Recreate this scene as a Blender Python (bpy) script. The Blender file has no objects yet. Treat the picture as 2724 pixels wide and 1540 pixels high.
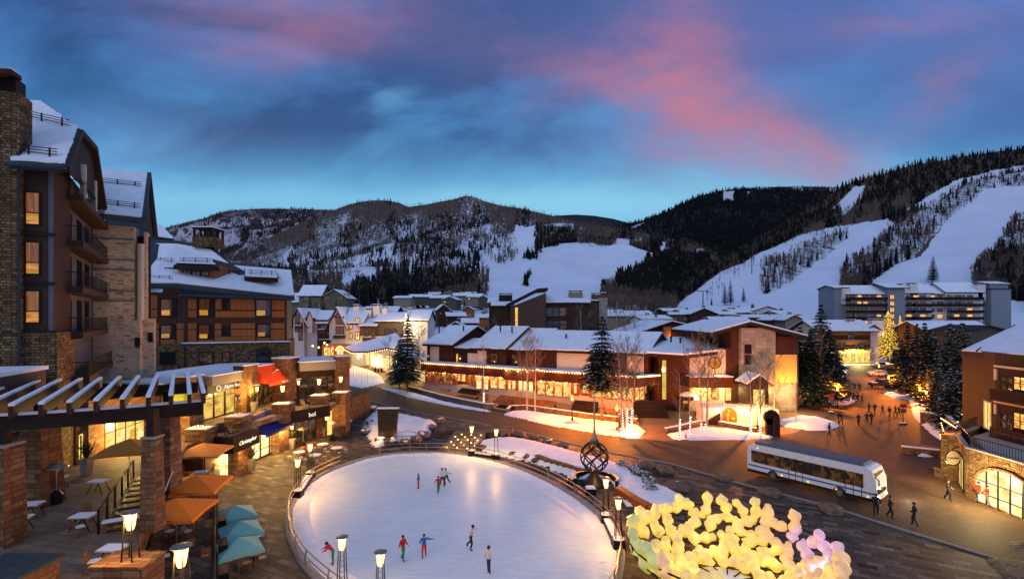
import bpy, math, random
import numpy as np
from mathutils import Vector, Matrix, noise
R = math.radians
# ---------------------------------------------------------------- camera, world, sun, exposure
F, CX, HY, H = 1300.0, 1362.0, 840.0, 15.3          # focal length and horizon of a level camera 15.3 m up
scene = bpy.context.scene
COL = scene.collection
cam = bpy.data.cameras.new('camera'); camo = bpy.data.objects.new('camera', cam); COL.objects.link(camo)
camo.location = (0, 0, H); camo.rotation_euler = (R(90), 0, 0)
cam.sensor_width = 36; cam.lens = F/2724*36; cam.shift_y = (HY-770)/2724; cam.clip_end = 20000; cam.clip_start = .3
scene.camera = camo
scene.view_settings.view_transform = 'Standard'; scene.view_settings.look = 'None'
scene.view_settings.exposure = 0; scene.view_settings.gamma = 1
class NT:
 """small helper to write node graphs"""
 def __init__(s, tree): s.t = tree; s.L = tree.links
 def n(s, typ, **kw):
  x = s.t.nodes.new(typ)
  for k, v in kw.items(): setattr(x, k, v)
  return x
 def put(s, sock, v):
  if hasattr(v, 'links') or isinstance(v, bpy.types.NodeSocket): s.L.new(v, sock)
  elif v is not None:
   if hasattr(sock, 'default_value') and isinstance(v, (tuple, list)) and len(v) == 3 and len(sock.default_value) == 4: v = (*v, 1)
   sock.default_value = v
 def m(s, op, a, b=None, c=None, clamp=False):
  x = s.n('ShaderNodeMath', operation=op, use_clamp=clamp)
  for i, v in enumerate((a, b, c)): s.put(x.inputs[i], v)
  return x.outputs[0]
 def mix(s, f, a, b, typ='MIX'):
  x = s.n('ShaderNodeMix', data_type='RGBA', blend_type=typ)
  s.put(x.inputs[0], f); s.put(x.inputs[6], a); s.put(x.inputs[7], b)
  return x.outputs[2]
 def noise(s, vec, scale, detail=3, rough=.5, dist=0, col=False):
  x = s.n('ShaderNodeTexNoise'); s.put(x.inputs['Vector'], vec)
  x.inputs['Scale'].default_value = scale; x.inputs['Detail'].default_value = detail
  x.inputs['Roughness'].default_value = rough; x.inputs['Distortion'].default_value = dist
  return x.outputs[1 if col else 0]
 def ramp(s, fac, stops, interp='LINEAR'):
  x = s.n('ShaderNodeValToRGB'); r = x.color_ramp; r.interpolation = interp
  s.put(x.inputs[0], fac)
  while len(r.elements) < len(stops): r.elements.new(.5)
  for e, (p, c) in zip(r.elements, stops):
   e.position = p; e.color = (*c, 1) if isinstance(c, (tuple, list)) else (c, c, c, 1)
  return x.outputs[0]
 def comb(s, x, y, z=0):
  c = s.n('ShaderNodeCombineXYZ')
  for i, v in enumerate((x, y, z)): s.put(c.inputs[i], v)
  return c.outputs[0]
 def sep(s, v):
  c = s.n('ShaderNodeSeparateXYZ'); s.put(c.inputs[0], v); return c.outputs
def srgb(r, g, b):
 f = lambda c: c/12.92 if c <= .04045 else ((c+.055)/1.055)**2.4
 return (f(r/255), f(g/255), f(b/255))
SUN_EL, SUN_ROT = R(5), R(200)
world = bpy.data.worlds.new('World'); scene.world = world; world.use_nodes = True
w = NT(world.node_tree); w.t.nodes.clear()
tc = w.n('ShaderNodeTexCoord').outputs['Generated']
dx, dy, dz = w.sep(tc)
dyc = w.m('MAXIMUM', dy, .12)
U, V = w.m('DIVIDE', dx, dyc), w.m('DIVIDE', dz, dyc)
wv = w.comb(U, w.m('MULTIPLY', V, 2.1))
warp = w.noise(wv, 2.2, 3, .55)
warp2 = w.noise(wv, 5.5, 5, .6, .4)
big = w.noise(w.comb(w.m('ADD', U, 3.7), w.m('MULTIPLY', V, 2.4)), 1.7, 6, .55, .5)
Vw = w.m('ADD', V, w.m('MULTIPLY', w.m('SUBTRACT', warp, .5), .12))
base = w.ramp(w.m('MULTIPLY', Vw, 1.5), [(0.0, srgb(150, 205, 232)), (.36, srgb(130, 200, 238)), (.44, srgb(110, 184, 232)), (.58, srgb(84, 152, 208)), (.8, srgb(76, 134, 200)), (1.0, srgb(72, 122, 192))])
right = w.m('MULTIPLY', w.ramp(w.m('MULTIPLY_ADD', U, .5, .5), [(.45, 0.), (.85, 1.)]), w.ramp(V, [(.34, 0.), (.62, 1.)]))
base = w.mix(w.m('MULTIPLY', right, .5), base, srgb(96, 136, 206))
dark = w.ramp(big, [(.36, 0.), (.58, 1.)])
lowfade = w.ramp(V, [(.24, .1), (.38, 1.)])
dark = w.m('MULTIPLY', dark, lowfade)
dark = w.m('MULTIPLY', dark, w.ramp(w.m('MULTIPLY_ADD', U, .5, .5), [(.5, 1.), (.75, .55)]))
darkc = w.mix(w.ramp(w.m('MULTIPLY_ADD', U, .5, .5), [(.2, 0.), (.8, 1.)]), srgb(36, 76, 124), srgb(74, 88, 146))
sky = w.mix(w.m('MULTIPLY', dark, .9), base, darkc)
fine = w.ramp(warp2, [(.3, 0.), (.75, 1.)])
sky = w.mix(w.m('MULTIPLY', w.m('MULTIPLY', fine, lowfade), .4), sky, srgb(60, 96, 150))
sky = w.mix(w.m('MULTIPLY', right, .2), sky, srgb(122, 122, 190))
def blob(u0, v0, ang, sl, ss, amt):
 ca, sa = math.cos(ang), math.sin(ang)
 uu = w.m('ADD', w.m('SUBTRACT', U, u0), w.m('MULTIPLY', w.m('SUBTRACT', warp2, .5), .16))
 vv = w.m('ADD', w.m('SUBTRACT', V, v0), w.m('MULTIPLY', w.m('SUBTRACT', warp, .5), .16))
 a = w.m('DIVIDE', w.m('ADD', w.m('MULTIPLY', uu, ca), w.m('MULTIPLY', vv, sa)), sl)
 b = w.m('DIVIDE', w.m('SUBTRACT', w.m('MULTIPLY', vv, ca), w.m('MULTIPLY', uu, sa)), ss)
 d = w.m('ADD', w.m('MULTIPLY', a, a), w.m('MULTIPLY', b, b))
 return w.m('MULTIPLY', w.m('EXPONENT', w.m('MULTIPLY', d, -1)), amt)
pink = None
for bl in ((.48, .38, -.40, .26, .10, .62), (.36, .47, -.9, .17, .12, .52), (.36, .58, 0, .15, .10, .34), (.12, .49, -.2, .22, .075, .42),
   (-.42, .57, .1, .26, .07, .5), (-.55, .66, 0, .32, .07, .4), (.80, .60, .1, .20, .04, .42), (.88, .46, .6, .17, .05, .36),
   (.62, .33, -.35, .2, .05, .34), (.40, .31, -.1, .24, .04, .3), (-.70, .36, .0, .3, .07, .14)):
 v = blob(*bl); pink = v if pink is None else w.m('ADD', pink, v)
pink = w.m('MULTIPLY', pink, w.m('MULTIPLY_ADD', w.noise(wv, 9, 5, .65, .6), 1.5, w.m('MULTIPLY', warp2, .9)))
pink = w.m('MULTIPLY', w.m('SUBTRACT', 1, w.m('EXPONENT', w.m('MULTIPLY', pink, -1.05))), 1.05, clamp=True)
front = w.ramp(dy, [(.0, 0.), (.12, 1.)])
pinkc = w.mix(w.ramp(pink, [(.2, 0.), (1., 1.)]), srgb(132, 116, 166), srgb(212, 126, 136))
sky = w.mix(w.m('MULTIPLY', w.m('MULTIPLY', pink, front), .92), sky, pinkc)
sky = w.mix(w.m('MULTIPLY', blob(-.25, .43, .3, .05, .02, .5), front), sky, srgb(110, 176, 226))
sky = w.mix(w.m('MULTIPLY', blob(.12, .235, .05, .30, .035, .5), front), sky, srgb(150, 212, 236))
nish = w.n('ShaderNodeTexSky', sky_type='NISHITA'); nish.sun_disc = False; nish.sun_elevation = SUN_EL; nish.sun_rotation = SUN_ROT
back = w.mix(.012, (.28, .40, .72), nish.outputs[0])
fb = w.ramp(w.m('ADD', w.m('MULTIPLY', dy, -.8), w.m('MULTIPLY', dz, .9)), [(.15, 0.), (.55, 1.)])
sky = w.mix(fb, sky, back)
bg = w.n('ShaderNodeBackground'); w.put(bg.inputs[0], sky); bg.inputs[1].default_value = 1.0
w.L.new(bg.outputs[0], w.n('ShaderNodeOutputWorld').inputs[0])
world.cycles.sampling_method = 'MANUAL'; world.cycles.sample_map_resolution = 512
sun = bpy.data.lights.new('sun', 'SUN'); sun.energy = .3; sun.angle = R(25); sun.color = (1, .86, .84)
suno = bpy.data.objects.new('sun', sun); COL.objects.link(suno)
suno.rotation_euler = (R(62), 0, R(-28))          # low afterglow from behind the camera
scene.cycles.max_bounces = 5; scene.cycles.diffuse_bounces = 2; scene.cycles.glossy_bounces = 2
scene.cycles.transmission_bounces = 3; scene.cycles.transparent_max_bounces = 8
scene.cycles.sample_clamp_indirect = 4; scene.cycles.caustics_reflective = False; scene.cycles.caustics_refractive = False
# ---------------------------------------------------------------- materials
MAT = {}
def new_mat(name):
 m = bpy.data.materials.new(name); m.use_nodes = True; t = NT(m.node_tree); t.t.nodes.clear()
 b = t.n('ShaderNodeBsdfPrincipled'); o = t.n('ShaderNodeOutputMaterial'); t.L.new(b.outputs[0], o.inputs[0])
 MAT[name] = m
 return m, t, b
def bump(t, b, h, strength=.4, dist=.05):
 x = t.n('ShaderNodeBump'); x.inputs['Strength'].default_value = strength; x.inputs['Distance'].default_value = dist
 t.put(x.inputs['Height'], h); t.L.new(x.outputs[0], b.inputs['Normal'])
def mul(c, k): return tuple(min(1, v*k) for v in c)
def plain(name, col, rough=.7, var=.25, scale=3., metal=0, spec=.15, bmp=.15):
 m, t, b = new_mat(name)
 v = t.n('ShaderNodeTexCoord').outputs['Object']
 n = t.noise(v, scale, 4, .6)
 t.put(b.inputs['Base Color'], t.ramp(n, [(.3, mul(col, 1-var)), (.7, mul(col, 1+var))]))
 b.inputs['Roughness'].default_value = rough; b.inputs['Metallic'].default_value = metal
 b.inputs['Specular IOR Level'].default_value = spec
 if bmp: bump(t, b, t.noise(v, scale*6, 3), bmp, .03)
 return m
def stone(name, cols, bw, bh, mortar=(.03, .025, .02), ms=.02, rough=.8, bmp=.8, warpk=.02, rot=0, sq=0.5):
 m, t, b = new_mat(name)
 uv = t.n('ShaderNodeUVMap').outputs[0]
 n = t.noise(uv, 3, 2, col=True)
 mp = t.n('ShaderNodeVectorMath', operation='MULTIPLY_ADD'); t.put(mp.inputs[0], n); mp.inputs[1].default_value = (warpk,)*3; t.put(mp.inputs[2], uv)
 vec = mp.outputs[0]
 if rot:
  r = t.n('ShaderNodeVectorRotate'); r.inputs['Angle'].default_value = rot; t.put(r.inputs['Vector'], vec); vec = r.outputs[0]
 br = t.n('ShaderNodeTexBrick'); t.put(br.inputs['Vector'], vec)
 br.inputs['Color1'].default_value = (0, 0, 0, 1); br.inputs['Color2'].default_value = (1, 1, 1, 1); br.inputs['Mortar'].default_value = (.5, .5, .5, 1)
 br.inputs['Scale'].default_value = 1; br.inputs['Mortar Size'].default_value = ms; br.inputs['Mortar Smooth'].default_value = .3
 br.inputs['Brick Width'].default_value = bw; br.inputs['Row Height'].default_value = bh; br.inputs['Bias'].default_value = 0
 br.offset = sq; br.squash = .62; br.squash_frequency = 2 if sq == .5 and warpk else 1; br.squash = .62 if warpk else 1
 k = len(cols)
 col = t.ramp(br.outputs['Color'], [(i/(k-1) if k > 1 else 0, c) for i, c in enumerate(cols)])
 g = t.noise(uv, 9, 4, .65)
 col = t.mix(.55, col, t.ramp(g, [(.3, .35), (.7, 1.)]), 'MULTIPLY')
 g2 = t.noise(uv, .6, 3, .5)
 col = t.mix(.5, col, t.ramp(g2, [(.35, .5), (.65, 1.)]), 'MULTIPLY')
 col = t.mix(br.outputs['Fac'], col, mortar)
 t.put(b.inputs['Base Color'], col); b.inputs['Roughness'].default_value = rough; b.inputs['Specular IOR Level'].default_value = .12 if rough > .6 else .2
 hgt = t.m('ADD', t.m('MULTIPLY', t.m('SUBTRACT', 1, br.outputs['Fac']), 1), t.m('MULTIPLY', g, .5))
 bump(t, b, hgt, bmp, .03)
 return m
def planks(name, c1, c2, wdt=.18, horizontal=False, rough=.65):
 m, t, b = new_mat(name)
 uv = t.n('ShaderNodeUVMap').outputs[0]; x, y, _ = t.sep(uv)
 a, o = (y, x) if horizontal else (x, y)
 a = t.m('DIVIDE', a, wdt); fl = t.m('FLOOR', a)
 wn = t.n('ShaderNodeTexWhiteNoise', noise_dimensions='1D'); t.put(wn.inputs[1], fl)
 gr = t.noise(t.comb(t.m('MULTIPLY', a, 6), t.m('MULTIPLY', o, 1.2)), 1, 3)
 f = t.m('ADD', t.m('MULTIPLY', wn.outputs[0], .6), t.m('MULTIPLY', gr, .4))
 col = t.mix(f, c1, c2)
 gap = t.ramp(t.m('FRACT', a), [(.0, .0), (.07, 1.), (.93, 1.), (1, .0)])
 col = t.mix(.85, col, gap, 'MULTIPLY')
 t.put(b.inputs['Base Color'], col); b.inputs['Roughness'].default_value = rough; b.inputs['Specular IOR Level'].default_value = .12
 bump(t, b, gap, .6, .02)
 return m
def emis(name, col, strength, sample=True):
 m = bpy.data.materials.new(name); m.use_nodes = True; t = NT(m.node_tree); t.t.nodes.clear()
 e = t.n('ShaderNodeEmission'); e.inputs[0].default_value = (*col, 1); e.inputs[1].default_value = strength
 t.L.new(e.outputs[0], t.n('ShaderNodeOutputMaterial').inputs[0])
 m.cycles.emission_sampling = 'AUTO' if sample else 'NONE'
 MAT[name] = m; return m
def interior(name, cols, strength, sx=1.2, sy=1.6, seed=0., sample=True):
 """lit room seen through a pane: blocks of goods, shelves and bright wall"""
 m = bpy.data.materials.new(name); m.use_nodes = True; t = NT(m.node_tree); t.t.nodes.clear()
 uv = t.n('ShaderNodeUVMap').outputs[0]
 mp = t.n('ShaderNodeMapping'); t.put(mp.inputs[0], uv); mp.inputs['Location'].default_value = (seed, seed*.7, 0); mp.inputs['Scale'].default_value = (sx, sy, 1)
 vo = t.n('ShaderNodeTexVoronoi', distance='CHEBYCHEV'); t.put(vo.inputs[0], mp.outputs[0]); vo.inputs['Scale'].default_value = 2.3
 g = t.sep(vo.outputs['Color'])[0]
 nz = t.noise(mp.outputs[0], 5, 4, .7)
 v = t.m('ADD', t.m('MULTIPLY', g, .6), t.m('MULTIPLY', nz, .5))
 k = len(cols)
 col = t.ramp(v, [(.15+.75*i/(k-1), c) for i, c in enumerate(cols)])
 e = t.n('ShaderNodeEmission'); t.put(e.inputs[0], col); e.inputs[1].default_value = strength
 gl = t.n('ShaderNodeBsdfGlossy'); gl.inputs['Roughness'].default_value = .05; gl.inputs[0].default_value = (.06, .06, .06, 1)
 ad = t.n('ShaderNodeAddShader'); t.L.new(e.outputs[0], ad.inputs[0]); t.L.new(gl.outputs[0], ad.inputs[1])
 t.L.new(ad.outputs[0], t.n('ShaderNodeOutputMaterial').inputs[0])
 m.cycles.emission_sampling = 'AUTO' if sample else 'NONE'
 MAT[name] = m; return m
def snow_mat(name, col=(.80, .82, .86), sc=1.2, bmp=.25):
 m, t, b = new_mat(name)
 v = t.n('ShaderNodeTexCoord').outputs['Object']
 n = t.noise(v, sc, 5, .6); n2 = t.noise(v, sc*9, 3, .6)
 t.put(b.inputs['Base Color'], t.ramp(n, [(.3, mul(col, .88)), (.65, col)]))
 b.inputs['Roughness'].default_value = .75; b.inputs['Specular IOR Level'].default_value = .25
 bump(t, b, t.m('ADD', n, t.m('MULTIPLY', n2, .3)), bmp, .25)
 return m
snow_mat('snow', (.86, .87, .89)); snow_mat('roof_snow', (.84, .86, .89), .7, .2)
stone('stone_dark', [(.20, .10, .04), (.30, .18, .08), (.16, .08, .03), (.38, .26, .14), (.25, .13, .05)], .55, .17, rough=.85)
stone('stone_pier', [(.27, .15, .075), (.17, .07, .035), (.34, .22, .12), (.2, .10, .05), (.3, .14, .06)], .7, .26, warpk=.14, mortar=(.055, .035, .02), ms=.014)
stone('stone_rubble', [(.13, .075, .03), (.26, .16, .07), (.08, .045, .02), (.36, .25, .13), (.18, .10, .04)], .42, .19, warpk=.16, mortar=(.03, .02, .012))
stone('stone_blond', [(.42, .2, .08), (.74, .57, .37), (.80, .65, .46), (.72, .53, .32), (.84, .70, .51), (.78, .61, .42)], .55, .14, mortar=(.3, .21, .13), ms=.012)
stone('stone_column', [(.34, .31, .27), (.42, .38, .33), (.28, .25, .22), (.38, .30, .22)], .9, .6, warpk=.3, mortar=(.2, .18, .15))
stone('cobble', [(.26, .17, .10), (.42, .31, .2), (.17, .11, .07), (.36, .26, .17)], .32, .24, warpk=.14, mortar=(.05, .035, .025), ms=.03)
stone('plaza_paving', [(.03, .02, .015), (.14, .10, .068), (.10, .075, .055), (.28, .2, .14), (.07, .055, .045), (.17, .12, .09)], .95, .48, mortar=(.02, .016, .012), ms=.022, rough=.65, bmp=.35, warpk=0, rot=.5)
stone('terrace_paving', [(.20, .145, .10), (.27, .2, .14), (.18, .13, .09), (.34, .26, .18)], .9, .55, mortar=(.06, .045, .03), ms=.016, rough=.65, bmp=.3, warpk=0, rot=.2)
stone('street_pavers', [(.09, .055, .035), (.125, .08, .05), (.105, .07, .042), (.14, .09, .06)], .42, .22, mortar=(.05, .035, .025), ms=.02, rough=.7, bmp=.3, warpk=0, rot=-.6)
stone('walk_pavers', [(.20, .12, .07), (.25, .15, .09), (.22, .135, .08)], .4, .22, mortar=(.12, .08, .05), ms=.02, rough=.6, bmp=.25, warpk=0, rot=-.5)
planks('wood_orange', (.25, .09, .025), (.36, .14, .042), .16)
planks('wood_red', (.048, .015, .010), (.07, .022, .014), .3)
planks('wood_brown', (.045, .022, .016), (.065, .032, .022), .25)
planks('wood_brown_light', (.09, .05, .036), (.125, .07, .05), .25)
planks('cream_boards', (.52, .46, .38), (.60, .53, .44), .35)
planks('siding_grey', (.22, .20, .175), (.27, .245, .21), .25, True)
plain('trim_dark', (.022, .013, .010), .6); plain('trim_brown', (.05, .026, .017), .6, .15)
plain('fascia_wood', (.065, .017, .009), .5, .2); plain('red_wood', (.27, .075, .025), .5, .15)
plain('black_metal', (.018, .017, .017), .4, .1, metal=.5); plain('dark_bronze', (.04, .032, .026), .45, .2, metal=.6)
plain('steel', (.32, .27, .22), .35, .1, metal=.7); plain('gutter_blue', (.03, .045, .055), .5)
plain('stucco', (.50, .44, .40), .85, .08, 1.5); plain('stucco_white', (.70, .66, .62), .85, .06, 1.5); plain('stucco_grey', (.22, .25, .29), .85, .1)
plain('stucco_yellow', (.52, .42, .28), .85, .08, 1.5); plain('stucco_tan', (.22, .19, .14), .85, .1); plain('stucco_dark', (.08, .066, .053), .8, .15)
plain('ochre_panel', (.62, .33, .09), .7, .06); plain('olive_wall', (.13, .13, .08), .85, .1)
plain('roof_slate', (.03, .05, .06), .6, .3); plain('concrete', (.30, .27, .24), .8, .15); plain('asphalt', (.05, .045, .04), .8, .2)
plain('bark', (.10, .065, .045), .9, .3, 6); plain('aspen_bark', (.42, .36, .28), .85, .25, 4); plain('twig', (.19, .13, .09), .9, .2)
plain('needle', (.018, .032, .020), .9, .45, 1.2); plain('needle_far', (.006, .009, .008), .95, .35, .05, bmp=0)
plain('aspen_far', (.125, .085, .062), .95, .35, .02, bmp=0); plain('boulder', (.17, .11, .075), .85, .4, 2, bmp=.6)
plain('umbrella_orange', (1, .23, .02), .7, .06, bmp=.03); plain('umbrella_brown', (.62, .25, .05), .7, .08, bmp=.03); plain('umbrella_teal', (.17, .40, .36), .7, .08, bmp=.03)
plain('awning_red', (.72, .07, .015), .6, .08, bmp=0); plain('awning_blue', (.005, .012, .16), .6, .08, bmp=0); plain('awning_green', (.25, .32, .05), .6, .1, bmp=0)
plain('table_top', (.55, .48, .42), .6, .1, bmp=0); plain('chair_wood', (.20, .085, .035), .5, .2, bmp=0)
plain('soil', (.07, .05, .035), .95, .4); plain('green_leaf', (.05, .06, .02), .8, .4)
plain('skin', (.5, .3, .22), .6, .05, bmp=0); plain('hair', (.03, .02, .015), .6, .1, bmp=0)
for nm, c in (('cloth_red', (.55, .02, .015)), ('cloth_blue', (.02, .15, .42)), ('cloth_green', (.03, .26, .06)), ('cloth_white', (.72, .68, .66)), ('cloth_dark', (.02, .02, .025)), ('cloth_navy', (.03, .04, .09)), ('cloth_pink', (.68, .55, .5)), ('cloth_orange', (.65, .16, .04)), ('cloth_brown', (.12, .07, .05)), ('white_paint', (.78, .78, .78)), ('sign_red', (.45, .03, .02)), ('cone_orange', (.7, .14, .02)), ('cream_trim', (.6, .5, .36)), ('candy_white', (.85, .8, .72)), ('gold_leaf', (.50, .30, .07)), ('car_silver', (.35, .34, .33)), ('car_tan', (.4, .33, .24)), ('grey_panel', (.12, .12, .14))):
 plain(nm, c, .6, .08, bmp=0)
def glassm(name, col, rough=.08):
 m, t, b = new_mat(name); b.inputs['Base Color'].default_value = (*col, 1); b.inputs['Roughness'].default_value = rough; b.inputs['Specular IOR Level'].default_value = .8
glassm('glass_dark', (.012, .014, .018)); glassm('glass_blue', (.02, .045, .05)); glassm('rubber', (.02, .02, .02), .6)
m, t, b = new_mat('ice'); v = t.n('ShaderNodeTexCoord').outputs['Object']
n1 = t.noise(v, .16, 5, .6, .5); n2 = t.noise(v, 2.5, 5, .65, 1.2)
sc_ = t.n('ShaderNodeTexNoise'); mp_ = t.n('ShaderNodeMapping'); t.put(mp_.inputs[0], v); mp_.inputs['Scale'].default_value = (.4, 4, 1); mp_.inputs['Rotation'].default_value = (0, 0, .5); t.put(sc_.inputs[0], mp_.outputs[0]); sc_.inputs['Scale'].default_value = 1.6; sc_.inputs['Detail'].default_value = 5
cc = t.mix(t.ramp(n1, [(.3, 0.), (.7, 1.)]), (.60, .74, .84), (.74, .84, .88)); cc = t.mix(.25, cc, t.ramp(n2, [(.3, .75), (.6, 1.)]), 'MULTIPLY'); cc = t.mix(.42, cc, t.ramp(sc_.outputs[0], [(.38, .72), (.58, 1.)]), 'MULTIPLY')
t.put(b.inputs['Base Color'], cc); t.put(b.inputs['Roughness'], t.ramp(n2, [(.3, .28), (.7, .5)])); b.inputs['Specular IOR Level'].default_value = .22
WARM = (1.0, .50, .13); SOD = (1.0, .26, .025); WHITEW = (1.0, .74, .38)
emis('lamp_glow', (1, .56, .18), 5, False); emis('sodium_glow', (1, .40, .08), 6, False); emis('bulb_glow', (1, .50, .16), 9, False)
emis('bulb_white', (1, .93, .85), 3.5, False); emis('bulb_yellow', (1, .58, .08), 3.0, False); emis('sign_white', (1, .88, .68), 1.2, False); emis('bulb_far', (1, .5, .15), 2.0, False)
emis('headlight_glow', (1, .85, .6), 6, False); emis('marker_yellow', (1, .5, .05), 3, False); emis('tail_glow', (1, .08, .03), 3, False)
interior('shop_bright', [(.30, .12, .03), (.75, .36, .08), (1, .62, .20), (1, .78, .34), (1, .88, .55)], 1.25)
interior('shop_goods', [(.06, .03, .015), (.5, .2, .05), (.95, .52, .11), (1, .66, .18), (1, .72, .25), (1, .85, .42)], 1.05, 1.3, .8, 3.)
interior('shop_dim', [(.01, .008, .006), (.10, .04, .02), (.35, .12, .03), (.8, .36, .08)], .7, 1.2, .8, 5.)
interior('bank_inside', [(.30, .13, .03), (.75, .42, .07), (.9, .58, .12), (1, .7, .18)], .95, .7, .8, 2.)
interior('gallery', [(.5, .12, .03), (.9, .55, .10), (1, .68, .16), (1, .74, .22), (1, .85, .4)], 1.15, .6, .7, 8.)
interior('store_white', [(.8, .40, .08), (1, .68, .22), (1, .82, .42), (1, .9, .6)], 1.45, .8, 1., 4.)
interior('curtain', [(.16, .05, .01), (.36, .12, .018), (.5, .19, .03)], .55, 5, .2, 1., False)
interior('curtain_dim', [(.05, .015, .006), (.12, .04, .01), (.16, .055, .012)], .5, 5, .2, 1., False)
interior('bed_glow', [(.4, .15, .015), (.8, .34, .04), (.9, .45, .07)], .7, .6, 3, 1., False)
interior('window_lit', [(.35, .12, .02), (.9, .42, .08), (1, .6, .2)], 1.2, 1.5, 1.5, 7., False)
interior('window_dim', [(.01, .008, .008), (.03, .018, .012), (.22, .09, .02)], .7, 1., 1., 9., False)
interior('stair_light', [(.6, .36, .06), (.9, .6, .1)], .9, .5, .3, 3., False)
def lump(name, c, s):
 m, t, b = new_mat(name); b.inputs['Base Color'].default_value = (.5, .43, .32, 1); b.inputs['Roughness'].default_value = .35
 v = t.n('ShaderNodeTexCoord').outputs['Object']; n = t.noise(v, 1.6, 2)
 b.inputs['Emission Color'].default_value = (*c, 1); t.put(b.inputs['Emission Strength'], t.m('MULTIPLY_ADD', n, s*1.1, s*.0))
lump('lump_yellow', (1, .64, .03), 1.15); lump('lump_peach', (1, .48, .10), 1.0); lump('lump_violet', (.8, .38, .7), .9); lump('lump_green', (.62, .66, .05), .8)
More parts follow.
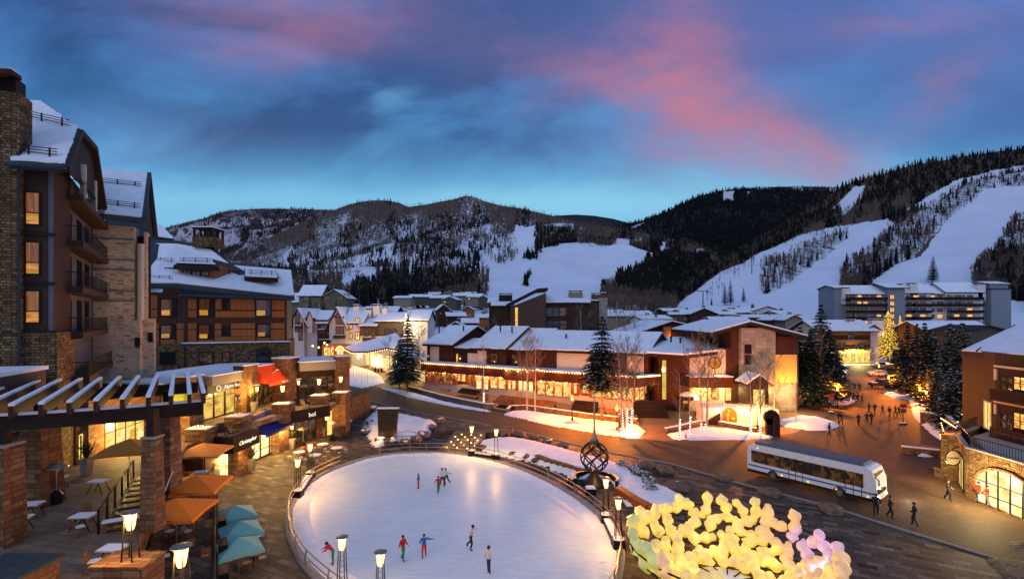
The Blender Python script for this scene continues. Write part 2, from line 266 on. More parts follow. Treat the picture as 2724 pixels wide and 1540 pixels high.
# ---------------------------------------------------------------- geometry helpers
def at(px, py, z=0.):
 Y = F*(H-z)/(py-HY); return Vector(((px-CX)/F*Y, Y, z))
def atY(px, py, Y): return Vector(((px-CX)/F*Y, Y, H-(py-HY)/F*Y))
def V3(*a): return Vector(a if len(a) > 1 else a[0])
class MB:
 """collects shapes and links them as ONE mesh object"""
 def __init__(s): s.v = []; s.f = []; s.m = []; s.cm = 0
 def pts(s, ps, faces):
  o = len(s.v); s.v += [tuple(p) for p in ps]
  s.f += [tuple(o+i for i in fc) for fc in faces]; s.m += [s.cm]*len(faces); return s
 def poly(s, ps): return s.pts(ps, [tuple(range(len(ps)))])
 def hexa(s, p): return s.pts(p, [(0, 3, 2, 1), (4, 5, 6, 7), (0, 1, 5, 4), (1, 2, 6, 5), (2, 3, 7, 6), (3, 0, 4, 7)])
 def box(s, x0, x1, y0, y1, z0, z1):
  return s.hexa([(x0, y0, z0), (x1, y0, z0), (x1, y1, z0), (x0, y1, z0), (x0, y0, z1), (x1, y0, z1), (x1, y1, z1), (x0, y1, z1)])
 def taper(s, x, y, z0, z1, w0, w1, d0=None, d1=None):
  d0 = d0 or w0; d1 = d1 or w1; P = []
  for z, a, d in ((z0, w0/2, d0/2), (z1, w1/2, d1/2)): P += [(x-a, y-d, z), (x+a, y-d, z), (x+a, y+d, z), (x-a, y+d, z)]
  return s.hexa(P)
 def prism(s, poly, z0, z1):
  n = len(poly); P = [(p[0], p[1], z0) for p in poly]+[(p[0], p[1], z1) for p in poly]
  return s.pts(P, [tuple(range(n))[::-1], tuple(range(n, 2*n))]+[(i, (i+1) % n, n+(i+1) % n, n+i) for i in range(n)])
 def slab(s, ps, th, d=None):
  """polygon given thickness th along -normal (or direction d)"""
  ps = [Vector(p) for p in ps]; n = len(ps)
  if d is None:
   nn = Vector((0, 0, 0))
   for i in range(n):
    a, b = ps[i], ps[(i+1) % n]
    nn += Vector(((a.y-b.y)*(a.z+b.z), (a.z-b.z)*(a.x+b.x), (a.x-b.x)*(a.y+b.y)))
   d = -nn.normalized()
   if d.z > 0: d = -d
  d = Vector(d)*th
  return s.pts(ps+[p+d for p in ps], [tuple(range(n)), tuple(range(n, 2*n))[::-1]]+[(i, n+i, n+(i+1) % n, (i+1) % n) for i in range(n)])
 def cyl(s, p0, p1, r0, r1=None, n=8, caps=True):
  r1 = r0 if r1 is None else r1
  return s.tube([p0, p1], [r0, r1], n, caps)
 def tube(s, path, rad, n=6, caps=True, closed=False):
  P = [Vector(p) for p in path]; k = len(P); rad = rad if isinstance(rad, (list, tuple)) else [rad]*k
  o = len(s.v); ref = None
  for i in range(k):
   if closed: d = P[(i+1) % k]-P[i-1]
   else: d = P[min(i+1, k-1)]-P[max(i-1, 0)]
   if d.length < 1e-9: d = Vector((0, 0, 1))
   d.normalize()
   if ref is None: ref = Vector((0, 0, 1)) if abs(d.z) < .9 else Vector((1, 0, 0))
   a = ref-d*ref.dot(d)
   if a.length < 1e-4: a = d.orthogonal()
   a.normalize(); ref = a; b = d.cross(a)
   for j in range(n):
    an = 2*math.pi*(j+.5)/n; q = P[i]+(a*math.cos(an)+b*math.sin(an))*rad[i]; s.v.append((q.x, q.y, q.z))
  rings = k if closed else k-1
  fs = []
  for i in range(rings):
   i2 = (i+1) % k
   for j in range(n):
    j2 = (j+1) % n; fs.append((o+i*n+j, o+i*n+j2, o+i2*n+j2, o+i2*n+j))
  if caps and not closed: fs += [tuple(o+j for j in range(n))[::-1], tuple(o+(k-1)*n+j for j in range(n))]
  s.f += fs; s.m += [s.cm]*len(fs); return s
 def lathe(s, c, prof, n=12, sx=1, sy=1):
  o = len(s.v); k = len(prof)
  for r, z in prof:
   for j in range(n):
    a = 2*math.pi*j/n; s.v.append((c[0]+math.cos(a)*r*sx, c[1]+math.sin(a)*r*sy, c[2]+z))
  fs = [(o+i*n+j, o+i*n+(j+1) % n, o+(i+1)*n+(j+1) % n, o+(i+1)*n+j) for i in range(k-1) for j in range(n)]
  fs += [tuple(o+j for j in range(n))[::-1], tuple(o+(k-1)*n+j for j in range(n))]
  s.f += fs; s.m += [s.cm]*len(fs); return s
 def ball(s, c, r, n=8, sx=1, sy=1, sz=1, jit=0, rnd=None):
  rows = max(4, n//2+1); o = len(s.v)
  for i in range(1, rows):
   th = math.pi*i/rows
   for j in range(n):
    a = 2*math.pi*j/n; q = 1+(rnd.uniform(-jit, jit) if jit else 0)
    s.v.append((c[0]+r*sx*q*math.sin(th)*math.cos(a), c[1]+r*sy*q*math.sin(th)*math.sin(a), c[2]+r*sz*q*math.cos(th)))
  t_ = len(s.v); s.v.append((c[0], c[1], c[2]+r*sz)); s.v.append((c[0], c[1], c[2]-r*sz))
  fs = [(o+i*n+j, o+(i+1)*n+j, o+(i+1)*n+(j+1) % n, o+i*n+(j+1) % n) for i in range(rows-2) for j in range(n)]
  fs += [(t_, o+j, o+(j+1) % n) for j in range(n)]+[(t_+1, o+(rows-2)*n+(j+1) % n, o+(rows-2)*n+j) for j in range(n)]
  s.f += fs; s.m += [s.cm]*len(fs); return s
 def mat(s, i): s.cm = i; return s
 def build(s, name, mats, parent=None, smooth=False, world=True):
  me = bpy.data.meshes.new(name)
  o = bpy.data.objects.new(name, me)
  off = Vector((0, 0, 0))
  if parent is not None and world:
   q = parent
   while q is not None: off += q.location; q = q.parent
  vs = np.array(s.v, dtype=np.float64).reshape(-1, 3)-np.array(off)[None]
  me.from_pydata(vs.tolist(), [], s.f)
  me.validate(); me.update()
  for mm in (mats if isinstance(mats, (list, tuple)) else [mats]): me.materials.append(MAT[mm])
  if max(s.m, default=0) > 0 and len(me.polygons) == len(s.m): me.polygons.foreach_set('material_index', np.array(s.m, dtype=np.int32))
  set_uv(me, off)
  if smooth: me.polygons.foreach_set('use_smooth', np.ones(len(me.polygons), dtype=bool))
  COL.objects.link(o)
  if parent is not None: o.parent = parent
  return o
def set_uv(me, off=(0, 0, 0)):
 nl = len(me.loops)
 if not nl: return
 uvl = me.uv_layers.new(name='UVMap')
 co = np.empty(len(me.vertices)*3); me.vertices.foreach_get('co', co); co = co.reshape(-1, 3)+np.array(off)[None]
 li = np.empty(nl, dtype=np.int32); me.loops.foreach_get('vertex_index', li)
 nf = len(me.polygons); nn = np.empty(nf*3); me.polygons.foreach_get('normal', nn); nn = nn.reshape(-1, 3)
 lt = np.empty(nf, dtype=np.int32); me.polygons.foreach_get('loop_total', lt)
 fn = np.repeat(nn, lt, axis=0); P = co[li]
 up = np.abs(fn[:, 2]) > .8
 tl = np.hypot(fn[:, 0], fn[:, 1])+1e-9; tx, ty = -fn[:, 1]/tl, fn[:, 0]/tl
 u = np.where(up, P[:, 0], P[:, 0]*tx+P[:, 1]*ty); v = np.where(up, P[:, 1], P[:, 2])
 uvl.data.foreach_set('uv', np.stack([u, v], 1).ravel())
def tag(o, label, cat, group=None, kind=None):
 if label: o['label'] = label
 if cat: o['category'] = cat
 if group: o['group'] = group
 if kind: o['kind'] = kind
 return o
def thing(name, label, cat, loc=(0, 0, 0), rz=0, group=None):
 o = bpy.data.objects.new(name, None); COL.objects.link(o); o.location = loc; o.rotation_euler = (0, 0, rz); o.empty_display_size = .2
 return tag(o, label, cat, group)
def struct(o): o['kind'] = 'structure'; return o
def dup(root, label, loc=None, rz=None, scale=None, group=None):
 def cp(o, par):
  c = o.copy(); COL.objects.link(c)
  if par is not None: c.parent = par
  for ch in [x for x in KIDS(o)]: cp(ch, c)
  return c
 r = cp(root, None)
 if label: r['label'] = label
 if loc is not None: r.location = loc
 if rz is not None: r.rotation_euler = (0, 0, rz)
 if scale is not None: r.scale = (scale,)*3 if not isinstance(scale, tuple) else scale
 if group: r['group'] = group
 return r
def KIDS(o): return list(o.children)
LK = 4.6
def plight(loc, energy, col=WARM, r=.12, parent=None, name='lamp_light', maxd=None):
 l = bpy.data.lights.new(name, 'POINT'); l.energy = energy*LK; l.color = col; l.shadow_soft_size = r
 o = bpy.data.objects.new(name, l); o.location = loc; COL.objects.link(o)
 if parent: o.parent = parent
 return o
ORD = ['first', 'second', 'third', 'fourth', 'fifth', 'sixth', 'seventh', 'eighth', 'ninth', 'tenth', 'eleventh', 'twelfth', 'thirteenth', 'fourteenth', 'fifteenth', 'sixteenth', 'seventeenth', 'eighteenth', 'nineteenth', 'twentieth', 'twenty-first', 'twenty-second', 'twenty-third', 'twenty-fourth', 'twenty-fifth', 'twenty-sixth', 'twenty-seventh', 'twenty-eighth', 'twenty-ninth', 'thirtieth', 'thirty-first', 'thirty-second', 'thirty-third', 'thirty-fourth', 'thirty-fifth', 'thirty-sixth', 'thirty-seventh', 'thirty-eighth', 'thirty-ninth', 'fortieth']
def frot(px, Y, deg):
 """facade plane through the point seen at px, distance Y, turned deg towards the left"""
 x = (px-CX)/F*Y; a = R(deg); return Fr((x, Y), (x+math.cos(a)*5, Y+math.sin(a)*5))
class Fr:
 """a vertical facade plane: u along it, n outward (to the camera side), z up"""
 def __init__(s, p0, p1, side=None):
  s.O = Vector((p0[0], p0[1], 0)); d = Vector((p1[0]-p0[0], p1[1]-p0[1], 0)); s.len = d.length; s.U = d.normalized()
  s.N = Vector((s.U.y, -s.U.x, 0))
  if side is None and s.N.dot(-s.O) < 0: s.N = -s.N
  if side is not None: s.N = s.N*side
 def p(s, u, n, z): q = s.O+s.U*u+s.N*n; return Vector((q.x, q.y, z))
 def uz(s, px, py, n=0):
  d = Vector(((px-CX)/F, 1, (HY-py)/F)); o = s.O+s.N*n
  t = s.N.dot(o)/s.N.dot(Vector((d.x, d.y, 0))); q = d*t
  return (Vector((q.x, q.y, 0))-o).dot(s.U), H+q.z
 def box(s, mb, u0, u1, z0, z1, n0, n1):
  return mb.hexa([s.p(u0, n0, z0), s.p(u1, n0, z0), s.p(u1, n1, z0), s.p(u0, n1, z0), s.p(u0, n0, z1), s.p(u1, n0, z1), s.p(u1, n1, z1), s.p(u0, n1, z1)])
 def rect(s, r, n=0):
  """pixel rect (xl, yt, xr, yb), y read at the left edge -> u0,u1,z0,z1"""
  u0, z1 = s.uz(r[0], r[1], n); _, z0 = s.uz(r[0], r[3], n); u1, _ = s.uz(r[2], r[1], n)
  return (min(u0, u1), max(u0, u1), z0, z1)
 def prism(s, mb, uz, n0, n1):
  k = len(uz); P = [s.p(u, n0, z) for u, z in uz]+[s.p(u, n1, z) for u, z in uz]
  return mb.pts(P, [tuple(range(k))[::-1], tuple(range(k, 2*k))]+[(i, (i+1) % k, k+(i+1) % k, k+i) for i in range(k)])
def window(fr, root, q, frame='trim_dark', pane='glass_dark', n=0., fw=.1, cols=1, rows=1, dep=.08, lower=None, lf=.35, split=None, sill=False, name='window'):
 """one window: frame bars proud of the wall, a pane behind them (child); q=(u0,u1,z0,z1)"""
 u0, u1, z0, z1 = q; mb = MB()
 fr.box(mb, u0-fw, u0, z0-fw, z1+fw, n, n+dep); fr.box(mb, u1, u1+fw, z0-fw, z1+fw, n, n+dep)
 fr.box(mb, u0, u1, z1, z1+fw, n, n+dep-.003); fr.box(mb, u0, u1, z0-fw, z0, n, n+dep-.003)
 for i in range(1, cols):
  u = u0+(u1-u0)*i/cols; fr.box(mb, u-fw*.3, u+fw*.3, z0, z1, n+.01, n+dep-.01)
 zs = [z0+(z1-z0)*i/rows for i in range(1, rows)] if split is None else [z0+(z1-z0)*split]
 for z in zs: fr.box(mb, u0, u1, z-fw*.3, z+fw*.3, n+.012, n+dep-.015)
 w_ = mb.build(name, frame, root)
 g = MB(); zz = z0+(z1-z0)*lf if lower else z0
 fr.box(g, u0, u1, zz, z1, n+.002, n+.02); g.build('pane', pane, w_)
 if lower: g = MB(); fr.box(g, u0, u1, z0, zz, n+.002, n+.02); g.build('pane', lower, w_)
 if sill:
  g = MB(); fr.box(g, u0-fw*1.5, u1+fw*1.5, z0-fw*1.7, z0-fw, n, n+dep*2); g.build('sill', frame, w_)
 return w_
def text_on(fr, root, txt, u, z, size, mat, n=.1, name='lettering', ext=.02, italic=False):
 c = bpy.data.curves.new(name, 'FONT'); c.body = txt; c.size = size; c.extrude = ext; c.align_x = 'CENTER'; c.align_y = 'CENTER'
 if italic: c.shear = .3
 o = bpy.data.objects.new(name, c); COL.objects.link(o)
 dg = bpy.context.evaluated_depsgraph_get(); me = bpy.data.meshes.new_from_object(o.evaluated_get(dg)); bpy.data.objects.remove(o)
 o = bpy.data.objects.new(name, me); COL.objects.link(o); me.materials.clear(); me.materials.append(MAT[mat])
 U_ = fr.U if fr.U.cross(Vector((0, 0, 1))).dot(fr.N) > 0 else -fr.U
 M = Matrix((U_, Vector((0, 0, 1)), fr.N)).transposed().to_4x4()
 off = Vector((0, 0, 0)); q = root
 while q is not None: off += q.location; q = q.parent
 M.translation = fr.p(u, n, z)-off
 me.transform(M); o.parent = root
 return o
JR = random.Random(77)
def jag(P, edges, amp=.14, step=.8):
 """breaks straight snow edges into an uneven line"""
 P = [Vector(p) for p in P]; c = sum(P, Vector())/len(P); out = []
 for i, p in enumerate(P):
  out.append(p); q_ = P[(i+1) % len(P)]
  if i in edges:
   n = min(60, int((q_-p).length/step))
   for k in range(1, n): m_ = p.lerp(q_, k/n); out.append(m_+(c-m_).normalized()*JR.uniform(-amp*.15, amp*1.5))
 return out
# ---------------------------------------------------------------- terrain: hills as real heightfields
RNG = np.random.default_rng(7)
def inpoly(px, py, poly):
 P = np.array(poly, float); r = np.zeros(len(px), bool); n = len(P)
 for i in range(n):
  x1, y1 = P[i]; x2, y2 = P[(i+1) % n]
  if y1 == y2: continue
  c = ((y1 > py) != (y2 > py)) & (px < (x2-x1)*(py-y1)/(y2-y1)+x1)
  r ^= c
 return r
def vnoise(x, y, sc, seed=0, octs=4):
 out = np.zeros(x.shape); amp = 1; tot = 0
 for o in range(octs):
  k = sc*2**o; xi = x*k+seed*17.3+o*31; yi = y*k+seed*5.1+o*13
  x0 = np.floor(xi); y0 = np.floor(yi); fx = xi-x0; fy = yi-y0; fx = fx*fx*(3-2*fx); fy = fy*fy*(3-2*fy)
  def h(a, b): s = np.sin(a*127.1+b*311.7+seed)*43758.5453; return s-np.floor(s)
  v = (h(x0, y0)*(1-fx)+h(x0+1, y0)*fx)*(1-fy)+(h(x0, y0+1)*(1-fx)+h(x0+1, y0+1)*fx)*fy
  out += v*amp; tot += amp; amp *= .5
 return out/tot
def hillmat(name, cs, cb, scale=.06):
 m, t, b = new_mat(name)
 at_ = t.n('ShaderNodeAttribute'); at_.attribute_name = 'cover'
 v = t.n('ShaderNodeTexCoord').outputs['Object']
 mp = t.n('ShaderNodeMapping'); t.put(mp.inputs[0], v); mp.inputs['Scale'].default_value = (2.2, .45, .45)
 n = t.noise(mp.outputs[0], scale, 5, .75); n2 = t.noise(v, scale*.12, 4, .6)
 f = t.m('ADD', at_.outputs['Fac'], t.m('MULTIPLY', t.m('SUBTRACT', n, .5), 1.5))
 f = t.ramp(f, [(.35, 0.), (.62, 1.)])
 sn = t.ramp(n2, [(.3, mul(cs, .9)), (.7, cs)])
 t.put(b.inputs['Base Color'], t.mix(f, sn, cb)); b.inputs['Roughness'].default_value = .9; b.inputs['Specular IOR Level'].default_value = .1
 bump(t, b, n, .3, 1.0)
hillmat('hill_ski', (.74, .78, .86), (.11, .074, .055), .05); hillmat('hill_far', (.56, .50, .54), (.062, .045, .042), .025)
hillmat('hill_dark', (.70, .66, .74), (.022, .024, .026), .02)
class Hill:
 def __init__(s, name, cols, rows, mat, amp, seed, cover, nsc=1/260.):
  """cols: px array; rows: list of (t, D(px), py(px)); last row = crest; a back slope follows"""
  s.cols = cols; n = len(cols); s.ts = np.array([r[0] for r in rows])
  NT_ = 110; s.t = np.linspace(0, 1, NT_)
  D = np.array([np.interp(cols, *r[1]) if isinstance(r[1], tuple) else np.full(n, r[1], float) for r in rows])
  PY = np.array([np.interp(cols, *r[2]) if isinstance(r[2], tuple) else np.full(n, r[2], float) for r in rows])
  s.D = np.array([np.interp(s.t, s.ts, D[:, j]) for j in range(n)]).T      # NT x n
  s.PY = np.array([np.interp(s.t, s.ts, PY[:, j]) for j in range(n)]).T
  X = (cols[None]-CX)/F*s.D; Y = s.D
  Z = H+(HY-s.PY)/F*s.D
  k = np.sin(np.pi*np.clip((s.t-.12)/.88, 0, 1))[:, None]
  nz = vnoise(X+9000, Y, nsc, seed, 4)-.5
  Z = Z+nz*amp*k
  s.X, s.Y, s.Z = X, Y, Z
  B = []
  for i in range(1, 7):
   B.append((X[-1]*(1+.12*i), Y[-1]*(1+.12*i), Z[-1]-i*i*.012*Y[-1]-i*.01*Y[-1]))
  XX = np.vstack([X]+[b[0][None] for b in B]); YY = np.vstack([Y]+[b[1][None] for b in B]); ZZ = np.vstack([Z]+[b[2][None] for b in B])
  nr = XX.shape[0]; co = np.stack([XX, YY, ZZ], -1).reshape(-1, 3)
  i = np.arange(nr-1)[:, None]*n+np.arange(n-1)[None]; i = i.ravel()
  fc = np.stack([i, i+1, i+n+1, i+n], 1)
  o = rawmesh(name, co, fc, [mat], smooth=True)
  cov = cover(np.broadcast_to(cols[None], s.PY.shape).ravel(), s.PY.ravel()).reshape(s.PY.shape)
  cov = np.vstack([cov]+[cov[-1:]]*6).ravel().astype(np.float32)
  a = o.data.attributes.new('cover', 'FLOAT', 'POINT'); a.data.foreach_set('value', cov)
  s.o = struct(o)
 def pos(s, px, py):
  """ground point of the hill seen at px, py before its small relief"""
  j = np.clip(np.interp(px, s.cols, np.arange(len(s.cols))), 0, len(s.cols)-1.001); j0 = j.astype(int); fj = j-j0
  col = np.round(j).astype(int)
  ti = np.array([np.interp(-q, -s.PY[:, c], np.arange(len(s.t))) for q, c in zip(py, col)])
  ti = np.clip(ti, 0, len(s.t)-1.001); t0 = ti.astype(int); ft = ti-t0
  out = []
  for A in (s.X, s.Y, s.Z):
   out.append((A[t0, j0]*(1-fj)+A[t0, j0+1]*fj)*(1-ft)+(A[t0+1, j0]*(1-fj)+A[t0+1, j0+1]*fj)*ft)
  return np.stack(out, 1)
def rawmesh(name, co, fc, mats, smooth=False, midx=None):
 me = bpy.data.meshes.new(name); k = fc.shape[1]
 me.vertices.add(len(co)); me.vertices.foreach_set('co', co.astype(np.float32).ravel())
 me.loops.add(len(fc)*k); me.loops.foreach_set('vertex_index', fc.astype(np.int32).ravel())
 me.polygons.add(len(fc)); me.polygons.foreach_set('loop_start', np.arange(0, len(fc)*k, k, dtype=np.int32))
 if midx is not None: me.polygons.foreach_set('material_index', midx.astype(np.int32))
 me.update(calc_edges=True)
 if smooth: me.polygons.foreach_set('use_smooth', np.ones(len(fc), bool))
 for m_ in mats: me.materials.append(MAT[m_])
 o = bpy.data.objects.new(name, me); COL.objects.link(o); return o
def tpl_conifer(seg=5, tiers=3, seed=1):
 r = np.random.default_rng(seed); v = []; f = []
 for i in range(tiers):
  z0 = .06+.8*i/tiers; z1 = min(1, z0+1.15/tiers); w_ = .17*(1-i/tiers*.85)
  o = len(v)
  for j in range(seg):
   a = 2*np.pi*(j+r.uniform(0, .8))/seg; q = w_*r.uniform(.6, 1.25); v.append((np.cos(a)*q, np.sin(a)*q, z0+r.uniform(-.04, .04)))
  v.append((0, 0, z1)); f += [(o+j, o+(j+1) % seg, o+seg) for j in range(seg)]
 return np.array(v), np.array(f)
def tpl_aspen(seed=1, nb=7, th=1.):
 r = np.random.default_rng(seed); v = []; f = []
 def sliver(p, q, w_):
  o = len(v); d = np.cross(np.array(q)-np.array(p), (r.uniform(-1, 1), r.uniform(-1, 1), .1)); d = d/np.linalg.norm(d)*w_*th
  v.extend([np.array(p)-d, np.array(p)+d, np.array(q)]); f.append((o, o+1, o+2))
 sliver((0, 0, 0), (0, 0, .9), .012); sliver((0, 0, 0), (0, 0, .9), .012)
 for i in range(nb):
  z = r.uniform(.35, .8); a = r.uniform(0, 6.28); l = r.uniform(.08, .17)
  sliver((0, 0, z), (np.cos(a)*l, np.sin(a)*l, z+r.uniform(.1, .28)), .009)
 return np.array(v), np.array(f)
def forest(name, label, pts, hts, tpls, mat, wk=1.):
 n = len(pts)
 if n == 0: return
 CO = []; FC = []; off = 0; which = RNG.integers(0, len(tpls), n)
 for k, (tv, tf) in enumerate(tpls):
  idx = np.where(which == k)[0]
  if not len(idx): continue
  a = RNG.uniform(0, 6.28, len(idx)); h = hts[idx]; ww = h*wk*RNG.uniform(.75, 1.3, len(idx))
  x = (tv[None, :, 0]*np.cos(a)[:, None]-tv[None, :, 1]*np.sin(a)[:, None])*ww[:, None]
  y = (tv[None, :, 0]*np.sin(a)[:, None]+tv[None, :, 1]*np.cos(a)[:, None])*ww[:, None]
  z = tv[None, :, 2]*h[:, None]
  co = np.stack([x, y, z], -1)+pts[idx][:, None]
  FC.append((tf[None]+(np.arange(len(idx))*len(tv))[:, None, None]+off).reshape(-1, 3)); CO.append(co.reshape(-1, 3)); off += len(idx)*len(tv)
 o = rawmesh(name, np.vstack(CO), np.vstack(FC), [mat])
 return tag(o, label, 'forest', kind='stuff')
def scatter(hill, n, box, keep):
 px = RNG.uniform(box[0], box[2], n); py = RNG.uniform(box[1], box[3], n)
 k = keep(px, py) & (py > np.interp(px, hill.cols, hill.PY[-1])); px, py = px[k], py[k]
 return hill.pos(px, py)
def z8(L): return [(1800+x*.371, 360+y*.371) for x, y in L]
def z7(L): return [(1250+x*.33, 480+y*.33) for x, y in L]
def xy(L): return (np.array([p[0] for p in L], float), np.array([p[1] for p in L], float))
CON = [tpl_conifer(5, 3, i) for i in range(4)]; CON2 = [tpl_conifer(7, 6, 10+i) for i in range(5)]; ASP = [tpl_aspen(i, 6, 2.6) for i in range(5)]; ASP2 = [tpl_aspen(20+i, 16, 1.3) for i in range(5)]
Hill('mountain_ridge', np.linspace(1380, 1760, 60), [(0, 3000., 720.), (1, 5200., xy([(1380, 600), (1440, 578), (1478, 574), (1530, 571), (1580, 574), (1630, 582), (1676, 594), (1760, 620)]))], 'hill_dark', 40, 3, lambda a, b: np.full(a.shape, .9))
hD = Hill('mountain_ridge', np.linspace(1850, 2420, 90), [(0, 3600., 620.), (1, 5600., xy([(1850, 560), (1950, 503), (2040, 498), (2090, 497), (2130, 496), (2180, 497), (2230, 499), (2420, 510)]))], 'hill_far', 60, 5,
   lambda a, b: np.where(vnoise(a, b, 1/30., 4, 3) > .55, .15, .8))
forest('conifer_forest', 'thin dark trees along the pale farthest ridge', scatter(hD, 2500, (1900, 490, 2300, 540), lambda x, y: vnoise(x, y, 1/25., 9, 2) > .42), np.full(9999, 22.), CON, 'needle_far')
snowp = lambda a, b: (inpoly(a, b, [(445, 612), (480, 600), (560, 585), (640, 576), (820, 585), (826, 592), (790, 608), (740, 640), (640, 690), (560, 690), (450, 660)]))
h1 = Hill('mountain_far', np.linspace(330, 1100, 200), [(0, 1500., 800.), (.3, 1900., 740.), (1, 3900., xy([(330, 640), (420, 612), (445, 605), (500, 590), (546, 580), (580, 568), (625, 559), (694, 555), (780, 556), (838, 557), (888, 559), (960, 575), (1100, 620)]))], 'hill_far', 260, 1,
   lambda a, b: np.where(snowp(a, b), .28+.45*(vnoise(a, b*1.6, 1/28., 2, 3) > .56), .62)+.25*(vnoise(a, b, 1/18., 6, 3)-.5))
def k1(x, y): return (vnoise(x+y*1.2, y-x*.2, 1/40., 8, 3) > .5)
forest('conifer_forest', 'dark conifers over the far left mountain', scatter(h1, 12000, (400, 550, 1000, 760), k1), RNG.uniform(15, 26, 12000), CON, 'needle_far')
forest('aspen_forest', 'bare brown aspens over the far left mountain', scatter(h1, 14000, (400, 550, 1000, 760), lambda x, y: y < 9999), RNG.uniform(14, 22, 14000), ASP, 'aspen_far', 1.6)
sp4 = [z7([(2045, 85), (2130, 85), (2120, 165), (2040, 155)]), z7([(1285, 380), (1415, 335), (1400, 350), (1330, 390)]), z8([(765, 535), (890, 532), (800, 572), (765, 560)]), z7([(2225, 85), (2255, 90), (2240, 120)])]
h4 = Hill('mountain_dark', np.linspace(1600, 2400, 170), [(0, 900., 830.), (.1, 1300., 760.), (1, 3300., xy([(1600, 615), (1676, 594), (1712, 586), (1778, 561), (1811, 543), (1860, 521), (1910, 510), (1943, 504), (2020, 503), (2100, 506), (2200, 512), (2400, 540)]))], 'hill_dark', 150, 2,
   lambda a, b: np.where(np.any([inpoly(a, b, p) for p in sp4], axis=0), 0., .95))
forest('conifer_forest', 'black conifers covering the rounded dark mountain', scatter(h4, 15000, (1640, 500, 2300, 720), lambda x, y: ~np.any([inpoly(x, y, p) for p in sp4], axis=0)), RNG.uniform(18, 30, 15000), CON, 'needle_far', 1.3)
crest2 = xy([(380, 690), (640, 655), (700, 640), (760, 612), (830, 580), (888, 559), (920, 547), (953, 538), (990, 533), (1030, 534), (1063, 540), (1086, 551), (1135, 544), (1170, 537), (1200, 532), (1222, 526), (1238, 521), (1257, 523), (1290, 536), (1333, 547), (1382, 554), (1461, 572), (1530, 590), (1646, 607), (1745, 628), (1830, 645), (1877, 664), (1960, 720), (2010, 790)])
ski2 = [z7([(370, 345), (530, 380), (520, 560), (620, 540), (860, 480), (890, 530), (1100, 545), (1160, 480), (1200, 460), (1350, 480), (1290, 500), (1290, 590), (1460, 600), (1530, 590), (1550, 495), (1575, 500), (1590, 590), (1770, 570), (1740, 620), (1600, 700), (1400, 740), (1180, 800), (1150, 850), (900, 960), (350, 960), (420, 700), (300, 690), (410, 560), (340, 480)]),
  z7([(500, 345), (750, 350), (835, 350), (830, 380), (700, 388), (560, 370)]), z7([(60, 500), (340, 470), (400, 560), (290, 690), (120, 640)]), z7([(1780, 560), (1920, 545), (1900, 600), (1760, 630)])]
core2 = lambda a, b: np.any([inpoly(a, b, p) for p in ski2[:2]], axis=0)
strip2 = z7([(430, 620), (480, 560), (580, 580), (540, 650), (470, 660)]); strip2b = z7([(430, 800), (500, 760), (470, 850), (430, 850)])
def cov2(a, b):
 cr = np.interp(a, *crest2); up = np.clip(1-(b-cr)/110., 0, 1)
 c = .38+.42*up+.6*(vnoise(a+b*.6, b-a*.25, 1/45., 3, 4)-.5)
 c = np.where((a > 760) & (b > 690) & (a < 1130), .30+.4*(vnoise(a, b, 1/40., 5, 3)-.5), c)
 c = np.where(inpoly(a, b, ski2[2]) | inpoly(a, b, ski2[3]), .22, c)
 return np.where(core2(a, b) | (a > 1300) & (a < 1620) & (b > 700), 0., c)
h2 = Hill('mountain', np.linspace(380, 2010, 420), [(0, 165., 959.5), (.03, 230., 905.), (.06, 340., 845.), (.12, 560., 806.), (.3, xy([(380, 1000), (1250, 1000), (1500, 850), (2010, 700)]), xy([(380, 765), (1250, 740), (1400, 745), (2010, 800)])), (.65, xy([(380, 1900), (1250, 1900), (1500, 1350), (2010, 900)]), xy([(380, 715), (800, 690), (1200, 650), (1400, 640), (1650, 670), (2010, 795)])), (1, xy([(380, 3100), (1250, 2900), (1500, 2000), (1900, 1500), (2010, 1200)]), crest2)], 'hill_ski', 90, 4, cov2)
def con2(x, y):
 cr = np.interp(x, *crest2); n_ = vnoise(x+y*.5, y-x*.3, 1/55., 8, 4)
 belt = inpoly(x, y, [(1110, 590), (1290, 540), (1300, 600), (1260, 660), (1270, 760), (1250, 800), (1000, 800), (960, 760), (1080, 690)])
 k = (n_ > .55) | belt & (n_ > .42)
 return k & ~((x > 1275) & (x < 1600) & (y > 680)) & ~core2(x, y) & ~((inpoly(x, y, ski2[2])) & (RNG.random(len(x)) > .3))
P = scatter(h2, 12500, (560, 520, 1960, 812), con2); forest('conifer_forest', 'dark conifers over the central mountain', P, RNG.uniform(16, 28, len(P)), CON, 'needle_far')
def asp2(x, y): return ~((x > 1300) & (x < 1600) & (y > 700)) & ~core2(x, y) & ((vnoise(x, y, 1/35., 12, 3) > .36)) & (RNG.random(len(x)) < np.where(y > 690, .8, 1.))
P = scatter(h2, 28000, (560, 520, 1960, 806), asp2); forest('aspen_forest', 'bare brown aspens over the central mountain', P, RNG.uniform(14, 22, len(P)), ASP, 'aspen_far', 1.7)
def belt(hill, n, poly, kind, label, ht, name=None, wk=1.):
 xs, ys = xy(poly)
 P = scatter(hill, n, (xs.min(), ys.min(), xs.max(), ys.max()), lambda x, y: inpoly(x, y, poly))
 nm = 'conifer_forest' if kind == 'c' else 'aspen_forest'
 return forest(name or nm, label, P, RNG.uniform(ht*.65, ht*1.2, len(P)), (CON2 if ht > 17 and kind == 'c' else CON) if kind == 'c' else ASP2, 'needle_far' if kind == 'c' else 'aspen_far', wk)
belt(h2, 260, z7([(520, 430), (840, 430), (860, 500), (640, 540), (520, 560)]), 'c', 'dark trees between the upper ski pistes', 26)
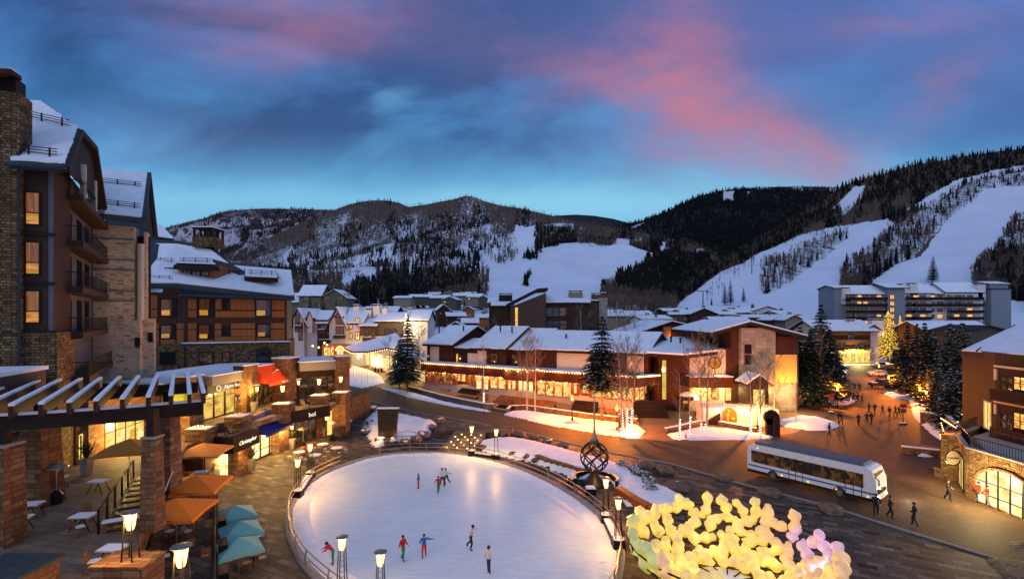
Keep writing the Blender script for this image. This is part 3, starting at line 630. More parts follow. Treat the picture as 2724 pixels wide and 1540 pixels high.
belt(h2, 700, z7([(520, 400), (860, 400), (860, 480), (1190, 470), (1180, 560), (900, 550), (850, 480), (640, 540), (520, 560)]), 'a', 'bare aspens between the upper ski pistes', 22)
belt(h2, 350, z7([(1290, 520), (1450, 500), (1460, 600), (1290, 595)]), 'a', 'small clump of bare aspens on the ski slope', 24)
belt(h2, 60, z7([(1290, 520), (1520, 500), (1520, 600), (1290, 595)]), 'c', 'small clump of firs on the ski slope', 26)
belt(h2, 60, strip2, 'c', 'small island of firs on the wide piste', 22); belt(h2, 30, strip2b, 'c', 'lowest island of firs on the wide piste', 20)
belt(h2, 1500, z7([(1180, 790), (1400, 735), (1600, 700), (1760, 610), (1900, 600), (1950, 700), (1700, 900), (1560, 960), (1180, 940)]), 'c', 'dense black firs at the foot of the ski slope', 24, wk=1.3)
belt(h2, 700, z7([(1560, 640), (1930, 600), (1960, 900), (1560, 1000)]), 'c', 'dense firs in the dip between the hills', 22, wk=1.3)
belt(h2, 300, [(700, 782), (960, 782), (1290, 795), (1290, 825), (700, 815)], 'c', 'dark firs along the far edge of the village', 12, wk=1.2)
belt(h2, 900, [(1600, 770), (1800, 800), (1800, 850), (1600, 850)], 'a', 'bare trees behind the brown hotel', 16)
crest5 = xy([(1700, 836), (1760, 806), (1800, 788), (1870, 742), (1950, 690), (2050, 628), (2130, 572), (2200, 522), (2230, 504), (2256, 490), (2293, 478), (2375, 456), (2412, 444), (2468, 432), (2523, 425), (2579, 414), (2664, 402), (2724, 396), (2950, 380)])
R1 = [(2760, 486), (2724, 490), (2620, 508), (2587, 542), (2549, 568), (2505, 612), (2468, 657), (2394, 705), (2319, 752), (2290, 900), (2760, 900), (2760, 800), (2590, 790), (2590, 746), (2653, 690), (2690, 600), (2760, 560)]
R2 = z8([(1510, 620), (1640, 690), (1400, 800), (1170, 1040), (1180, 1500), (-260, 1500), (-120, 1240), (0, 1190), (100, 1130), (300, 1010), (480, 930), (600, 850), (780, 760), (960, 700), (1200, 665)])
R3 = z8([(1600, 555), (1700, 520), (1850, 420), (2000, 330), (2250, 255), (2500, 210), (2600, 200), (2600, 230), (2500, 240), (2260, 285), (2060, 355), (1900, 470), (1860, 520), (1700, 560)])
R4 = z8([(1100, 520), (1150, 500), (1270, 370), (1360, 360), (1340, 420), (1300, 480), (1210, 560), (1190, 590), (1180, 530)])
R5 = z8([(1560, 700), (1640, 670), (1700, 640), (1800, 700), (1700, 790), (1500, 800)])
S1 = z8([(930, 790), (1100, 720), (1240, 700), (1250, 740), (1000, 900), (960, 960), (800, 1080), (640, 1140), (590, 1100), (600, 960), (780, 880)])
S2 = z8([(1170, 1050), (1260, 900), (1400, 790), (1470, 720), (1600, 640), (1700, 600), (1900, 480), (2060, 365), (2260, 290), (2560, 240), (2560, 350), (2210, 400), (2120, 490), (2020, 560), (1900, 680), (1800, 770), (1600, 920), (1400, 1040), (1250, 1065)])
S3 = z8([(2100, 1060), (2190, 900), (2290, 830), (2420, 650), (2600, 640), (2600, 1150), (2380, 1140)])
S0 = z8([(950, 740), (1050, 690), (1060, 720), (970, 750)]); S6 = z8([(180, 1170), (330, 1010), (560, 950), (560, 980), (400, 1060), (200, 1180)])
runs = [R1, R2, R3, R4]; strips = [S1, S2, S3]
def anyp(x, y, L): return np.any([inpoly(x, y, p) for p in L], axis=0)
def open5(x, y): return anyp(x, y, runs) & ~anyp(x, y, strips)
def cov5(a, b):
 c = np.where(anyp(a, b, runs), 0., .82); c = np.where(anyp(a, b, strips), .40+.3*(vnoise(a, b, 1/20., 7, 2)-.5), c); return c
h5 = Hill('ski_hill', np.linspace(1700, 2950, 380), [(0, 150., xy([(1700, 973), (2950, 973)])), (.06, 250., 900.), (.12, xy([(1700, 340), (2950, 300)]), xy([(1700, 850), (2100, 850), (2950, 850)])), (.4, xy([(1700, 420), (2100, 560), (2950, 560)]), xy([(1700, 840), (1800, 812), (2100, 740), (2400, 700), (2950, 640)])), (1, xy([(1700, 460), (1900, 700), (2230, 1250), (2500, 1400), (2950, 1500)]), crest5)], 'hill_ski', 26, 6, cov5, 1/150.)
def con5(x, y):
 cr = np.interp(x, *crest5); return ~anyp(x, y, runs+strips) & ((y < cr+60+(x-2200)*.1) | (vnoise(x, y, 1/40., 3, 3) > .5))
P = scatter(h5, 14000, (1720, 390, 2780, 840), con5); forest('conifer_forest', 'black firs along the crest of the right ski hill', P, RNG.uniform(12, 22, len(P)), CON2, 'needle_far')
P = scatter(h5, 16000, (1720, 420, 2780, 840), lambda x, y: ~anyp(x, y, runs+strips)); forest('aspen_forest', 'bare aspens over the flank of the right ski hill', P, RNG.uniform(11, 18, len(P)), ASP2, 'aspen_far', 1.2)
belt(h5, 1100, S1, 'a', 'left strip of bare aspens between the pistes', 14, wk=1.2); belt(h5, 130, S1, 'c', 'firs in the left strip between the pistes', 14)
belt(h5, 4800, S2, 'a', 'long strip of bare aspens between the pistes', 15, wk=1.2); belt(h5, 600, S2, 'c', 'firs in the long strip between the pistes', 17)
belt(h5, 900, S3, 'a', 'bare aspens at the right edge of the piste', 15, wk=1.2); belt(h5, 160, S3, 'c', 'firs at the right edge of the piste', 18)
belt(h5, 60, S0, 'a', 'tuft of bare bushes at the top of the left piste', 10); belt(h5, 160, S6, 'a', 'bare aspens along the lower edge of the left piste', 12)
def hpos(hill, px, py): p = hill.pos(np.array([float(px)]), np.array([float(py)]))[0]; return Vector(p)
def sheet(name, poly, z, mat, step=None, kind=True):
 mb = MB(); mb.poly([(p[0], p[1], z) for p in poly]); o = mb.build(name, mat)
 return struct(o) if kind else o
mb = MB()
for i in range(-14, 15):
 for j in range(0, 12): mb.poly([(i*120-60, j*60-60, -.06), (i*120+60, j*60-60, -.06), (i*120+60, j*60, -.06), (i*120-60, j*60, -.06)])
struct(mb.build('ground', 'snow'))
# ---------------------------------------------------------------- building helpers
def gvol(root, fr, u0, u1, z0, ze, zr, dep, wall, gable='front', over=.6, th=.25, n0=0., snow='roof_snow', edge='trim_dark', um=None, sn=.22, oside=None, wname='wall', rname='roof', back=True):
 """a gabled volume: its wall (one part) and its roof (part, with the snow lying on it as sub-part)"""
 um = (u0+u1)/2 if um is None else um; w_ = MB(); rf = MB(); sm = MB(); n1 = n0-dep; os_ = over if oside is None else oside
 if gable == 'front':
  fr.prism(w_, [(u0, z0), (u1, z0), (u1, ze), (um, zr), (u0, ze)], n0, n1)
  for ua, s_ in ((u0, -1), (u1, 1)):
   k = (zr-ze)/max(.01, abs(um-ua)); ue = ua+s_*os_; zee = ze-k*os_
   a = [fr.p(um, n0+over, zr+.05), fr.p(ue, n0+over, zee+.05), fr.p(ue, n1-over, zee+.05), fr.p(um, n1-over, zr+.05)]
   rf.slab([p+Vector((0, 0, th)) for p in a], th, (0, 0, -1))
   b = [fr.p(um, n0+over-.12, zr+.05+th), fr.p(ue-s_*.12, n0+over-.12, zee+.05+th+k*.12), fr.p(ue-s_*.12, n1-over+.1, zee+.05+th+k*.12), fr.p(um, n1-over+.1, zr+.05+th)]
   sm.slab(jag([p+Vector((0, 0, sn)) for p in b], (0, 1)), sn-.004, (0, 0, -1))
 else:
  nm = n0-dep/2; fr.box(w_, u0, u1, z0, ze, n1, n0)
  if zr > ze+.1:
   for ua in (u0+.02, u1-.22):
    P = [fr.p(ua, n0, ze), fr.p(ua, n1, ze), fr.p(ua, nm, zr), fr.p(ua+.2, n0, ze), fr.p(ua+.2, n1, ze), fr.p(ua+.2, nm, zr)]
    w_.pts(P, [(0, 1, 2), (5, 4, 3), (0, 3, 4, 1), (1, 4, 5, 2), (2, 5, 3, 0)])
  k = (zr-ze)/(dep/2)
  for ne, s_ in (((n0, 1), (n1, -1)) if back else ((n0, 1),)):
   nn = ne+s_*over; zee = ze-k*over
   a = [fr.p(u0-os_, nn, zee+.05), fr.p(u1+os_, nn, zee+.05), fr.p(u1+os_, nm, zr+.05), fr.p(u0-os_, nm, zr+.05)]
   rf.slab([p+Vector((0, 0, th)) for p in a], th, (0, 0, -1))
   b = [fr.p(u0-os_+.1, nn-s_*.12, zee+.05+th+k*.12), fr.p(u1+os_-.1, nn-s_*.12, zee+.05+th+k*.12), fr.p(u1+os_-.1, nm, zr+.05+th), fr.p(u0-os_+.1, nm, zr+.05+th)]
   sm.slab(jag([p+Vector((0, 0, sn)) for p in b], (0,)), sn-.004, (0, 0, -1))
 w_.build(wname, wall, root); r_ = rf.build(rname, edge, root)
 if snow: sm.build('roof_snow', snow, r_)
 return r_
def chimney(root, fr, u, n, z0, z1, w=1.2, d=1.0, mat='stucco_white', cap='trim_dark'):
 c = MB(); fr.box(c, u-w/2, u+w/2, z0, z1, n-d/2, n+d/2); o = c.build('chimney', mat, root)
 c = MB(); fr.box(c, u-w/2-.12, u+w/2+.12, z1+.35, z1+.47, n-d/2-.12, n+d/2+.12)
 for a in (-1, 1): fr.box(c, u+a*w*.36-.08, u+a*w*.36+.08, z1, z1+.35, n-d*.3, n+d*.3)
 c.build('chimney_cap', cap, o)
 c = MB(); fr.box(c, u-w/2-.1, u+w/2+.1, z1+.474, z1+.62, n-d/2-.1, n+d/2+.1); c.build('cap_snow', 'roof_snow', o); return o
def frontal(px, Y, w_px=100): return Fr(((px-CX)/F*Y, Y), ((px+w_px-CX)/F*Y, Y))
def snow_guard(root, p0, p1, up=(0, 0, .55), posts=3, name='snow_guard', mat='black_metal', rails=3, r=.035):
 mb = MB(); p0, p1, up = Vector(p0), Vector(p1), Vector(up)
 for i in range(rails):
  q = up*(.35+.65*i/(rails-1)); mb.tube([p0+q, p1+q], r, 4)
 for i in range(posts):
  a = p0.lerp(p1, (i+.35)/(posts-.3)); mb.tube([a, a+up*1.1], r*1.5, 4)
 return mb.build(name, mat, root)
# ---------------------------------------------------------------- village houses on the slope behind the lodge and under the hills
def place(hill, px, Y, py):
 return atY(px, py, Y)
HW = ['stucco_tan', 'wood_brown', 'stucco_yellow', 'stucco_dark', 'wood_orange', 'olive_wall', 'stucco_white']
def house(px, py, Y, wpx, hpx, label, wall='stucco_tan', rpx=8, gable='side', rz=0, dep=9., lit=0, chim=1, cat='house', name='house', group='snow-roofed houses of the village'):
 """px,py: middle of the wall base line; sizes in pixels at distance Y"""
 s = Y/F; c = atY(px, py, Y); t = thing(name, label, cat, (c.x, c.y, c.z-2), 0, group)
 W = wpx*s; d = Vector((math.cos(rz), math.sin(rz), 0)); fr = Fr((c.x-d.x*W/2, c.y-d.y*W/2), (c.x+d.x*W/2, c.y+d.y*W/2))
 ze = c.z+hpx*s; zr = ze+rpx*s
 gvol(t, fr, 0, W, c.z-6, ze, zr, dep, wall, gable, over=.9, th=.3, sn=.35)
 nw = max(2, int(W/3.2))
 rr = random.Random(int(px*7+py))
 for i in range(nw):
  u = W*(i+.5)/nw; z = ze-2.3
  if hpx*s > 2.4: window(fr, t, (u-.55, u+.55, z, z+1.15), pane='window_lit' if rr.random() < lit else 'window_dim', fw=.12)
  if hpx*s > 5.4: window(fr, t, (u-.55, u+.55, z-3, z-1.85), pane='window_lit' if rr.random() < lit else 'window_dim', fw=.12)
 if chim: chimney(t, fr, W*rr.uniform(.25, .75), -dep/2, zr-.6, zr+1.2, 1.3, 1.0, rr.choice(['stucco_tan', 'stone_rubble']))
 return t
rr = random.Random(3)
rows = [  # px, py(base), Y, wpx, hpx, rpx, gable, lit
 [(1170, 800, 420, 50, 7, 7, 'side'), (1196, 806, 400, 40, 8, 8, 'front'), (1225, 794, 470, 46, 7, 7, 'side'), (1262, 798, 450, 38, 8, 8, 'side'), (1118, 796, 470, 56, 6, 6, 'side'), (1070, 800, 430, 48, 7, 5, 'side'),
 (1150, 788, 560, 40, 5, 5, 'side'), (1195, 787, 560, 30, 6, 5, 'front'), (1248, 787, 580, 40, 5, 5, 'side'), (1285, 801, 420, 26, 7, 7, 'front')],
 [(1180, 838, 250, 30, 14, 12, 'front'), (1214, 852, 230, 46, 10, 8, 'side'), (1250, 872, 205, 40, 12, 10, 'side'), (1212, 880, 195, 34, 12, 9, 'front'), (1282, 858, 230, 28, 12, 8, 'side'), (1245, 834, 270, 26, 10, 8, 'front')],
]
names_ = ['in the highest row below the mountain', 'on the wooded slope right of the white lodge']
for k, row in enumerate(rows):
 for i, (px, py, Y, w_, h_, r_, g_) in enumerate(sorted(row)):
  house(px, py, Y, w_, h_, f'small snow-roofed house, {ORD[i]} from the left {names_[k]}', HW[(i*3+k) % 6], r_, g_, rr.uniform(-.3, .3), 10, .12)
rows = [(1648, 856, 215, 60, 14, 8, 'side', 'stucco_tan'), (1700, 846, 260, 66, 8, 9, 'side', 'stucco_yellow'), (1745, 862, 200, 80, 12, 8, 'side', 'stucco_white'), (1810, 852, 235, 52, 14, 5, 'side', 'stucco_dark'), (1872, 850, 230, 70, 14, 14, 'front', 'wood_brown'),
  (1925, 846, 260, 60, 8, 7, 'side', 'stucco_white'), (1975, 842, 265, 50, 9, 8, 'side', 'wood_brown'), (2040, 842, 280, 84, 14, 12, 'front', 'stucco_white'), (2100, 846, 255, 60, 9, 9, 'side', 'stucco_tan'), (2010, 856, 225, 50, 10, 6, 'side', 'stucco_dark'),
  (1940, 862, 205, 90, 8, 8, 'side', 'wood_brown'), (2075, 862, 215, 44, 10, 12, 'front', 'stucco_dark'), (2112, 864, 205, 44, 12, 12, 'front', 'stucco_tan'), (1836, 838, 300, 50, 7, 6, 'side', 'stucco_tan'), (1788, 834, 320, 44, 6, 6, 'side', 'wood_brown'), (1985, 830, 330, 60, 6, 5, 'side', 'stucco_white'), (1640, 840, 280, 44, 8, 6, 'side', 'stucco_yellow')]
for i, (px, py, Y, w_, h_, r_, g_, m_) in enumerate(sorted(rows)):
 house(px, py, Y, w_, h_, f'snow-roofed chalet, {ORD[i]} from the left among those at the foot of the pistes', m_, r_, g_, rr.uniform(-.25, .25), 13, .2)
t = thing('apartment_house', 'olive stucco apartment house with three square chimneys left of the white lodge', 'house', (-64, 190, 5))
fr = frontal(762, 190, 170); q = lambda x: (x-762)*190/F
gvol(t, fr, q(762), q(800), -1, 20.5, 24, 10, 'olive_wall', 'side'); gvol(t, fr, q(800), q(858), -1, 23, 27, 10, 'olive_wall', 'side', n0=1.5); gvol(t, fr, q(858), q(925), -1, 22, 25.2, 10, 'olive_wall', 'front', n0=.8)
for x_, y_ in ((815, 795), (870, 793), (905, 793), (812, 812), (845, 812)):
 n_ = 1.52 if x_ < 858 else .82; u_, z_ = fr.uz(x_, y_, n_); window(fr, t, (u_-1.1, u_+1.1, z_-.8, z_+.8), n=n_)
for x_ in (829, 897, 917): u_, z_ = fr.uz(x_, 786); chimney(t, fr, u_, -2, z_-3.4, z_+.4, 2.2, 1.6, 'stucco_yellow')
# ---------------------------------------------------------------- the white timbered lodge
Y = 150.; fr = frontal(780, Y, 300); s = Y/F
def q(px, py=None, n=0): u, z = fr.uz(px, py if py else 840, n); return (u, z) if py else u
t = thing('timbered_lodge', 'large white timbered lodge with steep snowy gables and wooden balconies', 'hotel', (-50, 150, 0))
gvol(t, fr, q(784), q(812), 0, q(0, 848)[1], q(0, 823)[1], 16, 'stucco', 'front', over=1, oside=1.6, n0=1)
gvol(t, fr, q(806), q(868), 0, q(0, 852)[1], q(0, 829)[1], 14, 'stucco', 'side', n0=-.5)
gvol(t, fr, q(822), q(834), 10, q(0, 842)[1], q(0, 829)[1], 8, 'stucco', 'front', n0=1.2, over=.5)
gvol(t, fr, q(846), q(882), 0, q(0, 862)[1], q(0, 846)[1], 13, 'wood_brown', 'side', n0=.6)
gvol(t, fr, q(883), q(925), 0, q(0, 862)[1], q(0, 820)[1], 15, 'stucco', 'front', n0=2.2, over=1.1, oside=1.)
gvol(t, fr, q(921), q(968), 0, q(0, 860)[1], q(0, 822)[1], 15, 'stucco_white', 'side', n0=1.6)
gvol(t, fr, q(966), q(1006), 9.5, q(0, 868)[1], q(0, 850)[1], 13, 'wood_brown_light', 'side', n0=3.2)
gvol(t, fr, q(1004), q(1092), 9.2, q(0, 856)[1], q(0, 834)[1], 13, 'stucco_dark', 'side', n0=1.8)
gvol(t, fr, q(966), q(1092), 0, 9.2, 9.3, 13, 'stucco_white', 'side', n0=1.2)
gvol(t, fr, q(952), q(1040), 16, q(0, 832)[1], q(0, 817)[1], 10, 'wood_brown', 'side', n0=-6)
gvol(t, fr, q(1088), q(1142), 0, q(0, 853)[1], q(0, 828)[1], 13, 'stucco_white', 'side', n0=3)
mb = MB()                                                           # floodlit side gable of the right wing
P0 = fr.p(q(1096), 3.2, 0); P1 = fr.p(q(1088)-1.5, -3, 0)
zE, zR = q(0, 853)[1], q(0, 832)[1]
mb.slab([fr.p(q(1083), 3.1, 0), fr.p(q(1092), 3.1, 0), fr.p(q(1092), 3.1, zE+1), fr.p(q(1086), 3.1, zR), fr.p(q(1079), 3.1, zE-2), fr.p(q(1079), 3.1, 0)], .3, fr.N*-1); mb.build('gable_wall', 'stucco_white', t)
for x_, y_, w_, h_, pane, n_ in ((904, 853, 1.1, 1., 'curtain_dim', 2.22), (904, 880, 1.1, 1.2, 'curtain_dim', 2.22), (951, 855, .6, .9, 'window_lit', 1.62), (951, 893, .6, 1., 'window_lit', 1.62), (933, 869, .35, .6, 'window_lit', 1.62), (933, 893, .35, .8, 'window_lit', 1.62),
        (976, 884, .5, 1.1, 'window_dim', 3.22), (993, 885, .5, 1.1, 'window_dim', 3.22), (1031, 886, .9, 1.2, 'curtain_dim', 1.82), (1046, 886, .9, 1.2, 'window_dim', 1.82), (792, 848, .5, 1.2, 'window_dim', 1.02), (800, 870, .5, 1.3, 'window_dim', 1.02), (790, 870, .5, 1.3, 'window_dim', 1.02), (800, 893, .5, 1.3, 'window_dim', 1.02), (877, 878, .7, 1.2, 'window_dim', .62), (860, 876, .7, 1.2, 'window_dim', .62), (976, 910, 1, 1.2, 'window_dim', 1.22), (992, 910, 1, 1.2, 'window_dim', 1.22)):
 u_, z_ = fr.uz(x_, y_, n_); window(fr, t, (u_-w_, u_+w_, z_-h_, z_+h_), frame='wood_brown', pane=pane, n=n_, fw=.18, cols=2)
mb = MB()
for (a, b, c, d) in ((898, 834, 892, 843), (898, 834, 908, 843), (886, 843, 916, 843)):
 pa, pb = fr.uz(a, b, 2.3), fr.uz(c, d, 2.3); mb.tube([fr.p(pa[0], 2.3, pa[1]), fr.p(pb[0], 2.3, pb[1])], .18, 4)
mb.build('timber_framing', 'trim_dark', t)
for x0, x1, y0, n_ in ((886, 915, 891, 3.4), (846, 872, 876, 1.8), (784, 800, 866, 2.2), (848, 880, 903, 2.2)):
 (u0, z0), (u1, _) = fr.uz(x0, y0, n_), fr.uz(x1, y0, n_); mb = MB(); fr.box(mb, u0, u1, z0-1.1, z0-.85, n_-1.3, n_); fr.box(mb, u0, u1, z0-.85, z0, n_-.1, n_); fr.box(mb, u0, u0+.1, z0-.85, z0, n_-1.3, n_-.1); fr.box(mb, u1-.1, u1, z0-.85, z0, n_-1.3, n_-.1)
 b_ = mb.build('balcony', 'wood_brown', t); mb = MB(); fr.box(mb, u0, u1, z0+.003, z0+.12, n_-.15, n_+.05); mb.build('rail_snow', 'roof_snow', b_)
for x_, y_, w_ in ((949, 815, 1.6), (982, 824, 1.9), (1003, 814, 2.), (1024, 820, 1.5), (1093, 823, 1.6)):
 u_, z_ = fr.uz(x_, y_, -4); chimney(t, fr, u_, -4, z_-4.5, z_, w_, w_)
l_ = plight(fr.p(q(1088), 8, q(0, 852)[1]) - t.location, 900, (1, .72, .35), .3, t)
# ---------------------------------------------------------------- brown slant-roofed hotel
Y = 128.; fr = frontal(1300, Y, 300)
t = thing('brown_hotel', 'dark brown wooden hotel with slanting roof fin and orange slit window', 'hotel', (-2, 128, 0))
gvol(t, fr, q(1310), q(1362), 3, q(0, 815)[1], q(0, 800)[1], 12, 'wood_brown', 'side', n0=-1)
gvol(t, fr, q(1298), q(1330), 3, q(0, 806)[1], q(0, 793)[1], 12, 'wood_brown', 'side', n0=-6)
mb = MB(); a = fr.uz(1352, 812, 1.5); b = fr.uz(1440, 779, 1.5); fr.prism(mb, [(a[0]+.6, 3), (b[0]+1.2, 3), (b[0]+1.2, b[1]), (a[0]+.6, a[1]-.4)], 1.5, -9); mb.build('tower_wall', 'wood_brown_light', t)
mb = MB(); P = [fr.p(a[0]-.6, 2.2, a[1]-.3), fr.p(b[0]-1, 2.2, b[1]+.6), fr.p(b[0]+1.7, 2.2, b[1]+.8), fr.p(b[0]+1.7, -9.5, b[1]+.8), fr.p(b[0]-1, -9.5, b[1]+.6), fr.p(a[0]-.6, -9.5, a[1]-.3)]; mb.slab([p+Vector((0, 0, .5)) for p in P], .7, (0, 0, -1)); r_ = mb.build('tower_roof', 'trim_dark', t)
gvol(t, fr, q(1450), q(1566), 3, q(0, 807)[1], q(0, 786)[1], 18, 'wood_brown', 'side', n0=0)
gvol(t, fr, q(1560), q(1602), 3, q(0, 802)[1], q(0, 797)[1], 14, 'wood_brown_light', 'side', n0=-2)
mb = MB(); fr.box(mb, q(1596), q(1618), 2, q(0, 792)[1], -8, -1); mb.build('stone_flue', 'stone_column', t)
for x_, y_ in ((1462, 829), (1480, 829), (1498, 829), (1462, 864), (1480, 864), (1498, 864), (1575, 834), (1575, 866)):
 u_, z_ = fr.uz(x_, y_, 0); window(fr, t, (u_-.8, u_+.8, z_-1.2, z_+1.0), pane='glass_dark' if x_ != 1498 else 'window_dim', n=0 if x_ < 1560 else -2, fw=.12)
u_, z1 = fr.uz(1374, 818, 1.52); _, z0 = fr.uz(1374, 876, 1.52); window(fr, t, (u_-.35, u_+.35, z0, z1), pane='window_lit', n=1.52, fw=.12, rows=3)
for x_, y_, m_ in ((1345, 785, 'trim_dark'), (1531, 778, 'stucco_tan'), (1592, 784, 'stone_rubble')): u_, z_ = fr.uz(x_, y_, -6); chimney(t, fr, u_, -6, z_-3, z_, 3.6, 2.4, m_)
# ---------------------------------------------------------------- restaurant with broad brown gable behind the shops
Y = 104.; fr = frontal(1680, Y, 200)
t = thing('gabled_hall', 'broad low brown gable with snow roof behind the shop arcade', 'building', (30, 104, 0))
gvol(t, fr, q(1700), q(1900), 0, q(0, 886)[1], q(0, 858)[1], 20, 'wood_red', 'front', over=1.2, oside=2.2, um=q(1785), n0=0)
mb = MB(); fr.box(mb, q(1762), q(1781), 5, q(0, 868)[1], 0, .8); mb.build('chimney_breast', 'wood_orange', t)
l_ = plight(fr.p(q(1782), 1.6, q(0, 893)[1])-t.location, 25, WARM, .1, t)
# ---------------------------------------------------------------- tall brown building with stone chimney column
Y = 79.; fr = frontal(1880, Y, 260)
t = thing('stone_column_hall', 'tall dark wooden building with wide stone column and glowing ochre panel', 'building', (40, 79, 0))
zp, zl, zr_ = q(0, 864)[1], q(0, 884)[1], q(0, 900)[1]
mb = MB(); fr.prism(mb, [(q(1945), 0), (q(2124), 0), (q(2124), zr_+.2), (q(1985), zp-.3), (q(1945), zl+.6)], 0, -16); mb.build('wall', 'wood_brown', t)
mb = MB(); fr.box(mb, q(1965), q(2055), 0, q(0, 872)[1], 0, .9); sc = mb.build('stone_column', 'stone_column', t)
mb = MB(); u0, u1 = q(2056), q(2116); fr.box(mb, u0, u1, q(0, 940)[1], q(0, 890)[1]-.3, 0, .5); mb.build('upper_panel', 'wood_red', t)
mb = MB(); fr.box(mb, u0, u1, q(0, 1018)[1], q(0, 940)[1]-.15, 0, .42); mb.build('ochre_panel', 'ochre_panel', t)
mb = MB(); fr.box(mb, u0, u1, 0, q(0, 1018)[1]-.1, 0, .3); mb.build('stone_base', 'stone_column', t)
for z_ in (926, 954, 1010): u_, zz = fr.uz(1990, z_, .95); window(fr, t, (u_-.45, u_+.45, zz-.8, zz+.5), n=.9, pane='window_dim' if z_ > 1000 else 'glass_dark')
mb = MB(); rs = MB()
for (ua, za), (ub, zb) in (((q(1882), zl-.5), (q(1985), zp)), ((q(1985), zp), (q(2135), zr_-.1))):
 P = [fr.p(ua, 1.6, za), fr.p(ub, 1.6, zb), fr.p(ub, -18, zb), fr.p(ua, -18, za)]
 mb.slab([p+Vector((0, 0, .5)) for p in P], .5, (0, 0, -1)); P = [fr.p(ua+.1, 1.45, za), fr.p(ub-.0, 1.45, zb), fr.p(ub-.0, -18, zb), fr.p(ua+.1, -18, za)]; rs.slab([p+Vector((0, 0, .75)) for p in P], .246, (0, 0, -1))
r_ = mb.build('roof', 'trim_dark', t); rs.build('roof_snow', 'roof_snow', r_)
plight(fr.p(q(2085), 3.2, q(0, 1034)[1])-t.location, 420, (1, .62, .22), .2, t, 'wall_washer')
# ---------------------------------------------------------------- chalet hotel at the end of the street
Y = 156.; fr = frontal(2220, Y, 120)
t = thing('chalet_hotel', 'chalet hotel with deep snow eave and golden shop front at the street end', 'hotel', (108, 156, 0))
gvol(t, fr, q(2180), q(2318), 0, q(0, 878)[1], q(0, 855)[1], 14, 'stucco_yellow', 'side', over=1.6)
mb = MB(); fr.box(mb, q(2190), q(2312), q(0, 925)[1], q(0, 880)[1], .05, .6); mb.build('timber_storey', 'wood_brown', t)
gvol(t, fr, q(2312), q(2342), 0, q(0, 876)[1], q(0, 866)[1], 14, 'stucco', 'front', over=.8, n0=-1)
for x_, y_ in ((2264, 897), (2290, 918), (2240, 918), (2278, 925)): u_, z_ = fr.uz(x_, y_, .6); window(fr, t, (u_-1, u_+1, z_-1, z_+.9), n=.62, pane='window_dim')
for y_ in (903, 922): mb = MB(); fr.box(mb, q(2200), q(2306), q(0, y_+6)[1], q(0, y_)[1], 1.2, 1.35); fr.box(mb, q(2200), q(2306), q(0, y_+7)[1]-.1, q(0, y_+6)[1]-.02, .6, 1.35); mb.build('balcony', 'wood_brown', t)
for i in range(6): u0 = q(2206)+i*2.1; window(fr, t, (u0, u0+1.8, .6, 3.4), n=.62, pane='shop_goods', frame='gold_leaf', dep=.12, name='shop_window')
mb = MB(); fr.box(mb, q(2235), q(2285), 4.0, 4.7, .65, 2.2); mb.build('canopy', 'awning_green', t)
u_, z_ = fr.uz(2330, 852, -5); chimney(t, fr, u_, -5, z_-5, z_, 4, 2, 'stucco_white'); u_, z_ = fr.uz(2263, 854, -5); chimney(t, fr, u_, -5, z_-3, z_, 2, 2, 'stucco_white')
plight(fr.p(q(2262), 3.5, 3.6)-t.location, 1500, (1, .7, .2), .3, t)
# ---------------------------------------------------------------- long apartment block under the ski hill
Y = 222.; fr = frontal(2220, Y, 460)
t = thing('apartment_block', 'long seven-storey apartment block with dark balconies under the ski hill', 'apartment block', (200, 222, 0))
zq = lambda py: q(0, py)[1]
gvol(t, fr, q(2221), q(2247), 0, zq(767), zq(759), 12, 'stucco_grey', 'side', n0=0)
gvol(t, fr, q(2245), q(2348), 0, zq(783), zq(760), 13, 'stucco', 'side', n0=1.5, wname='wing_wall')
gvol(t, fr, q(2347), q(2393), 0, zq(766), zq(754), 13, 'stucco_grey', 'side', n0=3, wname='tower_wall', over=1.4)
gvol(t, fr, q(2393), q(2470), 0, zq(780), zq(755), 13, 'stucco_white', 'side', n0=1.5, wname='wing_wall')
gvol(t, fr, q(2468), q(2510), 0, zq(782), zq(760), 12, 'stucco_white', 'side', n0=.5, wname='wing_wall')
gvol(t, fr, q(2508), q(2606), 0, zq(778), zq(752), 13, 'stucco_white', 'side', n0=1.5, wname='wing_wall')
gvol(t, fr, q(2600), q(2624), 0, zq(768), zq(764), 10, 'stucco_grey', 'side', n0=0, wname='wing_wall')
gvol(t, fr, q(2620), q(2672), 0, zq(770), zq(768), 13, 'stucco_grey', 'side', n0=3, wname='tower_wall', snow=None)
gvol(t, fr, q(2622), q(2670), zq(770), zq(757), zq(750), 11, 'stucco_grey', 'side', n0=2, wname='tower_wall')
fl = [790+17.1*i for i in range(9)]
rr = random.Random(5)
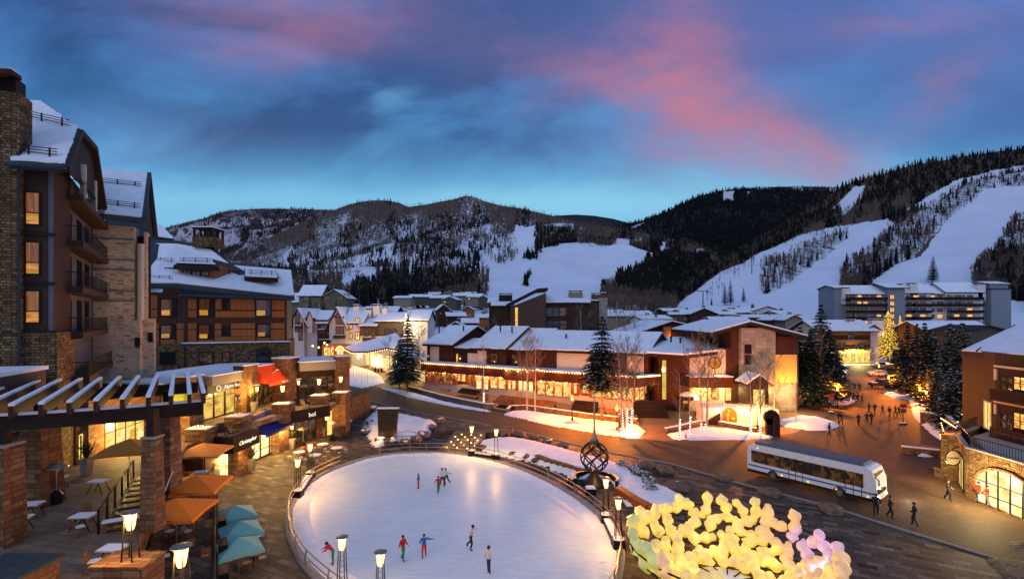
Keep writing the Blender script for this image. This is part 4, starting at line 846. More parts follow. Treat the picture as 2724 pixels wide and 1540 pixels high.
for i, y_ in enumerate(fl[:8]):
 for x_ in (2256, 2268, 2286, 2302, 2322, 2338) if i < 7 else ():
  u_, z_ = fr.uz(x_, y_, 1.5); lit = (x_, i) in ((2286, 0), (2338, 0), (2286, 1), (2302, 1), (2338, 3), (2302, 4), (2286, 4)); window(fr, t, (u_-.95, u_+.95, z_-.8, z_+.8), n=1.5, pane='window_lit' if lit else 'window_dim', fw=.12)
 for x_ in (2418, 2436, 2455, 2479, 2500, 2526, 2545, 2560, 2580):
  n_ = .5 if 2468 < x_ < 2508 else 1.5
  u_, z_ = fr.uz(x_, y_, n_); lit = (x_, i) in ((2436, 0), (2479, 0), (2500, 3), (2418, 3), (2455, 3), (2545, 3), (2580, 3), (2580, 2)); window(fr, t, (u_-1.2, u_+1.2, z_-.8, z_+.8), n=n_, pane='window_lit' if lit else 'glass_blue' if rr.random() < .5 else 'window_dim', fw=.12)
 if i < 7:
  u_, z_ = fr.uz(2373, y_, 3); window(fr, t, (u_-.9, u_+.9, z_-.9, z_+.9), frame='trim_dark', n=3, pane='window_lit', fw=.2, cols=2)
for i, y_ in enumerate(fl[:6]):
 for x0, x1, lim in ((2236, 2347, 5), (2393, 2418, 5), (2411, 2464, 6), (2462, 2510, 2), (2508, 2600, 6)):
  if i < lim:
   zb = zq(y_+7.2); mb = MB(); u0, u1 = q(x0), q(x1); fr.box(mb, u0, u1, zb-.25, zb, 1.6, 3.4); fr.box(mb, u0, u1, zb, zb+1.05, 3.28, 3.4); mb.build('balcony', 'trim_dark', t)
for x_, y_ in ((2247, 768), (2424, 756), (2604, 758), (2394, 758)): u_, z_ = fr.uz(x_, y_, 0); chimney(t, fr, u_, 0, z_-7, z_, 3.4 if x_ != 2394 else 1.6, 3, 'stucco_white')
t = thing('low_hall', 'low hall with plain snow roof behind the dark spruces', 'building', (170, 150, 0)); fr = frontal(2455, 150, 120)
gvol(t, fr, q(2458), q(2640), 0, zq(876)-.3, zq(858), 12, 'wood_brown', 'side')
t = thing('dark_gable_hall', 'small dark hall with rounded gable left of the big snowy roof', 'building', (160, 120, 0)); fr = frontal(2560, 120, 120)
gvol(t, fr, q(2575), q(2668), 0, zq(880), zq(868), 9, 'stucco_dark', 'front', over=1.2, snow=None)
# ---------------------------------------------------------------- paved ground
def smooth_closed(P, k=6):
 n = len(P); out = []
 for i in range(n):
  p0, p1, p2, p3 = (Vector(P[(i+j-1) % n][:2]) for j in range(4))
  for s_ in range(k):
   t_ = s_/k; out.append(.5*((2*p1)+(-p0+p2)*t_+(2*p0-5*p1+4*p2-p3)*t_*t_+(-p0+3*p1-3*p2+p3)*t_**3))
 return out
def smooth_open(P, k=6):
 out = []; Q = [P[0]]+list(P)+[P[-1]]
 for i in range(len(P)-1):
  p0, p1, p2, p3 = (Vector(Q[i+j]) for j in range(4))
  for s_ in range(k):
   t_ = s_/k; out.append(.5*((2*p1)+(-p0+p2)*t_+(2*p0-5*p1+4*p2-p3)*t_*t_+(-p0+3*p1-3*p2+p3)*t_**3))
 out.append(Vector(P[-1])); return out
def gp(L, z=0.): return [at(x, y, z) for x, y in L]
far_edge = [(905, 1003), (1005, 1029), (1100, 1059), (1200, 1079), (1300, 1095), (1356, 1103), (1484, 1132), (1612, 1154), (1690, 1166)]
near_edge = [(915, 1046), (1000, 1072), (1100, 1096), (1202, 1113), (1340, 1138), (1484, 1171), (1600, 1199), (1781, 1233), (1962, 1284), (2053, 1308), (2200, 1345), (2385, 1404), (2638, 1482), (2800, 1530)]
street = [at(700, 985), at(905, 1003)]+gp(far_edge[1:])+gp([(1740, 1171), (1830, 1173), (2000, 1166), (2120, 1150), (2150, 1130)])+[Vector((62, 88, 0)), Vector((72, 108, 0)), Vector((82, 130, 0)), Vector((96, 152, 0)), Vector((122, 152, 0)), Vector((108, 120, 0)), Vector((92, 95, 0)), Vector((74, 70, 0)), Vector((70, 48, 0)), Vector((60, 20, 0))]+gp(near_edge[::-1])+[at(800, 1030), at(690, 1005)]
sheet('street', street, 0.0, 'street_pavers')
plaza = [Vector((-30, 44, 0)), Vector((-29, 66, 0))]+gp([(880, 1110), (915, 1046)]+near_edge[1:])+[Vector((45, 12, 0)), Vector((-13.5, 12, 0)), Vector((-13.5, 23, 0)), Vector((-26, 42, 0))]
sheet('plaza', plaza, -.02, 'plaza_paving')
mb = MB(); mb.tube([p+Vector((0, 0, .0)) for p in gp(near_edge)], .12, 4); struct(mb.build('kerb', 'concrete'))
walkway = gp([(1290, 1100), (1370, 1062), (1720, 1080), (1700, 1120), (1690, 1166), (1740, 1171), (1750, 1165), (1930, 1120), (2090, 1130), (2150, 1150), (2150, 1120), (1950, 1060), (1400, 1030), (1100, 985), (950, 960), (880, 975), (905, 1003), (1005, 1029)])
sheet('walkway', [Vector((-60, 150, 0)), Vector((-5, 150, 0)), Vector((0, 100, 0)), Vector((30, 84, 0)), Vector((62, 84, 0))]+gp([(2150, 1135), (2120, 1150), (2000, 1166), (1830, 1173), (1740, 1171), (1690, 1166), (1612, 1154), (1484, 1132), (1356, 1103), (1300, 1095), (1200, 1079), (1100, 1059), (1005, 1029), (905, 1003)]), -.03, 'walk_pavers')
# ---------------------------------------------------------------- rink
ice_px = [(1130, 1212), (1180, 1213), (1263, 1225), (1345, 1248), (1427, 1284), (1493, 1324), (1543, 1363), (1579, 1403), (1596, 1439), (1599, 1472), (1589, 1512)]
left_px = [(930, 1540), (870, 1489), (842, 1450), (822, 1410), (815, 1374), (818, 1342), (838, 1306), (866, 1278), (909, 1254), (960, 1235), (999, 1223), (1060, 1214)]
ice = smooth_closed(gp(ice_px)+[Vector((4.6, 28, 0)), Vector((3, 25.3, 0)), Vector((.2, 23.8, 0)), Vector((-3, 24, 0)), Vector((-6.2, 25.6, 0))]+gp(left_px), 5)
ice = [Vector((p.x, p.y, 0)) for p in ice]
def offset(P, d):
 n = len(P); out = []; c = sum(P, Vector((0, 0, 0)))/n
 for i in range(n):
  t_ = (P[(i+1) % n]-P[i-1]).normalized(); nn = Vector((t_.y, -t_.x, 0))
  if nn.dot(P[i]-c) < 0: nn = -nn
  out.append(P[i]+nn*d)
 return out
mb = MB(); mb.prism(ice, -.04, .03); rk = mb.build('ice_rink', 'ice'); struct(rk)
rr = random.Random(1)
def ring(name, P, offs, mat, jit=0, kind=True):
 mb = MB(); n = len(P); rings = []
 for d, z in offs:
  Q = offset(P, d); rings.append([q_+Vector((rr.uniform(-jit, jit), rr.uniform(-jit, jit), z+(rr.uniform(0, jit*.4) if z > .06 else 0))) for q_ in Q])
 pts = [p for r_ in rings for p in r_]; k = len(rings)
 mb.pts(pts, [(i*n+j, i*n+(j+1) % n, (i+1)*n+(j+1) % n, (i+1)*n+j) for i in range(k-1) for j in range(n)])
 o = mb.build(name, mat, None, True); return struct(o) if kind else o
ice2 = [ice[i].lerp(ice[(i+1) % len(ice)], k/3) for i in range(len(ice)) for k in range(3)]
ring('rink_snow_bank', ice2, [(-.3, .02), (.05, .09), (.4, .13), (.75, .07), (1.0, -.01)], 'snow', .09)
ring('rink_kerb', ice, [(1.0, -.01), (1.02, .10), (1.5, .10), (1.52, -.03)], 'concrete')
rail_t = thing('rink_railing', 'long curved tubular steel railing around the ice rink', 'railing', (0, 40, 0))
PR = offset(ice, 1.25); n = len(PR)
gap = lambda p: (-17.2 < p.x < -14.6 and p.y > 50) or p.y < 21
segs = []; cur = []
for i in range(n+1):
 p = PR[i % n]
 if gap(p):
  if len(cur) > 2: segs.append(cur)
  cur = []
 else: cur.append(p)
segs.append(cur)
for sg in segs:
 for z in (1.05, .62): mb = MB(); mb.tube([p+Vector((0, 0, z)) for p in sg], .035, 5); mb.build('rail', 'steel', rail_t)
 for i in range(0, len(sg), 5):
  mb = MB(); p = sg[i]; c = (p-Vector((-5.5, 38, 0))).normalized()*.1
  for s_ in (-.06, .06):
   tt = (sg[min(i+1, len(sg)-1)]-sg[max(i-1, 0)]).normalized()*s_
   mb.tube([p+tt+Vector((0, 0, .05)), p+tt+c+Vector((0, 0, .5)), p+tt+Vector((0, 0, 1.05))], .025, 4)
  mb.build('post', 'steel', rail_t)
# ---------------------------------------------------------------- planting beds under snow
def grid_mound(name, poly, z0, h, mat='snow', seed=0, step=.6, rough=.12, edge=.9):
 """a snow mass over a polygon: real thickness, uneven top that drops to the edge"""
 P = [(p.x, p.y) for p in poly]; xs = [p[0] for p in P]; ys = [p[1] for p in P]
 X, Y_ = np.meshgrid(np.arange(min(xs)-step, max(xs)+step*2, step), np.arange(min(ys)-step, max(ys)+step*2, step))
 ins = inpoly(X.ravel(), Y_.ravel(), P).reshape(X.shape); A = np.array(P); d = np.full(X.shape, 1e9)
 for i in range(len(P)):
  a = A[i]; b = A[(i+1) % len(P)]; ab = b-a; t_ = np.clip(((X-a[0])*ab[0]+(Y_-a[1])*ab[1])/(ab@ab+1e-9), 0, 1)
  d = np.minimum(d, np.hypot(X-a[0]-t_*ab[0], Y_-a[1]-t_*ab[1]))
 d = np.where(ins, d, -d); k = np.clip((d+.1)/edge, 0, 1); k = 1-(1-k)**2
 Z = z0+k*(h+rough*2*(vnoise(X+50, Y_, 1/1.6, seed, 3)-.5)+.05*(vnoise(X, Y_, 1/.5, seed+1, 2)-.5))
 keep = d > -step*1.1; Z = np.where(d > -.05, Z, z0-.03); nx = X.shape[1]
 idx = -np.ones(X.shape, int); co = []
 fc = []
 for i in range(X.shape[0]-1):
  for j in range(nx-1):
   if ins[i, j] or ins[i+1, j] or ins[i, j+1] or ins[i+1, j+1]:
    q_ = []
    for a_, b_ in ((i, j), (i, j+1), (i+1, j+1), (i+1, j)):
     if idx[a_, b_] < 0: idx[a_, b_] = len(co); co.append((X[a_, b_], Y_[a_, b_], Z[a_, b_]))
     q_.append(idx[a_, b_])
    fc.append(q_)
 o = rawmesh(name, np.array(co), np.array(fc), [mat], True); set_uv(o.data); return o
def boulder(mb, c, r, rnd, flat=.5):
 rot = rnd.uniform(0, 3.14); k = rnd.uniform(.6, 1.)
 b = MB(); b.ball((0, 0, 0), r, 8, 1, k, flat, .16, rnd); ca, sa = math.cos(rot), math.sin(rot)
 mb.pts([(c[0]+x*ca-y*sa, c[1]+x*sa+y*ca, c[2]+z) for x, y, z in b.v], b.f)
bed1 = gp([(1273, 1171), (1329, 1160), (1395, 1165), (1460, 1180), (1526, 1198), (1575, 1210), (1619, 1221), (1670, 1240), (1733, 1274), (1800, 1304), (1832, 1332), (1790, 1345), (1736, 1350), (1703, 1341), (1660, 1318), (1652, 1296), (1640, 1270), (1600, 1262), (1556, 1260), (1510, 1247), (1460, 1232), (1427, 1220), (1345, 1204), (1296, 1194)], .35)
o = grid_mound('snow_bed', bed1, 0, .55, seed=2); tag(o, 'long curved planting bed under snow beside the ice rink', 'planting bed')
bed2 = gp([(985, 1100), (1040, 1092), (1080, 1103), (1157, 1120), (1140, 1150), (1111, 1163), (1060, 1165), (1030, 1172), (1000, 1180), (985, 1150), (972, 1125)], .4)
o = grid_mound('snow_bed', bed2, 0, .75, seed=5, rough=.3, step=.5); tag(o, 'snowy rock garden around the dark water wall', 'planting bed')
rr = random.Random(11)
rocks = []
def rock(px, py, r, label, z=0, flat=.5, snowtop=True, mat='boulder'):
 c = at(px, py, z); t_ = thing('boulder', label, 'boulder', (c.x, c.y, z), 0, 'boulders around the plaza beds'); b = MB(); boulder(b, (c.x, c.y, z+r*flat*.4), r, rr, flat); b.build('rock', mat, t_)
 if snowtop: b = MB(); boulder(b, (c.x, c.y, z+r*flat*.85), r*.78, rr, flat*.62); b.build('snow_cap', 'snow', t_, True)
 return t_
for i, (px, py, r) in enumerate([(985, 1128, .8), (972, 1150, .7), (1015, 1172, .9), (1040, 1178, .9), (1075, 1178, .7), (1105, 1172, .9), (1125, 1160, 1.0), (1150, 1140, .8), (1168, 1120, 1.0), (1130, 1128, .6), (1090, 1120, .7), (1060, 1110, .6), (1010, 1100, 1.0), (990, 1090, 1.0)]):
 rock(px, py, r, f'snow-capped brown boulder of the rock garden, {ORD[i]} clockwise from the water wall', .25)
for i, (px, py, r) in enumerate([(1262, 1185, .8), (1285, 1192, .7), (1310, 1158, .7), (1350, 1152, .8), (1385, 1158, .9), (1420, 1165, .8), (1455, 1175, .8), (1495, 1188, .8), (1368, 1210, .8), (1400, 1217, .8), (1425, 1226, .7), (1350, 1204, .7)]):
 rock(px, py, r, f'flat red-brown boulder edging the long snow bed, {ORD[i]} from the lit steps', .05, .42, i % 3 == 0)
for i, (px, py, r, w_) in enumerate([(1720, 1240, 1.2, 1), (1770, 1256, 1.2, 1), (1925, 1275, .85, 1), (2050, 1315, 1.1, 1), (2210, 1358, 1.1, 1), (1800, 1300, 1.2, 1)]):
 rock(px, py, r, f'low dark boulder along the paving edge, {ORD[i]} going right from the sculpture', 0, .38, i == 5)
mb = MB(); P = gp([(1427, 1222), (1460, 1235), (1510, 1250), (1556, 1264), (1600, 1266)], .0); t_ = thing('bed_wall', 'dark low stone wall between snow bed and paving near the sculpture', 'wall', tuple(P[0]))
for a, b in zip(P, P[1:]): f_ = Fr(a, b); f_.box(mb, .03, f_.len-.03, 0, .55, -.3, .3)
mb.build('coping', 'stone_dark', t_)
mb = MB(); P = gp([(1648, 1312), (1690, 1340), (1730, 1362), (1790, 1384)]); t_ = thing('bed_wall', 'red-brown low stone wall right of the two torch lamps', 'wall', tuple(P[0]))
for a, b in zip(P, P[1:]): f_ = Fr(a, b); f_.box(mb, .03, f_.len-.03, 0, .6, -.25, .45)
mb.build('coping', 'red_wood', t_)
def shrub(px, py, r, label, z=.4, mat='green_leaf', snow=.5, name='snowy_shrub'):
 c = at(px, py, z); t_ = thing(name, label, 'shrub', tuple(c)); mb = MB(); sn = MB(); rn = random.Random(int(px*3+py))
 for i in range(260):
  a, e, q_ = rn.uniform(0, 6.28), rn.uniform(0, 1.5), rn.uniform(.3, 1)**.5*r
  p = c+Vector((math.cos(a)*math.cos(e)*q_, math.sin(a)*math.cos(e)*q_, math.sin(e)*q_*.8)); u = Vector((rn.uniform(-1, 1), rn.uniform(-1, 1), rn.uniform(-.4, .8))).normalized()*.13; v = Vector((rn.uniform(-1, 1), rn.uniform(-1, 1), rn.uniform(-.4, .4))).normalized()*.07
  (sn if rn.random() < snow and e > .5 else mb).pts([p-u, p+v, p+u, p-v], [(0, 1, 2, 3)])
 for i in range(8): a = rn.uniform(0, 6.28); mb.tube([c, c+Vector((math.cos(a)*r*.6, math.sin(a)*r*.6, r*.6))], .015, 3)
 mb.build('foliage', mat, t_); sn.build('leaf_snow', 'snow', t_)
for i, (px, py) in enumerate([(1656, 1240), (1690, 1250), (1695, 1262), (1715, 1270), (1728, 1285), (1730, 1303)]): shrub(px, py, .75, f'snowy bush in the bed right of the sculpture, {ORD[i]} from it')
# ---------------------------------------------------------------- lit steps
st = thing('lit_steps', 'wide stone steps dotted with small glowing lights', 'steps', tuple(at(1205, 1200)))
A0, A1 = at(1170, 1203), at(1252, 1207); sf = Fr(A0, A1); nst = 8
Lb = sf.len
for i in range(nst):
 mb = MB(); sf.box(mb, -.2, Lb+.2, -.02, .10*(i+1), -.85*(i+1)-(.02*i), -.85*i-.002); mb.build('step', 'terrace_paving', st)
mb = MB(); sf.box(mb, -3, Lb+3, -.03, .80, -.85*nst-4, -.85*nst-.2); mb.build('landing', 'plaza_paving', st)
rr = random.Random(4)
for r_ in range(6):
 for k in range(3 if r_ % 2 else 3):
  u = Lb*(.12+.34*k+(.16 if r_ % 2 else 0)); n_ = -.85*(r_+.5+1); z = .10*(r_+2)
  if u < Lb*1.02:
   mb = MB(); mb.ball(sf.p(u, n_, z+.05), .10, 8, sz=.7); b_ = mb.build('step_light', 'lamp_glow', st)
for u, n_ in ((.4, -1.), (Lb*.5, -3.5), (Lb*.5, -.8), (Lb-.3, -4)): plight(sf.p(u, n_, 1.)-st.location, 9, WARM, .1, st)
hr = MB()
for u in (Lb*.52,): hr.tube([sf.p(u, 0, 0), sf.p(u, 0, .95), sf.p(u, -6.5, 1.75), sf.p(u, -6.5, .8)], .03, 5)
hr.build('handrail', 'dark_bronze', st)
# ---------------------------------------------------------------- water wall
p = at(1030, 1172, .3); t_ = thing('water_wall', 'tall dark water wall standing in the snowy rock garden', 'fountain', (p.x, p.y, 0)); s = p.y/F
mb = MB(); mb.pts([(p.x-1.05, p.y, 0), (p.x+.95, p.y, 0), (p.x+1.25, p.y+.2, 4.1), (p.x-1.25, p.y+.2, 4.1), (p.x-1.05, p.y+.5, 0), (p.x+.95, p.y+.5, 0), (p.x+1.25, p.y+.7, 4.1), (p.x-1.25, p.y+.7, 4.1)], [(0, 1, 2, 3), (4, 7, 6, 5), (0, 3, 7, 4), (1, 5, 6, 2), (3, 2, 6, 7), (0, 4, 5, 1)]); mb.build('panel', 'dark_bronze', t_)
mb = MB(); mb.box(p.x-1.3, p.x+1.3, p.y+.1, p.y+.8, 4.103, 4.2); mb.build('snow_cap', 'snow', t_)
plight((-.8, -.8, .9), 6, WARM, .05, t_); plight((.8, -.8, .9), 8, WARM, .05, t_)
p = at(1083, 1184); t_ = thing('bike_rack', 'round-topped steel bike rack before the rock garden', 'bike rack', tuple(p)); mb = MB(); W_ = 1.5
mb.tube([p+Vector((-W_, 0, 0)), p+Vector((-W_, 0, 1.1)), p+Vector((W_, 0, 1.1)), p+Vector((W_, 0, 0))], .05, 5); mb.tube([p+Vector((W_*.95*math.cos(a), 0, 1.1+.55*math.sin(a))) for a in np.linspace(0, math.pi, 12)], .04, 5)
for i in range(5): mb.tube([p+Vector((-1.1+i*.55, 0, .35)), p+Vector((-1.1+i*.55, 0, 1.1))], .03, 4)
mb.build('frame', 'steel', t_)
# ---------------------------------------------------------------- plaza torch lamps
def torch(root=None, legs=1.75, base=None, sc=1.):
 """glowing cone on four thin tapering legs; optional black plinth"""
 z0 = 0 if base is None else base
 if base:
  mb = MB(); mb.taper(0, 0, 0, base, .85, .72); pb = mb.build('plinth', 'black_metal', root); mb = MB(); mb.ball((0, 0, base+.0), .40, 10, sz=.22, jit=.1, rnd=random.Random(3)); mb.build('plinth_snow', 'snow', pb, True)
 for a in (45, 135, 225, 315):
  c, s_ = math.cos(R(a)), math.sin(R(a)); mb = MB(); mb.tube([(c*.30, s_*.30, z0), (c*.19, s_*.19, z0+legs+.35)], [.032, .026], 5); mb.build('leg', 'black_metal', root)
 mb = MB()
 for i in range(6): z = z0+legs*(.15+.14*i); r_ = .29-.1*(z-z0)/legs; mb.tube([(math.cos(a)*r_, math.sin(a)*r_, z) for a in np.linspace(0, 2*math.pi, 9)[:-1]], .008, 3, False, True)
 mb.build('hoops', 'black_metal', root)
 g = MB(); g.lathe((0, 0, 0), [(.11, z0+legs-.12), (.15, z0+legs), (.22, z0+legs+.52)], 12); g.build('glass_cone', 'lamp_glow', root, True)
 c = MB(); c.lathe((0, 0, 0), [(.24, z0+legs+.53), (.33, z0+legs+.57), (.34, z0+legs+.60), (.1, z0+legs+.64)], 14); cp = c.build('cap', 'steel', root)
 l = plight((0, 0, z0+legs+.25), 105, WARM, .2, root); l.location.x = 0
 l.location = (0, -.3, z0+legs+.2); return root
tp = thing('torch_lamp', 'torch lamp on black plinth, left one of the pair left of the rink', 'lamp', group='torch lamps on the plaza'); tp.location = (0, 0, 0); torch(tp, 2.05, .62)
p = at(792, 1322); tp.location = (p.x, p.y, 0)
for px, py, lb in ((825, 1272, 'torch lamp on black plinth, right one of the pair left of the rink'), (1255, 1212, 'torch lamp on black plinth beside the lit steps, left of its pair'), (1320, 1222, 'torch lamp on black plinth at the foot of the long snow bed'), (1612, 1388, 'torch lamp on black plinth behind, near the twisted sculpture'), (1645, 1456, 'torch lamp on black plinth nearest the glowing bowl'),):
 p = at(px, py); dup(tp, lb, (p.x, p.y, 0))
for px, py, lb in ((910, 1425, 'torch lamp at the near rink edge, left of the two in front'), (1012, 1465, 'torch lamp at the near rink edge, right of the two in front')):
 Y_ = (15.3-3.3)*F/(py-HY); dup(tp, lb, ((px-CX)/F*Y_, Y_, 0))
def slabbench(pxa, pxb, label):
 a, b = at(*pxa), at(*pxb); f_ = Fr(a, b); t_ = thing('stone_bench', label, 'bench', tuple(a.lerp(b, .5))); mb = MB(); f_.box(mb, .5, f_.len-.5, 0, .42, -.3, .3); mb.build('seat', 'black_metal', t_); mb = MB(); f_.box(mb, .52, f_.len-.52, .423, .5, -.28, .28); mb.build('seat_snow', 'snow', t_)
slabbench((792, 1322), (825, 1272), 'black bench between the two lamps left of the rink'); slabbench((1255, 1212), (1320, 1222), 'snowy black bench between the lamps beside the steps'); slabbench((1612, 1388), (1645, 1456), 'snowy black bench between the lamps right of the rink')
for px, py, lb in ((1521, 1282, 'snow-topped black cube seat left of the sculpture base'), (1571, 1312, 'snow-topped black cube seat before the sculpture base')):
 p = at(px, py); t_ = thing('cube_seat', lb, 'seat', tuple(p)); mb = MB(); mb.taper(p.x, p.y, 0, .5, .9, .85); mb.build('block', 'black_metal', t_); mb = MB(); mb.taper(p.x, p.y, .503, .57, .8, .7); mb.build('snow_cap', 'snow', t_)
# ---------------------------------------------------------------- twisted sculpture with spire
c = at(1581, 1288); t_ = thing('twisted_sculpture', 'twisted black metal cage sculpture with tall tapering bronze spire', 'sculpture', tuple(c)); s = c.y/F
zz = lambda py: H-(py-HY)*s
zb, zt = zz(1253), zz(1174); prof = [(0, .6), (.12, 1.1), (.3, 1.48), (.5, 1.6), (.7, 1.48), (.87, 1.05), (1, .4)]
rad = lambda t: np.interp(t, [a for a, _ in prof], [b for _, b in prof])*.78
for sgn in (1, -1):
 for k in range(6):
  mb = MB(); P = [c+Vector((rad(t)*math.cos(sgn*t*2.6+k*math.pi/3), rad(t)*math.sin(sgn*t*2.6+k*math.pi/3), zb+(zt-zb)*t)) for t in np.linspace(0, 1, 18)]
  mb.tube(P, .065, 6); mb.build('twisted_bar', 'black_metal', t_, True)
mb = MB(); mb.lathe(tuple(c), [(1.2, 0), (1.15, .12), (.9, .35), (.5, .8), (.3, zb+.05)], 18); mb.build('base', 'dark_bronze', t_, True)
mb = MB(); mb.lathe(tuple(c), [(.34, zt-.08), (.5, zt-.12), (.24, zt+.5), (.10, zt+1.1), (.07, zz(1085)), (.015, zz(1030))], 12); mb.build('spire', 'steel', t_, True)
plight((0, -1.2, 1.2), 12, WARM, .1, t_)
mb = MB(); P = [c+Vector((2.1*math.cos(a), 2.0*math.sin(a)+.2, 0)) for a in np.linspace(-.5, 3.4, 22)]
for a, b in zip(P, P[1:]):
 f_ = Fr(a, b, 1); f_.box(mb, 0, f_.len, 0, .55, -.12, .12)
tw = thing('curved_bench', 'low dark curved wall round the back of the sculpture', 'wall', tuple(c)); mb.build('wall', 'black_metal', tw)
# ---------------------------------------------------------------- glowing bowl of lumps
Cb = Vector((12.15, 27.6, 0)); Rb, zr = 5.55, 2.55
t_ = thing('glowing_bowl', 'huge bowl of glowing yellow cloud-shaped lumps on a black rib frame', 'light sculpture', tuple(Cb))
def bowl(th, q): r_ = Rb*math.sin(q*math.pi/2)**.9; return Cb+Vector((r_*math.cos(th), r_*math.sin(th), .35+(zr-.35)*(1-math.cos(q*math.pi/2))))
mb = MB(); mb.tube([bowl(a, 1) for a in np.linspace(0, 2*math.pi, 49)[:-1]], .05, 6, False, True); mb.build('rim', 'black_metal', t_, True)
for q in (.35, .62, .82): mb = MB(); mb.tube([bowl(a, q) for a in np.linspace(0, 2*math.pi, 33)[:-1]], .035, 5, False, True); mb.build('hoop', 'black_metal', t_, True)
for k in range(12): mb = MB(); mb.tube([bowl(k*math.pi/6+.1, q) for q in np.linspace(.06, 1, 9)], .04, 5); mb.build('rib', 'black_metal', t_, True)
rr = random.Random(21); placed = []; tries = 0
while len(placed) < 130 and tries < 12000:
 tries += 1; th = rr.uniform(0, 2*math.pi); q = rr.choice([rr.uniform(.18, 1.0), rr.uniform(.72, 1.02)]); p = bowl(th, q)
 if any((p-o_).length < .84 for o_, _, _ in placed): continue
 placed.append((p, th, q))
for p, th, q in placed:
 L = rr.uniform(.9, 1.9); n_ = 9; d = Vector((-math.sin(th+rr.uniform(-.9, .9)), math.cos(th), 0));
 up = (bowl(th, min(1.1, q+.1))-bowl(th, q)).normalized(); ang = rr.uniform(0, 6.28); d = (Vector((-math.sin(th), math.cos(th), 0))*math.cos(ang)+up*math.sin(ang)).normalized()
 side = d.cross(Vector((math.cos(th), math.sin(th), -1)).normalized()); bend = rr.uniform(-.45, .45); ph = rr.uniform(0, 6); r0 = rr.uniform(.25, .33)
 inn = Vector((-math.cos(th)*.2, -math.sin(th)*.2, .26))
 P = []; RR_ = []
 for i in range(17):
  u = i/16; P.append(p+inn+d*(u-.5)*L+side*bend*math.sin(u*math.pi)+Vector((0, 0, .08*math.sin(u*7+ph)))); e = min(u, 1-u); cap_ = min(1, math.sqrt(max(0, 1-(1-min(1, e*L/r0*1.0))**2))) if e*L < r0 else 1
  RR_.append(max(.02, r0*cap_*(1+.26*math.sin(u*L*9+ph))))
 P[0] = P[0]-d*.06; P[-1] = P[-1]+d*.06
 mb = MB(); mb.tube(P, RR_, 14); east = p.x-Cb.x
 m_ = 'lump_violet' if east > 4.9 and p.y < Cb.y+2 else 'lump_peach' if east > 3.6 or (east < -4.6 and rr.random() < .5) else 'lump_green' if east < -4.9 else 'lump_yellow'
 mb.build('glowing_lump', m_, t_, True)
for a in range(4): plight((2.4*math.cos(a*1.57), 2.4*math.sin(a*1.57), 1.9), 14, (1, .6, .1), .5, t_)
plight((4.6, -1.5, 1.6), 25, (.85, .45, 1), .4, t_)
o = grid_mound('snow_heap', [Cb+Vector((1.7*math.cos(a), 1.5*math.sin(a)+.6, 0)) for a in np.linspace(0, 6.28, 12)[:-1]], 0, .35, seed=8, step=.35); tag(o, 'small heap of snow under the middle of the glowing bowl', 'snow heap')
# ---------------------------------------------------------------- trees
def spruce(name, label, c, h, r, seed, snow=.25, dens=1., lights=None, group='spruces of the village', dark='needle', bare=.1):
 """tapered trunk, whorls of drooping needle-covered boughs, snow lying on some of them"""
 t_ = thing(name, label, 'tree', tuple(c), 0, group); rn = random.Random(seed); tr = MB(); tr.tube([c, c+Vector((0, 0, h*.5)), c+Vector((0, 0, h*.98))], [max(.08, h*.014), h*.009, .02], 6); tr.build('trunk', 'bark', t_)
 cr, sn, lt = MB(), MB(), MB(); z = h*bare
 while z < h*.985:
  k = (z/h-bare)/(1-bare); R_ = r*(1-k)**.85*(1 if k > .08 else .75+3*k)+.08; nb = max(5, int((9+R_*4.5)*dens)); a0 = rn.uniform(0, 6.28)
  for i in range(nb):
   a = a0+6.283*i/nb+rn.uniform(-.25, .25); L = R_*rn.uniform(.62, 1.12); d = Vector((math.cos(a), math.sin(a), 0)); sd = Vector((-d.y, d.x, 0)); m = max(3, int(L/.42)); z_ = z+rn.uniform(-.15, .15)*h/14
   for j in range(m):
    u = (j+.6)/m; dr = -.28*L*u*u+.10*L*u; p = c+d*(L*u)+Vector((0, 0, z_+dr)); w_ = (.2+.30*L*(1-u)*.8)*rn.uniform(.7, 1.3); l_ = L/m*1.25
    for sgn in (-1, 1):
     e = p+sd*sgn*w_+d*l_*.35+Vector((0, 0, -.10*w_-rn.uniform(.0, .12))); f_ = p+d*l_*.9+Vector((0, 0, -.05)); g = p+sd*sgn*w_*.4-Vector((0, 0, .12+.1*rn.random()))
     cr.pts([p-d*l_*.3, e, f_], [(0, 1, 2)]); cr.pts([p, e, g], [(0, 1, 2)])
     if rn.random() < snow: q_ = Vector((0, 0, .05)); sn.pts([p-d*l_*.2+q_, p+(e-p)*.75+q_, p+(f_-p)*.7+q_], [(0, 1, 2)])
    if lights and rn.random() < lights: lt.ball(p+Vector((0, 0, .02)), .09, 4)
  z += max(.22, h*.034)*rn.uniform(.8, 1.2)
 cr.build('crown', dark, t_)
 if sn.v: sn.build('branch_snow', 'snow', t_)
 if lt.v: t_.name = name; return t_, lt
 return t_, None
